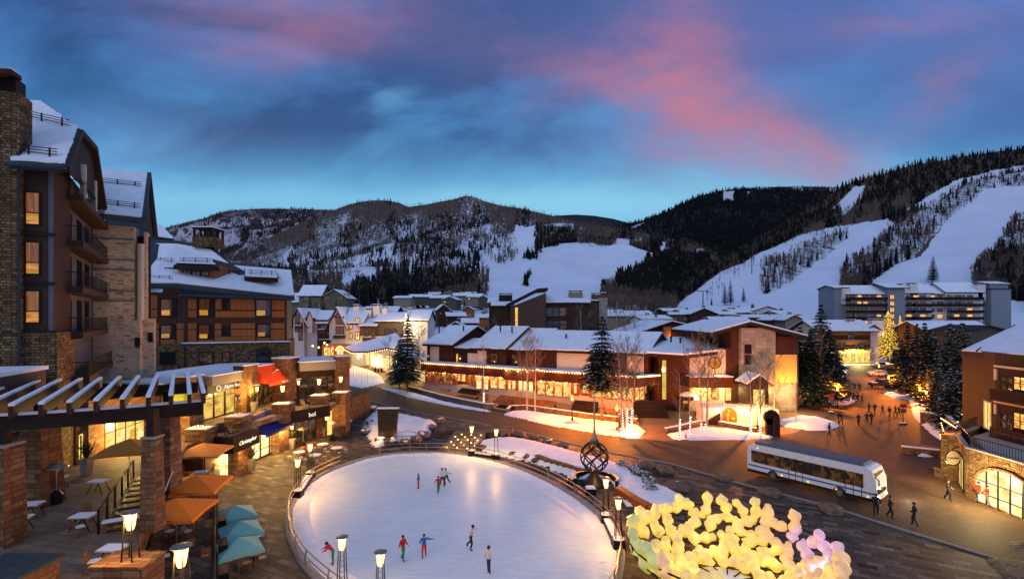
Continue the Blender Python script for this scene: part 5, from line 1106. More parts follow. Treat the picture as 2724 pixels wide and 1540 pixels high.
def bare_tree(name, label, c, h, seed, spread=.33, group='bare aspens with lit or plain trunks', wrap=0, trunks=1, twigs=1., r0=None, lean=0, mat='aspen_bark', clear=.3):
 t_ = thing(name, label, 'tree', tuple(c), 0, group); rn = random.Random(seed); tr = MB(); br = MB(); r0 = r0 or h*.011
 def grow(p, d, L, r_, depth):
  q_ = p; n_ = 3; P = [p]
  for i in range(n_): d = (d+Vector((rn.uniform(-.14, .14), rn.uniform(-.14, .14), .07))).normalized(); q_ = q_+d*L/n_; P.append(q_)
  (br).tube(P, [r_, r_*.85, r_*.7, r_*.5], 3 if depth else 4, False)
  if depth >= 3: return
  for i in range(int((5, 5, 4)[depth]*twigs+.5)):
   u = rn.uniform(.25, 1); b = P[0].lerp(P[-1], u); dd = (d+Vector((rn.uniform(-1, 1), rn.uniform(-1, 1), rn.uniform(-.1, .9)))*.75).normalized(); grow(b, dd, L*rn.uniform(.4, .62), max(.012, r_*.5), depth+1)
 for k in range(trunks):
  off = Vector(((k-(trunks-1)/2)*.5, rn.uniform(-.1, .1), 0)); b = c+off; ax = Vector((lean+(k-(trunks-1)/2)*.07, 0, 1)).normalized(); wob = [Vector((rn.uniform(-.12, .12), rn.uniform(-.12, .12), 0)) for _ in range(6)]
  P = [b+ax*h*.92*i/5+wob[i]*(i > 0) for i in range(6)]; tr.tube(P, [r0*(1-.8*i/5) for i in range(6)], 6)
  nb = int(27*twigs)
  for i in range(nb):
   u = clear+(1-clear)*(i+rn.random())/nb; x = u*5; j = min(4, int(x)); p = P[j].lerp(P[j+1], x-j); a = rn.uniform(0, 6.28); up = rn.uniform(.7, 1.3)
   grow(p, Vector((math.cos(a), math.sin(a), up)).normalized(), h*spread*(1.15-u*.75)*rn.uniform(.6, 1), r0*.3*(1.2-u*.8), 1)
  if wrap:
   m_ = MB(); n_ = 11; P2 = [b+ax*z+Vector((math.cos(z*19)*(r0*.9+.02), math.sin(z*19)*(r0*.9+.02), 0)) for z in np.linspace(.15, wrap, int(wrap*26))]; m_.tube(P2, .035, 3); w_ = m_.build('light_wrap', 'bulb_white', t_)
 tr.build('trunk', mat, t_); br.build('branches', 'twig', t_); return t_
# ---------------------------------------------------------------- street lanterns
def lantern(root, h=3.4, basebox=False, glow='sodium_glow', col=SOD, e=1700):
 z = 0
 if basebox: mb = MB(); mb.taper(0, 0, 0, .7, .9, .8); mb.taper(0, 0, .7, .82, 1.0, .9); mb.build('stone_base', 'cobble', root); z = .82; h -= .6
 mb = MB(); mb.lathe((0, 0, z), [(.17, 0), (.15, .3), (.08, .5), (.055, .8), (.045, h-.75), (.09, h-.7), (.05, h-.62)], 10); mb.build('post', 'black_metal', root, True)
 mb = MB(); mb.lathe((0, 0, z), [(.12, h-.6), (.2, h-.12)], 6); mb.build('lantern_glass', glow, root)
 mb = MB(); mb.lathe((0, 0, z), [(.25, h-.118), (.22, h-.05), (.08, h+.12), (.02, h+.25)], 8); mb.build('lantern_roof', 'black_metal', root)
 plight((0, 0, z+h+.42), e, col, .12, root)
lt0 = thing('street_lantern', 'black street lantern in the snow bed left of the crossing walk', 'street lamp', group='street lanterns'); lantern(lt0)
p = at(1641, 1149); lt0.location = tuple(p)
for px, py, lb in ((2015, 1140, 'black street lantern at the right end of the snow island'), (2228, 1084, 'street lantern beside the sign before the bare trees, left kerb'), (2338, 1008, 'lone street lantern on the right snow patch up the side street'), (2330, 963, 'farthest street lantern beside the chalet hotel'), (2364, 1046, 'street lantern on the snow wedge with low stone wall'), (2447, 1085, 'street lantern behind the other two on the right snow bank')):
 p = at(px, py); dup(lt0, lb, tuple(p))
lt1 = thing('street_lantern', 'street lantern on a stone pedestal on the right snow bank', 'street lamp', group='street lanterns on stone pedestals'); lantern(lt1, 4.0, True, e=420); lt1.location = tuple(at(2464, 1112))
p = at(2506, 1268); dup(lt1, 'street lantern on a stone pedestal left of the arched shop', tuple(p))
p = at(1522, 1118, .6); dup(lt0, 'black street lantern before the shop arcade right of the big spruce', tuple(p))
# ---------------------------------------------------------------- shop arcade across the road
ar = thing('shop_arcade', 'long red-timbered shop arcade with snowy roofs and lit show windows', 'shops', (0, 88, 0))
zf = .9                                                              # terrace level
P0 = atY(1128, 0, 100); P1 = atY(1686, 0, 77.2); af = Fr((P0.x, 100), (P1.x, 77.2)); AL = af.len
def aq(px, py, n=0): return af.uz(px, py, n)
zt0, zt1 = 4.05, 5.75                                                # fascia
def ab(mb, x0, x1, z0, z1, n0, n1, n=0): return af.box(mb, aq(x0, 900, n)[0], aq(x1, 900, n)[0], z0, z1, n0, n1)
mb = MB(); af.box(mb, 0, AL, 0, zf+.9, -9, -.05); mb.build('plinth_wall', 'stucco', ar)
mb = MB(); af.box(mb, 0, AL, zf+.9, 5.7, -9, -1.2); mb.build('ground_floor_wall', 'red_wood', ar)
mb = MB(); af.box(mb, -.3, AL+.2, zt0, zt1, -.7, .7); fa = mb.build('fascia', 'fascia_wood', ar)
mb = MB(); af.box(mb, -.35, AL+.25, zt1+.003, zt1+.12, -3, .72); mb.build('fascia_snow', 'roof_snow', fa)
mb = MB(); af.box(mb, 0, AL, 5.7, 5.73, -3.2, .6); mb.build('deck', 'trim_dark', ar)
u0, u1 = aq(1346, 990, 1.2)[0], aq(1428, 990, 1.2)[0]
mb = MB(); af.box(mb, u0, u1, zt0-.15, zt1+.15, .7, 2.0); mb.build('entrance_fascia', 'fascia_wood', ar)
mb = MB(); af.box(mb, u0-.05, u1+.05, zt1+.153, zt1+.25, .6, 2.05); mb.build('fascia_snow', 'roof_snow', fa)
text_on(af, ar, 'CLARK & CO', (u0+u1)/2, 4.9, .75, 'trim_dark', 2.02)
def shopwin(x0, x1, cols, pane='shop_goods', zb=None, n=0., transom=True, fr_='red_wood'):
 u0, u1 = aq(x0, 1000, n)[0], aq(x1, 1000, n)[0]; zb = zf+1.0 if zb is None else zb; wd = (u1-u0)/cols; w_ = None
 for i in range(cols):
  a, b = u0+wd*i+.12, u0+wd*(i+1)-.12
  window(af, ar, (a, b, zb, zt0-.12), frame=fr_, pane=pane, n=n, fw=.12, dep=.14, split=.78 if transom else None, name='shop_window')
 mb = MB()
shopwin(1136, 1180, 4, 'shop_dim'); shopwin(1181, 1212, 2, 'shop_dim'); shopwin(1214, 1240, 2, 'shop_goods', zf+1.6, -.8); shopwin(1266, 1301, 2, 'shop_bright', zf+.6)
shopwin(1304, 1347, 2, 'shop_goods'); shopwin(1349, 1374, 2, 'shop_bright', None, -.4); shopwin(1378, 1420, 3, 'store_white', zf+.45, -1.1, False); shopwin(1429, 1521, 4, 'shop_goods', zf+.6)
shopwin(1526, 1536, 1, 'shop_bright', zf+1.2, -.6); shopwin(1546, 1568, 1, 'shop_bright', zf+1.4, -.9); shopwin(1574, 1684, 4, 'shop_goods', zf+1.1)
for x0, x1 in ((1241, 1262), (1538, 1545)):
 u0, u1 = aq(x0, 1000)[0], aq(x1, 1000)[0]; mb = MB(); af.box(mb, u0, u1, zf+.9, zt0, -1.1, -.75); d_ = mb.build('door', 'wood_orange', ar); mb = MB(); af.box(mb, u0+.5, u1-.5, zf+1.5, zt0-.4, -.74, -.72); mb.build('door_pane', 'shop_dim', d_)
for x_ in (1133, 1180.5, 1213, 1264, 1302.5, 1348, 1376, 1425, 1523, 1571, 1686): u_ = aq(x_, 1000)[0]; mb = MB(); af.box(mb, u_-.16, u_+.16, zf+.9, zt0, -.3, .08); mb.build('post', 'red_wood', ar)
for x_ in list(range(1150, 1425, 15))+list(range(1436, 1686, 17)):
 u_ = aq(x_, 975)[0]; plight(af.p(u_, .45, zt0-.18)-ar.location, 42, (1, .52, .15), .06, ar, 'downlight') if x_ % 2 == 0 else None
 mb = MB(); mb.ball(af.p(u_, .35, zt0-.03), .11, 6, sz=.5); mb.build('downlight_lens', 'lamp_glow', ar)
sl = thing('bulb_string', 'string of warm bulbs along the top of the arcade fascia', 'string lights', tuple(af.p(0, .8, zt1)))
mb = MB(); mb.tube([af.p(-.3, .78, zt1+.02), af.p(u0, .78, zt1+.02)], .012, 3); mb.build('wire', 'black_metal', sl)
b0 = None; nB = 86
for i in range(nB):
 u_ = -.2+(AL+.2)*i/(nB-1); n_ = 2.1 if aq(1346, 990, 1.2)[0] < u_ < aq(1428, 990, 1.2)[0] else .8; p = af.p(u_, n_, zt1-.07+(.15 if n_ > 1 else 0))
 if b0 is None: mb = MB(); mb.ball((0, 0, 0), .085, 6); b0 = mb.build('bulb', 'bulb_glow', sl, world=False); bb = b0
 else: bb = b0.copy(); COL.objects.link(bb); bb.parent = sl
 bb.location = p-sl.location
for i in range(12): plight(af.p(AL*(i+.5)/12, 1.3, zt1+.1)-sl.location, 28, (1, .42, .12), .2, sl, 'bulb_light')
for u_ in (aq(1365, 975)[0], aq(1395, 975)[0], aq(1420, 980)[0]): mb = MB(); mb.ball(af.p(u_, 2.3, zt1-.1), .2, 8); mb.build('spot_lamp', 'lamp_glow', ar); plight(af.p(u_, 2.7, zt1-.4)-ar.location, 40, WARM, .1, ar)
def upq(px, py, n=-3.2): return af.uz(px, py, n)
def upper(x0, x1, ze, zr, n0, dep, wall='wood_red', ov=1., edge='trim_dark', zb=5.73, osd=.5):
 u0, u1 = upq(x0, 900, n0)[0], upq(x1, 900, n0)[0]; return gvol(ar, af, u0, u1, zb, ze, zr, dep, wall, 'side', over=ov, oside=osd, n0=n0, th=.35, edge=edge, wname='upper_wall', back=True)
upper(1136, 1206, 9.3, 12.6, -3.2, 16); upper(1205, 1262, 8.5, 9.9, -4.2, 12); upper(1262, 1346, 9.0, 12.6, -2.8, 16, ov=1.1); upper(1346, 1430, 8.8, 12.2, -4.2, 16, osd=.2)
upper(1430, 1724, 9.1, 11.9, -3.2, 15, osd=.4)
def panel(x0, x1, zb, zt, n, mat, name='wall_panel'):
 u0, u1 = af.uz(x0, 900, n)[0], af.uz(x1, 900, n)[0]; mb = MB(); af.box(mb, u0, u1, zb, zt, n-.15, n); return mb.build(name, mat, ar)
panel(1144, 1167, 5.9, 9.0, -3.1, 'cream_boards'); panel(1244, 1270, 5.9, 7.9, -2.75, 'cream_boards'); panel(1270, 1293, 5.9, 8.8, -2.6, 'cream_boards'); panel(1481, 1570, 5.9, 8.7, -3.05, 'cream_boards')
panel(1668, 1712, 5.9, 8.7, -3.04, 'cream_boards')
for x0, x1, py, h_, pane, n_ in ((1207, 1212, 950, .9, 'window_lit', -4.18), (1214, 1219, 952, .9, 'window_lit', -4.18), (1222, 1227, 953, .9, 'window_dim', -4.18), (1305, 1323, 951, .8, 'window_dim', -2.78), (1362, 1376, 955, .9, 'window_dim', -4.18), (1466, 1476, 975, .8, 'window_dim', -3.18)):
 a, z_ = af.uz(x0, py, n_); b = af.uz(x1, py, n_)[0]; window(af, ar, (a, b, z_-h_, z_+h_), pane=pane, n=n_, fw=.08)
for px, py, h_ in ((1168, 888, 1.6), (1233, 876, .6), (1294, 876, .7), (1331, 877, .7), (1362, 880, .7), (1506, 912, 1.5), (1785, 905, .5), (1810, 908, .5)):
 u_, z_ = af.uz(px, py, -7); mb = MB(); p = af.p(u_, -7, z_); mb.tube([p-Vector((0, 0, h_*.6)), p+Vector((0, 0, h_))], .16, 8); mb.tube([p+Vector((0, 0, h_+.02)), p+Vector((0, 0, h_+.14))], .26, 8); mb.build('vent_pipe', 'black_metal', ar)
mb = MB(); u0, u1 = aq(1686, 1000)[0], aq(1756, 1000, -4)[0]
# ---- turned part of the arcade to the right with stairs
bf = Fr(tuple(af.p(AL, 0, 0)[:2]), (23.6, 79.5)); BL = bf.len
mb = MB(); bf.box(mb, 0, BL, zt0+.1, zt1, -.5, .65); o_ = mb.build('fascia', 'fascia_wood', ar); mb = MB(); bf.box(mb, 0, BL, zt1+.003, zt1+.12, -3, .67); mb.build('fascia_snow', 'roof_snow', o_)
mb = MB(); bf.box(mb, 2.4, BL, 2.4, 8.8, -2.6, -2.4); mb.build('wall_panel', 'stucco_yellow', ar)
window(bf, ar, (.2, 2.1, zf+1.1, zt0-.1), frame='red_wood', pane='shop_goods', n=.0, fw=.14, cols=2, split=.78, name='shop_window')
mb = MB(); bf.box(mb, 0, 2.3, 0, zf+1, -3, -.03); mb.build('plinth_wall', 'stucco', ar)
for i in range(22): b = b0.copy(); COL.objects.link(b); b.parent = sl; b.location = bf.p(BL*(i+.5)/22, .75, zt1-.07)-sl.location
plight(bf.p(BL*.7, -1.2, 3.6)-ar.location, 60, WARM, .1, ar)
# ---- taller right block: dark red stair tower, white panel with round emblem, lit lower room
rb = thing('corner_lodge', 'dark red lodge block with tall yellow slit window and round carved emblem', 'hotel', (27, 80, 0))
cf = frontal(1753, 79, 120)
cq = lambda px, py, n=0: cf.uz(px, py, n)
mb = MB(); cf.box(mb, cq(1753, 0)[0], cq(1834, 0)[0], 0, cq(0, 943)[1], -8, 0); mb.build('tower_wall', 'wood_red', rb)
z1, z0 = cq(0, 958)[1], cq(0, 1062)[1]; window(cf, rb, (cq(1761, 0)[0], cq(1772, 0)[0], z0, z1), pane='stair_light', n=.01, fw=.1, rows=3)
mb = MB(); cf.box(mb, cq(1834, 0)[0], cq(1932, 0)[0], 0, cq(0, 930)[1], -9, -.2); mb.build('wall', 'stucco', rb)
mb = MB(); cf.box(mb, cq(1932, 0)[0], cq(1950, 0)[0], 0, cq(0, 925)[1], -9, -.1); mb.build('corner_wall', 'wood_red', rb)
u_, z_ = cq(1901, 965, -.1); mb = MB(); mb.tube([cf.p(u_, -.19, z_), cf.p(u_, -.05, z_)], .95, 24); em = mb.build('round_emblem', 'gold_leaf', rb); mb = MB(); P_ = [cf.p(u_+.92*math.cos(a), -.02, z_+.92*math.sin(a)) for a in np.linspace(0, 6.28, 25)[:-1]]; mb.tube(P_, .09, 5, False, True)
for a in np.linspace(0, 6.28, 9)[:-1]: mb.tube([cf.p(u_+.15*math.cos(a), -.02, z_+.15*math.sin(a)), cf.p(u_+.65*math.cos(a+.6), -.02, z_+.65*math.sin(a+.6))], .06, 4)
mb.build('carving', 'wood_brown', em)
plight(cf.p(u_, 1.5, z_-1.6)-rb.location, 60, WARM, .1, rb)
Pm = MB(); Ps = MB(); e1, e2, e3 = atY(1722, 938, 77), atY(1820, 944, 77.4), atY(1948, 929, 80.); r1, r2, r3 = atY(1738, 898, 92), atY(1815, 898, 92), atY(1943, 907, 92)
for Q in ([e1, e2, r2, r1], [e2, e3, r3, r2]): Pm.slab([p+Vector((0, 0, -.1)) for p in Q], .5, (0, 0, -1)); Ps.slab([p+Vector((0, 0, .2)) for p in [q_.lerp(sum(Q, Vector())/4, .012) for q_ in Q]], .29, (0, 0, -1))
r_ = Pm.build('roof', 'trim_dark', rb); Ps.build('roof_snow', 'roof_snow', r_)
u0, u1 = cq(1836, 0, 2)[0], cq(1950, 0, 2)[0]; zz0, zz1 = cq(0, 1031, 2)[1], cq(0, 1003, 2)[1]
mb = MB(); cf.box(mb, u0, u1, zz0, zz1, -.1, 2.2); o_ = mb.build('balcony_fascia', 'fascia_wood', rb); mb = MB(); cf.box(mb, u0, u1, zz1+.003, zz1+.14, -.1, 2.22); mb.build('snow', 'roof_snow', o_)
mb = MB(); cf.box(mb, cq(1840, 0)[0], cq(1948, 0)[0], 2.4, zz0-.003, -.18, -.1); mb.build('lit_wall', 'stucco_yellow', rb)
window(cf, rb, (cq(1895, 0)[0], cq(1911, 0)[0], 2.0, 4.3), pane='shop_goods', n=-.09, fw=.1); window(cf, rb, (cq(1930, 0)[0], cq(1946, 0)[0], 1.6, 4.6), pane='gallery', n=-.09, fw=.1)
plight(cf.p(cq(1870, 0)[0], .9, zz0-.4)-rb.location, 160, (1, .66, .2), .12, rb); plight(cf.p(cq(1925, 0)[0], 1.1, zz0-.4)-rb.location, 160, (1, .66, .2), .12, rb)
mb = MB(); cf.box(mb, cq(1841, 0)[0], cq(1861, 0)[0], cq(0, 1065)[1], cq(0, 1045)[1], -.09, -.02); mb.build('notice_board', 'sign_white', rb)
mb = MB(); u_ = cq(1823, 0)[0]; mb.lathe(tuple(cf.p(u_, .3, cq(0, 1062)[1])), [(1.25, 0), (1.2, .45), (.9, .9), (.4, 1.15), (.05, 1.2)], 14, 1, .8); o_ = mb.build('door_canopy', 'trim_dark', rb, True); mb = MB(); mb.lathe(tuple(cf.p(u_, .3, cq(0, 1062)[1]+.62)), [(1.15, 0), (.9, .36), (.4, .62), (.05, .68)], 14, 1, .8); mb.build('canopy_snow', 'snow', o_, True)
mb = MB(); cf.box(mb, u_-.7, u_+.7, 0, 2.3, .0, .12); d_ = mb.build('door', 'wood_brown', rb); mb = MB(); cf.box(mb, u_-.4, u_+.4, 1.2, 2.0, .121, .14); mb.build('door_pane', 'window_lit', d_)
for x_ in (1812, 1837): plight(cf.p(cq(x_, 0)[0], .5, 2.4)-rb.location, 40, WARM, .08, rb); mb = MB(); mb.ball(cf.p(cq(x_, 0)[0], .25, 2.5), .12, 6); mb.build('door_lamp', 'lamp_glow', rb)
gw = thing('garden_wall', 'white terrace wall with an arched carved wooden panel', 'wall', (32, 72, 0)); gf = Fr(tuple(at(1868, 1128)[:2]), tuple(at(2072, 1135)[:2]));
mb = MB(); gf.box(mb, 0, gf.len, 0, 2.35, -4, 0); mb.build('wall', 'stucco_white', gw)
ga = gf.uz(1940, 1128)[0]; pr = [(ga-1.0, .5)]+[(ga+1.0*math.cos(a), 1.5+.95*math.sin(a)) for a in np.linspace(math.pi, 0, 12)]+[(ga+1.0, .5)]
mb = MB(); gf.prism(mb, pr, .0, .1); ap = mb.build('arched_panel', 'wood_orange', gw)
mb = MB(); mb.tube([gf.p(ga-.25, .14, .6), gf.p(ga-.3, .14, 1.3), gf.p(ga-.15, .14, 1.75)], [.14, .17, .09], 8); mb.ball(gf.p(ga-.1, .14, 1.95), .14, 8); mb.tube([gf.p(ga-.3, .14, 1.5), gf.p(ga+.15, .14, 1.2)], .05, 5); mb.ball(gf.p(ga+.45, .14, .95), .22, 8, 1.5, .5, .8)
for x_ in (.25, .6): mb.tube([gf.p(ga+x_, .14, .55), gf.p(ga+x_, .14, .9)], .05, 5)
mb.build('carving', 'gold_leaf', ap)
mb = MB()
for i in range(30): u_ = gf.len*i/29; mb.tube([gf.p(u_, -.2, 2.35), gf.p(u_, -.2, 3.25)], .018, 3)
mb.tube([gf.p(0, -.2, 3.25), gf.p(gf.len, -.2, 3.25)], .03, 4); mb.build('railing', 'black_metal', gw)
plight(gf.p(gf.len*.25, 1.2, 2.9)-gw.location, 60, (1, .75, .35), .1, gw); plight(gf.p(gf.len*.5, 1.5, 2.4)-gw.location, 40, (1, .75, .35), .1, gw)
pv = thing('gabled_porch', 'small snow-roofed timber porch in front of the stone column', 'porch', tuple(at(2030, 1090))); pf = frontal(1985, 72.5, 60)
gvol(pv, pf, pf.uz(1990, 0)[0], pf.uz(2045, 0)[0], 2.0, pf.uz(0, 1022)[1], pf.uz(0, 1003)[1], 3, 'trim_dark', 'front', over=.5)
mb = MB(); window(pf, pv, (pf.uz(2003, 0)[0], pf.uz(2034, 0)[0], 2.2, 4.4), n=.01, pane='gallery', cols=2); plight((0, -2, 3.6), 50, WARM, .1, pv)
# ---------------------------------------------------------------- stairs up to the shops
def stairs(label, pa, pb, n, rise, tread, z0=0., mat='trim_dark', name='steps', rail=True, widen=0):
 a, b = at(*pa, z0), at(*pb, z0); f_ = Fr(tuple(a[:2]), tuple(b[:2])); t_ = thing(name, label, 'steps', tuple(a.lerp(b, .5)))
 for i in range(n): mb = MB(); k = widen*(n-1-i)/n; f_.box(mb, -k, f_.len+k, z0-.02, z0+rise*(i+1), -tread*(i+1), -tread*i-.002); mb.build('step', mat, t_)
 if rail: mb = MB(); mb.tube([f_.p(f_.len*.5, .1, z0), f_.p(f_.len*.5, .1, z0+.95), f_.p(f_.len*.5, -tread*n, z0+rise*n+.95), f_.p(f_.len*.5, -tread*n, z0+rise*n)], .03, 5); mb.build('handrail', 'black_metal', t_)
 return t_
stairs('dark wooden steps left of the entrance bay', (1216, 1044), (1264, 1052), 4, .2, .35, zf)
stairs('broad red-brown steps up to the arcade entrance', (1310, 1070), (1422, 1086), 6, .17, .42, .35, 'wood_orange', rail=True)
stairs('narrow dark steps between the stone retaining walls', (1312, 1090), (1352, 1097), 5, .15, .35, 0, 'trim_dark', rail=False)
stairs('black steps to the shop door behind the spruce', (1515, 1096), (1578, 1102), 8, .19, .32, .3, 'trim_dark', rail=False)
stairs('wide black stairway fanning out below the white alcove', (1690, 1110), (1780, 1112), 10, .19, .42, 0, 'trim_dark')
stairs('black steps rising beside the white terrace wall', (1846, 1098), (1868, 1128), 8, .2, .3, 0, 'trim_dark')
tw = gp([(1100, 1022), (1136, 1024), (1264, 1050), (1430, 1064), (1560, 1080), (1690, 1092), (1700, 1122), (1600, 1110), (1480, 1093), (1400, 1082), (1360, 1082), (1355, 1094), (1305, 1084), (1250, 1072), (1160, 1048), (1090, 1030)], .35)
mb = MB(); mb.prism([(p.x, p.y) for p in tw], -.05, .35); struct(mb.build('pavement', 'walk_pavers'))
def retain(L, label, h=.9, w_=.45, z=0, mat='cobble', snow=True):
 P = gp(L, z); t_ = thing('stone_wall', label, 'wall', tuple(P[0])); mb = MB(); sn = MB()
 for a, b in zip(P, P[1:]): f_ = Fr(tuple(a[:2]), tuple(b[:2])); f_.box(mb, 0, f_.len, z, z+h, -w_, 0); f_.box(sn, -.02, f_.len+.02, z+h+.003, z+h+.1, -w_+.04, -.04)
 mb.build('wall', mat, t_)
 if snow: sn.build('wall_snow', 'snow', t_)
 return t_
retain([(1085, 1040), (1130, 1052), (1180, 1066), (1230, 1077), (1290, 1089), (1312, 1090)], 'rubble retaining wall below the left half of the arcade')
retain([(1354, 1099), (1362, 1091), (1400, 1090), (1450, 1097), (1500, 1104), (1560, 1113), (1630, 1121), (1695, 1128)], 'rubble retaining wall below the right half of the arcade', .7)
retain([(1775, 1150), (1800, 1145), (1860, 1130), (1900, 1128), (1960, 1140), (2010, 1150)], 'low rubble wall round the snow island', .5)
for L, lb, h_ in (([(1010, 1028), (1085, 1040), (1130, 1052), (1180, 1066), (1230, 1077), (1295, 1089), (1300, 1093), (1200, 1077), (1100, 1057)], 'narrow snow strip below the left rubble wall', .3),
    ([(1362, 1093), (1400, 1092), (1450, 1099), (1500, 1106), (1560, 1115), (1630, 1123), (1700, 1130), (1712, 1145), (1690, 1162), (1612, 1152), (1484, 1130), (1340, 1100)], 'wide snow bed below the right rubble wall', .35),
    ([(1775, 1152), (1800, 1148), (1870, 1133), (1940, 1140), (2020, 1152), (2060, 1160), (2000, 1164), (1900, 1166), (1810, 1167)], 'snow island in front of the white terrace wall', .3),
    ([(2060, 1120), (2120, 1108), (2180, 1112), (2230, 1128), (2200, 1142), (2150, 1140), (2090, 1130)], 'ploughed snow bank beside the side street', .5),
    ([(928, 968), (985, 985), (1010, 1000), (1018, 1016), (965, 1030), (925, 1022)], 'snow field with thin stakes left of the golden shops', .3),
    ([(2418, 1050), (2440, 1045), (2500, 1110), (2560, 1180), (2530, 1185), (2480, 1150), (2435, 1105)], 'long snow bank on the right of the side street', .4),
    ([(2350, 1042), (2380, 1040), (2440, 1054), (2440, 1062), (2380, 1058)], 'lit snow wedge up the side street', .5),
    ([(2440, 1200), (2480, 1196), (2500, 1206), (2450, 1212)], 'small snow patch on the planter at the right', .4)):
 o = grid_mound('snow_bank', gp(L, .15), 0, h_, seed=len(lb), step=.5, rough=.1, edge=.7); tag(o, lb, 'snow bank')
for L, lb in (([(2120, 1128), (2160, 1118), (2220, 1126)], 'dark planter edge below the bare trees'),):
 pass
# ================================================================= left side: hotel, shops, terrace
TZ = 4.5
def pp(L): return [atY(*a) for a in L]
# ---- near hotel with stone chimney tower
ha = thing('hotel_tower', 'dark wooden hotel with tall stone chimney tower at the left edge', 'hotel', (-34, 33, TZ)); Y = 32.; fr = frot(60, 32., 24); q = lambda px, py=840, n=0: fr.uz(px, py, n)
mb = MB(); fr.box(mb, -8, q(53, 0, .25)[0], 4.5, q(40, 245, .25)[1], -1.4, .25); fr.box(mb, -8, q(54, 0, .25)[0], q(30, 392, .25)[1], q(30, 382, .25)[1], -1.4, .3); mb.build('stone_tower', 'stone_rubble', ha)
mb = MB(); fr.box(mb, -8, q(42, 0, .1)[0], q(40, 245, .1)[1], q(40, 205, .1)[1], -1.2, .1); o_ = mb.build('chimney_pot', 'trim_dark', ha)
mb = MB(); mb.slab([atY(-90, 180, 28), atY(30, 184, 31), atY(58, 205, 31.6), atY(48, 206, 33.4), atY(-90, 180, 33)], .25, (0, 0, -1)); mb.build('chimney_cap', 'trim_brown', o_)
mb = MB(); mb.slab([p+Vector((0, 0, .1)) for p in pp([(-90, 180, 28.2), (29, 184, 31.1), (46, 196, 31.6), (40, 198, 33.2), (-90, 180, 32.8)])], .09, (0, 0, -1)); mb.build('cap_snow', 'roof_snow', o_)
C1 = Vector(fr.p(q(137)[0], 0, 0));
mb = MB(); fr.box(mb, q(50)[0], q(137)[0], 14.2, 26.2, -3, -.3); mb.build('bay_wall', 'trim_brown', ha)
mb = MB(); fr.box(mb, q(50)[0], q(150)[0], 4.5, 14.2, -3, -.1); mb.build('stone_base', 'stone_rubble', ha)
for y0, y1 in ((512, 597), (645, 728), (775, 857)):
 a, z1 = q(70, y0, -.3); b, z0 = q(104, y1, -.3); window(fr, ha, (a, b, z0, z1), pane='curtain', n=-.3, fw=.1, lower='bed_glow', lf=.33, split=.36)
 mb = MB(); fr.box(mb, a-.6, b+.9, z0-.75, z0-.55, -.3, -.12); mb.build('trim_band', 'trim_dark', ha)
mb = MB(); mb.tube([fr.p(q(55)[0], .25, 26), fr.p(q(55)[0], .25, 11.5), fr.p(q(60)[0], .5, 10.6)], .07, 6); mb.build('downpipe', 'gutter_blue', ha)
C1 = Vector(fr.p(q(137)[0], -.3, 0)); C2 = atY(247, 840, 47); C1.z = C2.z = 0; of = Fr(tuple(C1[:2]), tuple(C2[:2])); OL = of.len
mb = MB(); of.box(mb, 0, OL, 4.5, 26, -.25, 0); mb.build('side_wall', 'grey_panel', ha)
mb = MB(); of.box(mb, 0, OL, 4.5, 11.0, .003, .25); mb.build('side_stone', 'stone_rubble', ha)
for i, z in enumerate((10.9, 14.1, 17.4, 20.7, 24.0)):
 big = 1.25 if i else 1.6
 if i < 4 or True:
  mb = MB(); of.box(mb, 2.0, OL-.8, z-.45, z, 0, big); mb.build('balcony_floor', 'trim_brown', ha)
  mb = MB()
  for s_ in range(34): u = 2.1+(OL-3.1)*s_/33; mb.tube([of.p(u, big-.08, z), of.p(u, big-.08, z+1.05)], .018, 3)
  for s_ in range(6): mb.tube([of.p(2.1, .2+s_*.3, z), of.p(2.1, .2+s_*.3, z+1.05)], .018, 3)
  mb.tube([of.p(2.1, .1, z+1.05), of.p(2.1, big-.08, z+1.05), of.p(OL-.9, big-.08, z+1.05)], .05, 4); mb.tube([of.p(2.1, big-.08, z+.1), of.p(OL-.9, big-.08, z+.1)], .03, 4); mb.build('balcony_railing', 'black_metal', ha)
 for u in (1.1, 5.0, 9.5, 13.2):
  if u < OL-2 and i < 4 and i > 0: window(of, ha, (u-.45 if u < 2 else u-.8, u+.45 if u < 2 else u+.8, z+.15, z+2.35), pane='curtain_dim' if u in (5.0,) else 'glass_blue', n=.0, fw=.12, cols=1 if u < 2 else 2, name='balcony_door')
for u in (3.2, 8.5): mb = MB(); of.box(mb, u, u+.35, 24, 26.5, .9, 1.25); mb.build('balcony_post', 'cream_boards', ha)
E0, E1, T1, T0b, T0 = pp([(26, 430, 31.2), (175, 440, 31.2), (212, 342, 36), (108, 270, 40), (0, 262, 40)])
mb = MB(); mb.slab([E0, E1, T1, T0b, T0], .45, (0, 0, -1)); rf = mb.build('roof', 'roof_slate', ha)
mb = MB(); cN = (E0+E1+T1+T0b+T0)/5; mb.slab(jag([p.lerp(cN, .025)+Vector((0, 0, .12)) for p in (E0, E1, T1, T0b, T0)], (0, 1, 2, 3), .12, .5), .13, (0, 0, -1)); mb.build('roof_snow', 'snow', rf)
mb = MB(); T2, T3 = pp([(252, 388, 40), (277, 548, 43)]); B = Vector((-7, 7, 1)); mb.slab([T1, T2, T2+B, T1+B], .45, (-.4, .3, -.9)); mb.slab([T2, T3, T3+B, T2+B], .45, (-.7, .3, -.5)); mb.slab([T1, T0b, T0b+B, T2+B], .3, (0, 0, -1)); mb.build('rear_roof', 'roof_slate', ha)
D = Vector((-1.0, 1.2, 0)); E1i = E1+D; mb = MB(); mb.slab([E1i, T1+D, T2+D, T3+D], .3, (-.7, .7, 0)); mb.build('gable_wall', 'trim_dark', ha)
mb = MB()
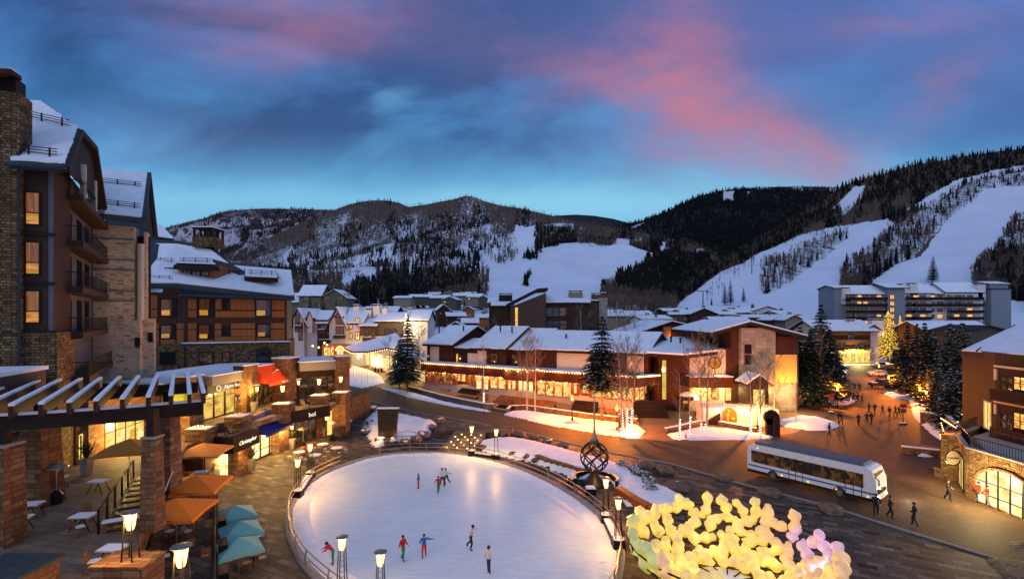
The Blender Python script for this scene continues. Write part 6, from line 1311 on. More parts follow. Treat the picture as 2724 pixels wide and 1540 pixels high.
for a, b in ((E1, T1), (T1, T2), (T2, T3)): mb.tube([a-Vector((0, 0, .25)), b-Vector((0, 0, .25))], .28, 4)
mb.build('bargeboard', 'trim_dark', ha)
mb = MB(); mb.tube([E0+Vector((-.1, -.15, -.2)), E1+Vector((.1, -.15, -.2))], .16, 6); mb.build('gutter', 'gutter_blue', ha)
def on(a, b, c_, u, v): return a.lerp(b, u)+(c_-a)*v
snow_guard(ha, E0.lerp(T0, .1).lerp(E1.lerp(T1, .08), .22)+Vector((0, 0, .1)), E0.lerp(T0, .1).lerp(E1.lerp(T1, .12), .82)+Vector((0, 0, .1)), posts=2)
snow_guard(ha, E0.lerp(T0, .66)+Vector((.9, 0, .1)), E1.lerp(T1, .92).lerp(E0.lerp(T0, .66), .12)+Vector((0, 0, .12)), posts=3)
# ---- blond stone tower
hb = thing('stone_gable_tower', 'blond stacked stone tower with steep snowy roof beside the dark hotel', 'hotel', (-39, 47, TZ)); fr = frot(247, 46.5, 27); q = lambda px, py=840, n=0: fr.uz(px, py, n)
mb = MB(); fr.box(mb, q(247)[0], q(357)[0], TZ, q(0, 580)[1], -2, 0); fr.box(mb, q(357)[0]-.01, q(372)[0], TZ, q(0, 852)[1], -2.5, .003); fr.box(mb, q(372)[0]-.01, q(402)[0], TZ, q(0, 848)[1], -2.5, -1.5); mb.build('stone_wall', 'stone_blond', hb)
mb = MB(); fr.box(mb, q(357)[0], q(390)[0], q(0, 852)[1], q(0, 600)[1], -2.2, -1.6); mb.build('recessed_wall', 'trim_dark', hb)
for y_ in (702, 660, 780, 738): window(fr, hb, (q(360)[0], q(368)[0], q(0, y_+24)[1], q(0, y_)[1]), n=-1.6, pane='window_dim', fw=.08) if y_ != 780 else None
mb = MB(); mb.tube([fr.p(q(373)[0], -.2, q(0, 852)[1]), fr.p(q(373)[0], -.2, q(0, 628)[1])], .3, 10); mb.build('column', 'cream_boards', hb)
mb = MB(); fr.box(mb, q(379)[0], q(386)[0], q(0, 852)[1], q(0, 590)[1], -2.5, -.6); mb.build('corner_pier', 'stone_blond', hb)
for y_ in (618, 678, 707, 768, 796): mb = MB(); z = q(0, y_)[1]; fr.box(mb, q(246)[0], q(358)[0], z-.06, z+.06, 0, .09); mb.build('stone_band', 'grey_panel', hb)
for x_, y_ in ((366, 918), (392, 905)): window(fr, hb, (q(x_-4)[0], q(x_+4)[0], q(0, y_+12)[1], q(0, y_-12)[1]), n=.01 if x_ < 372 else -1.49, fw=.08)
e0, e1, t1, t0 = pp([(250, 568, 44.5), (383, 582, 47), (397, 462, 53.5), (245, 446, 51)]); mb = MB(); mb.slab([e0, e1, t1, t0], .45, (0, 0, -1)); rf = mb.build('roof', 'roof_slate', hb)
mb = MB(); cN = (e0+e1+t1+t0)/4; mb.slab([p.lerp(cN, .03)+Vector((0, 0, .12)) for p in (e0, e1, t1, t0)], .14, (0, 0, -1)); mb.build('roof_snow', 'snow', rf)
r1 = atY(416, 630, 60); mb = MB(); B = Vector((-8, 3, 0)); mb.slab([t1, r1, r1+B, t1+B], .4, (-.7, .3, -.5)); mb.build('rear_roof', 'roof_slate', hb)
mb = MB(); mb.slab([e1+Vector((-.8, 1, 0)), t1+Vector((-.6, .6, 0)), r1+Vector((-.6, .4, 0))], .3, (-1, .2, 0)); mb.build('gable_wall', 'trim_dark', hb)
mb = MB(); mb.tube([e1, t1], .22, 4); mb.tube([t1, r1], .25, 4); mb.tube([e0-Vector((0, .1, .2)), e1-Vector((0, .1, .2))], .16, 6); mb.build('bargeboard', 'gutter_blue', hb)
for v, u0, u1 in ((.16, .02, .9), (.62, .0, .88)): snow_guard(hb, e0.lerp(t0, v).lerp(e1.lerp(t1, v), u0)+Vector((0, 0, .1)), e0.lerp(t0, v).lerp(e1.lerp(t1, v), u1)+Vector((0, 0, .1)), posts=3)
# ---- orange board wing behind the shops
hc = thing('board_clad_wing', 'hotel wing of orange boards over stone with dormers in deep snow', 'hotel', (-38, 64, TZ)); A = atY(380, 840, 62); B_ = atY(763, 840, 68); fr = Fr(tuple(A[:2]), tuple(B_[:2])); q = lambda px, py=840, n=0: fr.uz(px, py, n)
def zc(px, py, n=0): return fr.uz(px, py, n)[1]
WL = fr.len; mb = MB(); fr.box(mb, 0, WL, 11.7, 18.3, -12, -.02); mb.build('wall', 'trim_brown', hc)
mb = MB(); fr.box(mb, 0, WL+.4, 0, 11.7, -12, .25); mb.build('stone_base', 'stone_rubble', hc); mb = MB(); fr.box(mb, q(486)[0], WL+.5, 11.703, 11.84, 0, .45); mb.build('ledge_snow', 'roof_snow', hc)
z3 = lambda L: [380+L[0]*.2885, 580+L[1]*.2885, 380+L[2]*.2885, 580+L[3]*.2885]
for L in ((36, 715, 135, 835), (36, 845, 135, 915), (415, 745, 495, 840), (415, 850, 495, 915), (670, 745, 728, 840), (805, 745, 1030, 845), (670, 858, 1030, 915), (1190, 755, 1305, 845), (1190, 858, 1305, 915), (75, 970, 150, 1020), (75, 1030, 150, 1160), (312, 970, 380, 1020), (312, 1030, 380, 1160), (415, 970, 495, 1022), (415, 1032, 495, 1155), (512, 1122, 652, 1155), (662, 970, 725, 1022), (812, 970, 1035, 1018), (662, 1095, 1035, 1150), (662, 1032, 725, 1090), (812, 1028, 1035, 1090), (1180, 970, 1305, 1018), (1180, 1028, 1305, 1145), (165, 1120, 300, 1160), (1050, 1105, 1170, 1148)):
 r_ = fr.rect(z3(L)); mb = MB(); fr.box(mb, *r_, -.02, .07); mb.build('board_panel', 'wood_orange', hc)
for L, lit in (((168, 752, 300, 900), 1), ((518, 748, 648, 900), 1), ((738, 765, 798, 832), 0), ((1045, 758, 1175, 902), 1), ((168, 992, 292, 1108), 1), ((518, 988, 642, 1112), 1), ((738, 1008, 798, 1082), 2), ((1058, 985, 1168, 1092), 1), ((168, 1243, 292, 1342), 0), ((522, 1238, 642, 1338), 3), ((742, 1243, 798, 1322), 3), ((1058, 1222, 1168, 1318), 0)):
 r_ = fr.rect(z3(L)); n_ = .26 if L[1] > 1200 else .0
 if L[1] > 1200: r_ = fr.rect(z3(L), .26)
 if lit == 1:
  um = r_[0]+(r_[1]-r_[0])*.72; window(fr, hc, r_, pane='glass_dark', n=n_, fw=.14, dep=.12); w_ = hc.children[-1]; g = MB(); zz = r_[2]+(r_[3]-r_[2])*.36; fr.box(g, r_[0]+.05, um, zz, r_[3], n_+.021, n_+.03); g.build('curtain', 'curtain_dim', w_); g = MB(); fr.box(g, r_[0]+.05, um-.15, r_[2]+.05, zz-.03, n_+.021, n_+.03); g.build('bed_light', 'bed_glow', w_)
 else: window(fr, hc, r_, pane='window_dim' if lit == 3 else 'glass_dark', n=n_, fw=.12, dep=.12)
mb = MB(); u_ = q(492)[0]; mb.tube([fr.p(u_, .35, 18), fr.p(u_, .35, 5)], .08, 6); mb.build('downpipe', 'gutter_blue', hc)
RP = pp([(378, 757, 61), (476, 757, 62.5), (476, 781, 62.5), (784, 790, 67), (775, 716, 73), (668, 706, 73), (617, 701, 73.5), (565, 656, 76), (470, 640, 76), (378, 636, 76)])
mb = MB(); mb.slab(RP, .5, (0, 0, -1)); rf = mb.build('roof', 'roof_slate', hc)
cN = sum(RP, Vector())/len(RP)
SP = pp([(378, 752, 61.2), (477, 752, 62.9), (478, 776, 62.8), (782, 785, 67.3), (774, 720, 72.6), (668, 711, 72.6), (614, 706, 73.2), (560, 665, 75.3), (470, 650, 75.3), (378, 648, 75.5)])
mb = MB(); mb.slab([p+Vector((0, 0, .10)) for p in SP], .16, (0, 0, -1)); mb.build('roof_snow', 'snow', rf)
mb = MB(); mb.tube([RP[2]-Vector((0, .1, .2)), RP[3]-Vector((0, .1, .2))], .18, 6); mb.tube([RP[0]-Vector((0, .1, .2)), RP[1]-Vector((0, .1, .2))], .18, 6); mb.build('gutter', 'gutter_blue', rf)
def guard_px(root, a, b, posts, h=.6): snow_guard(root, atY(*a), atY(*b), (0, 0, h), posts, rails=3, r=.03)
guard_px(hc, (474, 776, 64.5), (776, 786, 68.3), 8); guard_px(hc, (582, 730, 69.5), (640, 731, 70), 3); guard_px(hc, (388, 746, 63), (460, 746, 63.5), 3); guard_px(hc, (388, 695, 68.7), (466, 699, 69), 3)
df = frontal(470, 66.5, 100); dq = lambda px, py=840: df.uz(px, py)
mb = MB(); df.box(mb, dq(474)[0], dq(570)[0], dq(0, 738)[1], dq(0, 705)[1], -6, 0); dm = mb.build('dormer', 'wood_orange', hc)
for a, b in ((488, 506), (512, 532), (537, 555)): window(df, dm, (dq(a)[0], dq(b)[0], dq(0, 733)[1], dq(0, 713)[1]), pane='glass_blue', n=.01, fw=.08, rows=2, cols=2)
P = pp([(461, 706, 65.3), (584, 712, 65.3), (530, 672, 71), (515, 672, 71)]); P2 = pp([(461, 706, 65.3), (515, 672, 71), (440, 690, 70)]); mb = MB(); mb.slab([P[0], P[1], P[2], P[3]], .5, (0, 0, -1)); r_ = mb.build('dormer_roof', 'trim_dark', dm); mb = MB(); mb.slab([p+Vector((0, 0, .12)) for p in pp([(470, 700, 65.8), (574, 704, 65.8), (529, 673, 70.8), (516, 673, 70.8)])], .1, (0, 0, -1)); mb.build('dormer_snow', 'snow', r_)
guard_px(hc, (478, 697, 66.3), (562, 699, 66.3), 3)
df = frontal(650, 69.5, 100); dq = lambda px, py=840: df.uz(px, py)
mb = MB(); df.box(mb, dq(656)[0], dq(733)[0], dq(0, 764)[1], dq(0, 735)[1], -5, 0); dm = mb.build('dormer', 'wood_orange', hc)
for a, b in ((679, 694), (698, 714)): window(df, dm, (dq(a)[0], dq(b)[0], dq(0, 760)[1], dq(0, 744)[1]), pane='glass_blue', n=.01, fw=.08, cols=2, rows=2)
P = pp([(650, 736, 68.4), (740, 740, 68.4), (733, 718, 71.5), (650, 713, 71.5)]); mb = MB(); mb.slab(P, .6, (0, 0, -1)); r_ = mb.build('dormer_roof', 'trim_dark', dm); cN = sum(P, Vector())/4; mb = MB(); mb.slab([p.lerp(cN, .05)+Vector((0, 0, .15)) for p in P], .13, (0, 0, -1)); mb.build('dormer_snow', 'snow', r_)
guard_px(hc, (659, 729, 69), (732, 732, 69), 3)
cf_ = frontal(513, 74.5, 60); cq_ = lambda px, py=840: cf_.uz(px, py); mb = MB(); cf_.box(mb, cq_(511)[0], cq_(566)[0], cq_(0, 656)[1], cq_(0, 630)[1], -3, 0); o_ = mb.build('chimney', 'stone_rubble', hc)
mb = MB(); z0, z1 = cq_(0, 630)[1], cq_(0, 608)[1]
for x_ in (513, 530, 548, 562): cf_.box(mb, cq_(x_)[0], cq_(x_)[0]+.25, z0, z1, -.3, 0); cf_.box(mb, cq_(x_)[0], cq_(x_)[0]+.25, z0, z1, -2.9, -2.6)
cf_.box(mb, cq_(511)[0], cq_(566)[0], z1, z1+.2, -3.1, .1); mb.build('chimney_cage', 'trim_dark', o_); mb = MB(); cf_.box(mb, cq_(511)[0], cq_(566)[0], z1+.203, z1+.35, -3, .05); mb.build('cap_snow', 'roof_snow', o_)
bk = thing('rear_roof_house', 'small snowy hipped roof peeping behind the blond stone tower', 'building', tuple(atY(430, 700, 90))); P = pp([(395, 628, 84), (462, 636, 84), (430, 600, 90), (395, 592, 90)]); mb = MB(); mb.slab(P, .8, (0, 0, -1)); mb.build('roof', 'trim_dark', bk); mb = MB(); cN = sum(P, Vector())/4; mb.slab([p.lerp(cN, .05)+Vector((0, 0, .2)) for p in P], .18, (0, 0, -1)); mb.build('roof_snow', 'snow', bk); mb = MB(); mb.box(P[0].x+1, P[1].x-1, 86, 96, 10, P[0].z-.6); mb.build('wall', 'trim_dark', bk)
# ---- upper terrace deck
deck = [(-45, 8), (-14.6, 8), (-15.3, 19), (-18.6, 24.5), (-24.0, 34), (-27.2, 41), (-26.6, 43), (-24.6, 43), (-24.3, 46.8), (-26.2, 49), (-25.4, 53.2), (-24.8, 54.3), (-21.9, 58.6), (-22.2, 66), (-45, 66)]
mb = MB(); mb.prism(deck[::-1] if False else deck, TZ-.5, TZ); struct(mb.build('terrace', 'terrace_paving'))
mb = MB(); mb.prism([(-45, 8.3), (-15.2, 8.3), (-15.9, 19.3), (-19.1, 24.7), (-24.6, 34.3), (-28.2, 42), (-28.2, 50), (-45, 50)], -.05, TZ-.503); struct(mb.build('terrace_substructure', 'stone_pier'))
patio = [(-6.0, 8), (-10.6, 17.5), (-21.8, 36), (-25.4, 42.5), (-27, 42.5), (-24.4, 34.2), (-18.9, 24.6), (-15.6, 19.2), (-14.8, 8)]
mb = MB(); mb.prism(patio, -.04, 2.0); struct(mb.build('patio', 'plaza_paving'))
# ---- upper shop row
us = thing('upper_shops', 'upper terrace shop row with stone piers, red awning and lit bank front', 'shops', (-31, 55, TZ))
uf = Fr((-31.9, 46.5), (-29.9, 63));
def uu(px, n=0): return uf.uz(px, 1000, n)[0]
mb = MB(); uf.box(mb, -1, uf.len+.3, TZ-4.5, 8.6, -8, -.25); mb.build('rear_wall', 'trim_dark', us)
mb = MB(); uf.box(mb, -1, uf.len+2, 8.6, 8.85, -9, -.2); o_ = mb.build('flat_roof', 'trim_dark', us)
mb = MB(); uf.box(mb, -1, uf.len+2, 8.853, 9.0, -9, -.5); mb.build('roof_snow', 'snow', o_)
a, b = uu(541), uu(655); mb = MB(); uf.box(mb, a, b, 8.15, 9.1, -.25, 1.0); o_ = mb.build('grey_fascia', 'siding_grey', us); mb = MB(); uf.box(mb, a, b, 9.103, 9.22, -.25, 1.0); mb.build('fascia_snow', 'roof_snow', o_)
mb = MB(); uf.box(mb, a, b, 7.25, 8.15, -.22, .45); mb.build('sign_band', 'trim_dark', us)
text_on(uf, us, 'Alpine Bank', (a+b)/2+.5, 7.7, .58, 'sign_white', .46)
u_, z_ = uu(580), 7.7; mb = MB(); u_ = (a+b)/2-1.75; mb.tube([uf.p(u_+.28*math.cos(t), .47, z_+.28*math.sin(t)) for t in np.linspace(0, 6.28, 17)[:-1]], .05, 4, False, True); mb.build('round_logo', 'sign_white', us)
ww = (b-a)/4
for i in range(4): window(uf, us, (a+ww*i+.1, a+ww*(i+1)-.1, TZ+.15, 7.15), pane='bank_inside', n=-.22, fw=.09, dep=.12, split=.82, name='shop_window')
plight(uf.p((a+b)/2, 1.3, 6.9)-us.location, 200, (1, .62, .16), .4, us)
def pier(root, f_, x0, x1, z0, z1, n0=-.3, n1=.9, name='stone_pier', snow=True, mat='stone_pier', taper=0):
 a, b = f_.uz(x0, 1000, n1)[0], f_.uz(x1, 1000, n1)[0]
 if b < a: a, b = b, a
 if b-a < .6: b = a+.9
 mb = MB(); f_.box(mb, a, b, z0, z1, n0, n1); o = mb.build(name, mat, root)
 if snow: mb = MB(); f_.box(mb, a-.08, b+.08, z1+.003, z1+.13, n0-.05, n1+.08); mb.build('pier_snow', 'roof_snow', o)
 return o
pier(us, uf, 500, 541, TZ, 9.5, -.3, 1.5); pier(us, uf, 655, 686, TZ, 9.7, -.3, 1.3); pier(us, uf, 768, 797, TZ, 9.9, -.3, 2.0)
a, b = uu(684, .4), uu(764, .4); mb = MB(); P = [uf.p(a, .1, 9.2), uf.p(b, .1, 9.2), uf.p(b, 1.9, 7.3), uf.p(a, 1.9, 7.3)]; mb.slab(P, .06); mb.pts([uf.p(a, 1.9, 7.3), uf.p(b, 1.9, 7.3), uf.p(b, 1.92, 6.95), uf.p(a, 1.92, 6.95)], [(0, 1, 2, 3)])
mb.pts([uf.p(b, .1, 9.2), uf.p(b, 1.9, 7.3), uf.p(b, .1, 7.3)], [(0, 1, 2)]); mb.pts([uf.p(a, .1, 9.2), uf.p(a, 1.9, 7.3), uf.p(a, .1, 7.3)], [(0, 1, 2)]); aw = mb.build('red_awning', 'awning_red', us)
text_on(uf, us, 'SOLARIS', (a+b)/2+.4, 7.13, .42, 'white_paint', 1.95, ext=.01)
mb = MB(); k_ = lambda t: (lambda s_: uf.p(a+(b-a)*(.3+.42*t), .1+1.8*s_+.08, 9.2-1.9*s_+.08))(.55-.25*math.sin(t*2.2)+.1*t); mb.tube([k_(t) for t in np.linspace(0, 1, 9)], [.02, .04, .05, .05, .05, .04, .03, .02, .01], 4); mb.build('swoosh', 'white_paint', aw)
mb = MB(); uf.box(mb, a, b, 9.22, 9.34, -.3, .15); mb.build('awning_snow', 'roof_snow', us)
for i in range(3): window(uf, us, (a+i*(b-a)/3+.08, a+(i+1)*(b-a)/3-.08, TZ+.1, 7.2), pane='window_dim', n=-.22, fw=.07, rows=3, cols=2)
wf = Fr((-29.6, 61.8), (-22.2, 66.6)); wu = lambda px, n=0: wf.uz(px, 1000, n)[0]
a, b = wu(797, .8), wu(900, .8); mb = MB(); wf.box(mb, a, b, TZ-4.5, 8.6, -8, -.1); mb.build('wing_wall', 'trim_dark', us)
mb = MB(); wf.box(mb, a, b, 8.2, 9.3, -.1, .8); o_ = mb.build('grey_fascia', 'siding_grey', us); mb = MB(); wf.box(mb, a-.1, b, 9.303, 9.42, -7, .82); mb.build('fascia_snow', 'roof_snow', o_)
for i in range(4): window(wf, us, (a+i*(b-a)/4+.08, a+(i+1)*(b-a)/4-.08, TZ+.1, 7.3), pane='window_dim' if i > 1 else 'glass_dark', n=-.08, fw=.08, rows=2, split=None)
pier(us, wf, 897, 930, 0, 9.9, -.5, 1.4)
mb = MB(); c = wf.p(wu(912, 1.4), 1.42, 0)
# ---- lower shops
ls = thing('lower_shops', 'plaza level shops with blue awning, backlit sign and stone piers', 'shops', (-26.5, 50, 0))
lf = Fr((-27.6, 45.5), (-26.5, 56.8)); lu = lambda px, n=0: lf.uz(px, 1200, n)[0]
mb = MB(); lf.box(mb, -.2, lf.len, -.05, TZ-.51, -3, -.15); mb.build('wall', 'trim_dark', ls)
a, b = lu(669, 0), lu(740, 0)
ww = (b-a)/3
for i in range(3): window(lf, ls, (a+ww*i+.06, a+ww*(i+1)-.06, .15, 3.0), pane='store_white', n=-.13, fw=.06, dep=.12, split=.28, name='shop_window')
plight(lf.p((a+b)/2-1, 1.0, 2.6)-ls.location, 210, (1, .66, .2), .4, ls); plight(lf.p((a+b)/2+1.5, 1.0, 2.6)-ls.location, 190, (1, .66, .2), .4, ls)
mb = MB(); a2, b2 = a-.2, b+.4; P = [lf.p(a2, .0, 4.9), lf.p(b2, .0, 4.9), lf.p(b2, 1.7, 3.0), lf.p(a2, 1.7, 3.0)]; mb.slab(P, .06); mb.pts([lf.p(a2, 1.7, 3.0), lf.p(b2, 1.7, 3.0), lf.p(b2, 1.72, 2.72), lf.p(a2, 1.72, 2.72)], [(0, 1, 2, 3)]); mb.pts([lf.p(b2, 0, 4.9), lf.p(b2, 1.7, 3), lf.p(b2, 0, 3)], [(0, 1, 2)]); mb.pts([lf.p(a2, 0, 4.9), lf.p(a2, 1.7, 3), lf.p(a2, 0, 3)], [(0, 1, 2)]); mb.build('blue_awning', 'awning_blue', ls)
pier(ls, lf, 742, 770, 0, TZ+.02, -.2, .9, snow=False); pier(ls, lf, 633, 668, 0, TZ-.5, -.2, 1.2, snow=False)
gf_ = Fr((-24.55, 43.0), (-24.25, 46.9)); mb = MB(); gf_.box(mb, 0, gf_.len, 3.15, TZ+.12, -.3, .02); fs = mb.build('balcony_fascia', 'trim_dark', ls)
g2 = Fr((-27.6, 43.02), (-24.5, 43.0)); mb = MB(); g2.box(mb, 0, g2.len, 3.15, TZ+.12, -.3, .02); mb.build('balcony_fascia', 'trim_dark', ls)
mb = MB(); mb.prism([(-27.6, 43.2), (-24.7, 43.2), (-24.5, 46.8), (-26.4, 49), (-27.8, 49)], 3.2, TZ-.51); mb.build('balcony_soffit', 'trim_brown', ls)
text_on(gf_, ls, 'Christopher', gf_.len/2+.1, 3.82, .52, 'sign_white', .06, italic=True)
g3 = Fr((-29.5, 45.6), (-26.2, 45.6));
for i in range(2): window(g3, ls, (.1+i*1.55, 1.5+i*1.55, .1, 3.0), pane='store_white' if i else 'shop_goods', n=.0, fw=.06, dep=.1, name='shop_window')
plight((.4, -6.3, 2.4), 70, (1, .70, .26), .3, ls)
l2 = Fr((-26.2, 57.2), (-22.6, 64.4)); mb = MB(); l2.box(mb, 0, l2.len, 0, TZ-.51, -3, -.1); mb.build('wall', 'stone_pier', ls)
mb = MB(); mb.prism([(-24.9, 54.2), (-21.8, 58.5), (-22.6, 60), (-26, 57)], 3.3, TZ-.51); mb.build('balcony_soffit', 'trim_dark', ls)
g4 = Fr((-24.85, 54.2), (-21.75, 58.5)); mb = MB(); g4.box(mb, 0, g4.len, 3.3, TZ+.12, -.3, .02); mb.build('balcony_fascia', 'trim_dark', ls); text_on(g4, ls, 'bol', g4.len*.55, 3.9, .7, 'sign_white', .05)
text_on(l2, ls, 'SKATE', l2.len*.86, 3.75, .62, 'sign_white', .95)
mb = MB(); l2.box(mb, l2.len*.70, l2.len+1.0, 3.3, TZ+.1, -.1, .9); mb.build('sign_band', 'trim_brown', ls)
u_ = l2.len*.82; pr = [(u_-.7, .05)]+[(u_+.7*math.cos(t), 2.5+.65*math.sin(t)) for t in np.linspace(math.pi, 0, 9)]+[(u_+.7, .05)]; mb = MB(); l2.prism(mb, pr, -.1, .03); mb.build('lit_doorway', 'gallery', ls); plight(l2.p(u_, 1.2, 2)-ls.location, 50, (1, .72, .2), .2, ls)
window(l2, ls, (1.0, 4.0, .2, 3.0), pane='window_dim', n=-.08, fw=.08, cols=3)
t_ = thing('retaining_wall', 'rough stone retaining wall right of the tall pier by the road', 'wall', (-20, 72, 0)); w4 = Fr(tuple(at(925, 1130)[:2]), tuple(at(985, 1098)[:2])); mb = MB(); w4.box(mb, 0, w4.len, 0, 3.6, -1, 0); mb.build('wall', 'stone_dark', t_)
w5 = Fr(tuple(w4.p(0, -.2, 0)[:2]), (-27, 90)); mb = MB();
def sconce(loc, label, e=120):
 t_ = thing('wall_sconce', label, 'lamp', tuple(loc), 0, 'copper wall lamps on the stone piers'); mb = MB(); mb.lathe(tuple(loc), [(.1, -.32), (.15, .0), (.17, .14)], 10); mb.build('glass_cup', 'lamp_glow', t_, True); mb = MB(); x, y, z = loc; mb.box(x-.28, x+.28, y-.2, y+.2, z+.32, z+.38); mb.tube([(x, y, z+.12), (x, y, z+.33)], .03, 5); o_ = mb.build('copper_hood', 'red_wood', t_); mb = MB(); mb.box(x-.26, x+.26, y-.18, y+.18, z+.383, z+.44); mb.build('hood_snow', 'snow', t_)
 plight((.25, -.25, -.1), e, WARM, .1, t_); return t_
for px, py, Y_, lb in ((541, 1063, 47.2, 'wall lamp on the stone pier left of the bank front'), (684, 1033, 55.6, 'wall lamp on the pier left of the red awning'), (794, 1016, 60.3, 'wall lamp on the pier right of the red awning'), (665, 1178, 47.2, 'wall lamp on the pier left of the blue awning'), (777, 1134, 55.8, 'wall lamp on the pier right of the blue awning'), (868, 1110, 59.6, 'wall lamp beside the lit arched doorway'), (925, 1098, 63.6, 'wall lamp on the tall pier beside the road')):
 sconce(atY(px, py, Y_), lb)
tq = thing('pier_torch_lamp', 'torch lamp on the stone pedestal left of the lounge chairs', 'lamp', group='torch lamps on stone pedestals'); torch(tq, 1.35, None); PT = []
def pedestal(px, pyt, x0, x1, z0, lab, lab2, zt=5.6, first=False, sc=1.):
 Y_ = F*(15.3-zt)/(pyt-HY); x = (px-CX)/F*Y_; w_ = (x1-x0)/F*Y_; t_ = thing('stone_pedestal', lab2, 'pedestal', (x, Y_, z0)); mb = MB(); mb.box(x-w_/2, x+w_/2, Y_-w_*.35, Y_+w_*.65, z0, zt-.1); o = mb.build('pier', 'stone_pier', t_); mb = MB(); mb.box(x-w_/2-.06, x+w_/2+.06, Y_-w_*.35-.06, Y_+w_*.65+.06, zt-.1, zt-.02); mb.build('cap', 'concrete', t_); mb = MB(); mb.box(x-w_/2+.05, x+w_/2-.05, Y_-w_*.3, Y_+w_*.55, zt-.017, zt+.02); mb.build('cap_snow', 'snow', t_)
 if lab:
  if first: tq.location = (x, Y_+.1, zt)
  else: dup(tq, lab, (x, Y_+.1, zt))
pedestal(531, 1137, 504, 558, 2, 'x', 'stone pedestal below the torch lamp left of the lounge chairs', first=True)
pedestal(629, 1105, 605, 653, TZ, None, 'stone pedestal with unlit torch in front of the bank')
pedestal(751, 1072, 730, 773, 3.5, 'torch lamp on the stone pedestal below the red awning', 'stone pedestal below the red awning')
pedestal(848, 1050, 828, 866, TZ, 'torch lamp on the pedestal before the grey fascia windows', 'stone pedestal before the grey fascia windows')
pedestal(906, 1042, 888, 925, 0, 'torch lamp on the tall pier at the corner over the road', 'tall stone pedestal at the corner over the road')
o = thing('unlit_torch_lamp', 'unlit torch frame with snow cap in front of the bank', 'lamp', (0, 0, 0)); torch(o, 1.35, None)
for ch in list(o.children):
 if ch.type == 'LIGHT': bpy.data.objects.remove(ch)
 elif ch.name.startswith('glass_cone'): ch.data = ch.data.copy(); ch.data.materials[0] = MAT['steel']
o.location = (F and (629-CX)/F*47.95, 48.05, 5.6)
dl = plight((-28.3, 42, 7.2), .1, WARM, .1, us); bpy.data.objects.remove(dl)
# ---- glowing arched gallery window and stone wall under the pergola
ga_ = thing('gallery_front', 'stone shop front under the pergola with glowing arched window', 'shop', (-32, 39, TZ)); f1 = Fr((-31.3, 35.6), (-32.2, 43.2))
mb = MB(); f1.box(mb, -.2, f1.len+4, TZ, 8.6, -5, -.3); mb.build('wall', 'stone_pier', ga_)
ks = np.linspace(0, 1, 12); pr = [(0.1, TZ+.05)]+[(.1+(f1.len-.3)*t, TZ+1.2+1.5*math.sin(math.pi*min(1, .2+.62*t))) for t in ks]+[(f1.len-.2, TZ+.05)]; mb = MB(); f1.prism(mb, pr, -.3, -.2); gp_ = mb.build('arched_window', 'gallery', ga_)
mb = MB()
for i in range(7): u = .1+(f1.len-.3)*i/6; zt_ = TZ+1.2+1.5*math.sin(math.pi*min(1, .2+.62*i/6)); f1.box(mb, u-.03, u+.03, TZ, zt_, -.2, -.13)
f1.box(mb, .1, f1.len-.2, TZ+1.55, TZ+1.6, -.2, -.14); mb.build('mullions', 'trim_brown', gp_)
plight(f1.p(2.5, 1.2, TZ+1.6)-ga_.location, 130, (1, .62, .16), .4, ga_); plight(f1.p(5.5, 1.2, TZ+1.6)-ga_.location, 130, (1, .62, .16), .4, ga_)
f2 = Fr((-42, 33.5), (-31.2, 36.0)); mb = MB(); f2.box(mb, 0, f2.len, TZ, 9.6, -2, 0); mb.build('side_wall', 'stone_pier', ga_); mb = MB(); u_ = f2.uz(194, 1200)[0]; f2.box(mb, u_-.5, u_+.5, TZ, TZ+2.5, 0, .06); mb.build('dark_door', 'black_metal', ga_)
f3 = Fr((-24.8-6, 43.3), (-27.5, 43.3)); mb = MB()
ow = thing('stone_shop_pier', 'stone shop pier with orange lit window behind the pergola post', 'building', (-30, 44, TZ)); f3 = frontal(395, 44.5, 100); mb = MB(); f3.box(mb, f3.uz(430, 0)[0], f3.uz(505, 0)[0], TZ, 8.5, -2, 0); mb.build('wall', 'stone_pier', ow); window(f3, ow, (f3.uz(444, 0)[0], f3.uz(466, 0)[0], TZ+.05, TZ+2.6), pane='gallery', n=.01, cols=2); plight((.5, -1.8, 1.8), 60, WARM, .2, ow)
mb = MB(); f3.box(mb, f3.uz(463, 0)[0], f3.uz(512, 0)[0], f3.uz(0, 1060)[1], f3.uz(0, 1032)[1], .02, 1.2); mb.build('green_awning', 'awning_green', ow)
pr_ = thing('low_roof', 'low brown parapet roof under snow at the left edge', 'building', (-30, 29, TZ)); f5 = Fr(tuple(atY(-60, 0, 26)[:2]), tuple(atY(122, 0, 31.5)[:2])); mb = MB(); f5.box(mb, 0, f5.len, 8.5, 11.85, -4, 0); mb.build('wall', 'wood_brown_light', pr_); mb = MB(); f5.box(mb, -.1, f5.len+.1, 11.853, 12.1, -4, .1); mb.build('roof_snow', 'snow', pr_)
# ---- pergola
pg = thing('pergola', 'dark timber pergola with snow-capped rafters on stone columns', 'pergola', (-22, 26, TZ)); zb_ = 10.15
BP = smooth_open([Vector((-30, 21.0)), Vector((-26, 22.2)), Vector((-21, 24.3)), Vector((-17.0, 26.9))], 4); mb = MB()
for a, b in zip(BP, BP[1:]): f_ = Fr(tuple(a), tuple(b)); f_.box(mb, 0, f_.len, zb_-.25, zb_+.45, -.15, .15)
bm_ = mb.build('front_beam', 'trim_dark', pg); mb = MB()
for a, b in zip(BP, BP[1:]): f_ = Fr(tuple(a), tuple(b)); f_.box(mb, 0, f_.len, zb_+.453, zb_+.56, -.14, .14)
mb.build('beam_snow', 'snow', bm_)
BQ = [p+Vector((-5.2, 7.6)) for p in BP]; mb = MB()
for a, b in zip(BQ, BQ[1:]): f_ = Fr(tuple(a), tuple(b)); f_.box(mb, 0, f_.len, zb_-.25, zb_+.45, -.15, .15)
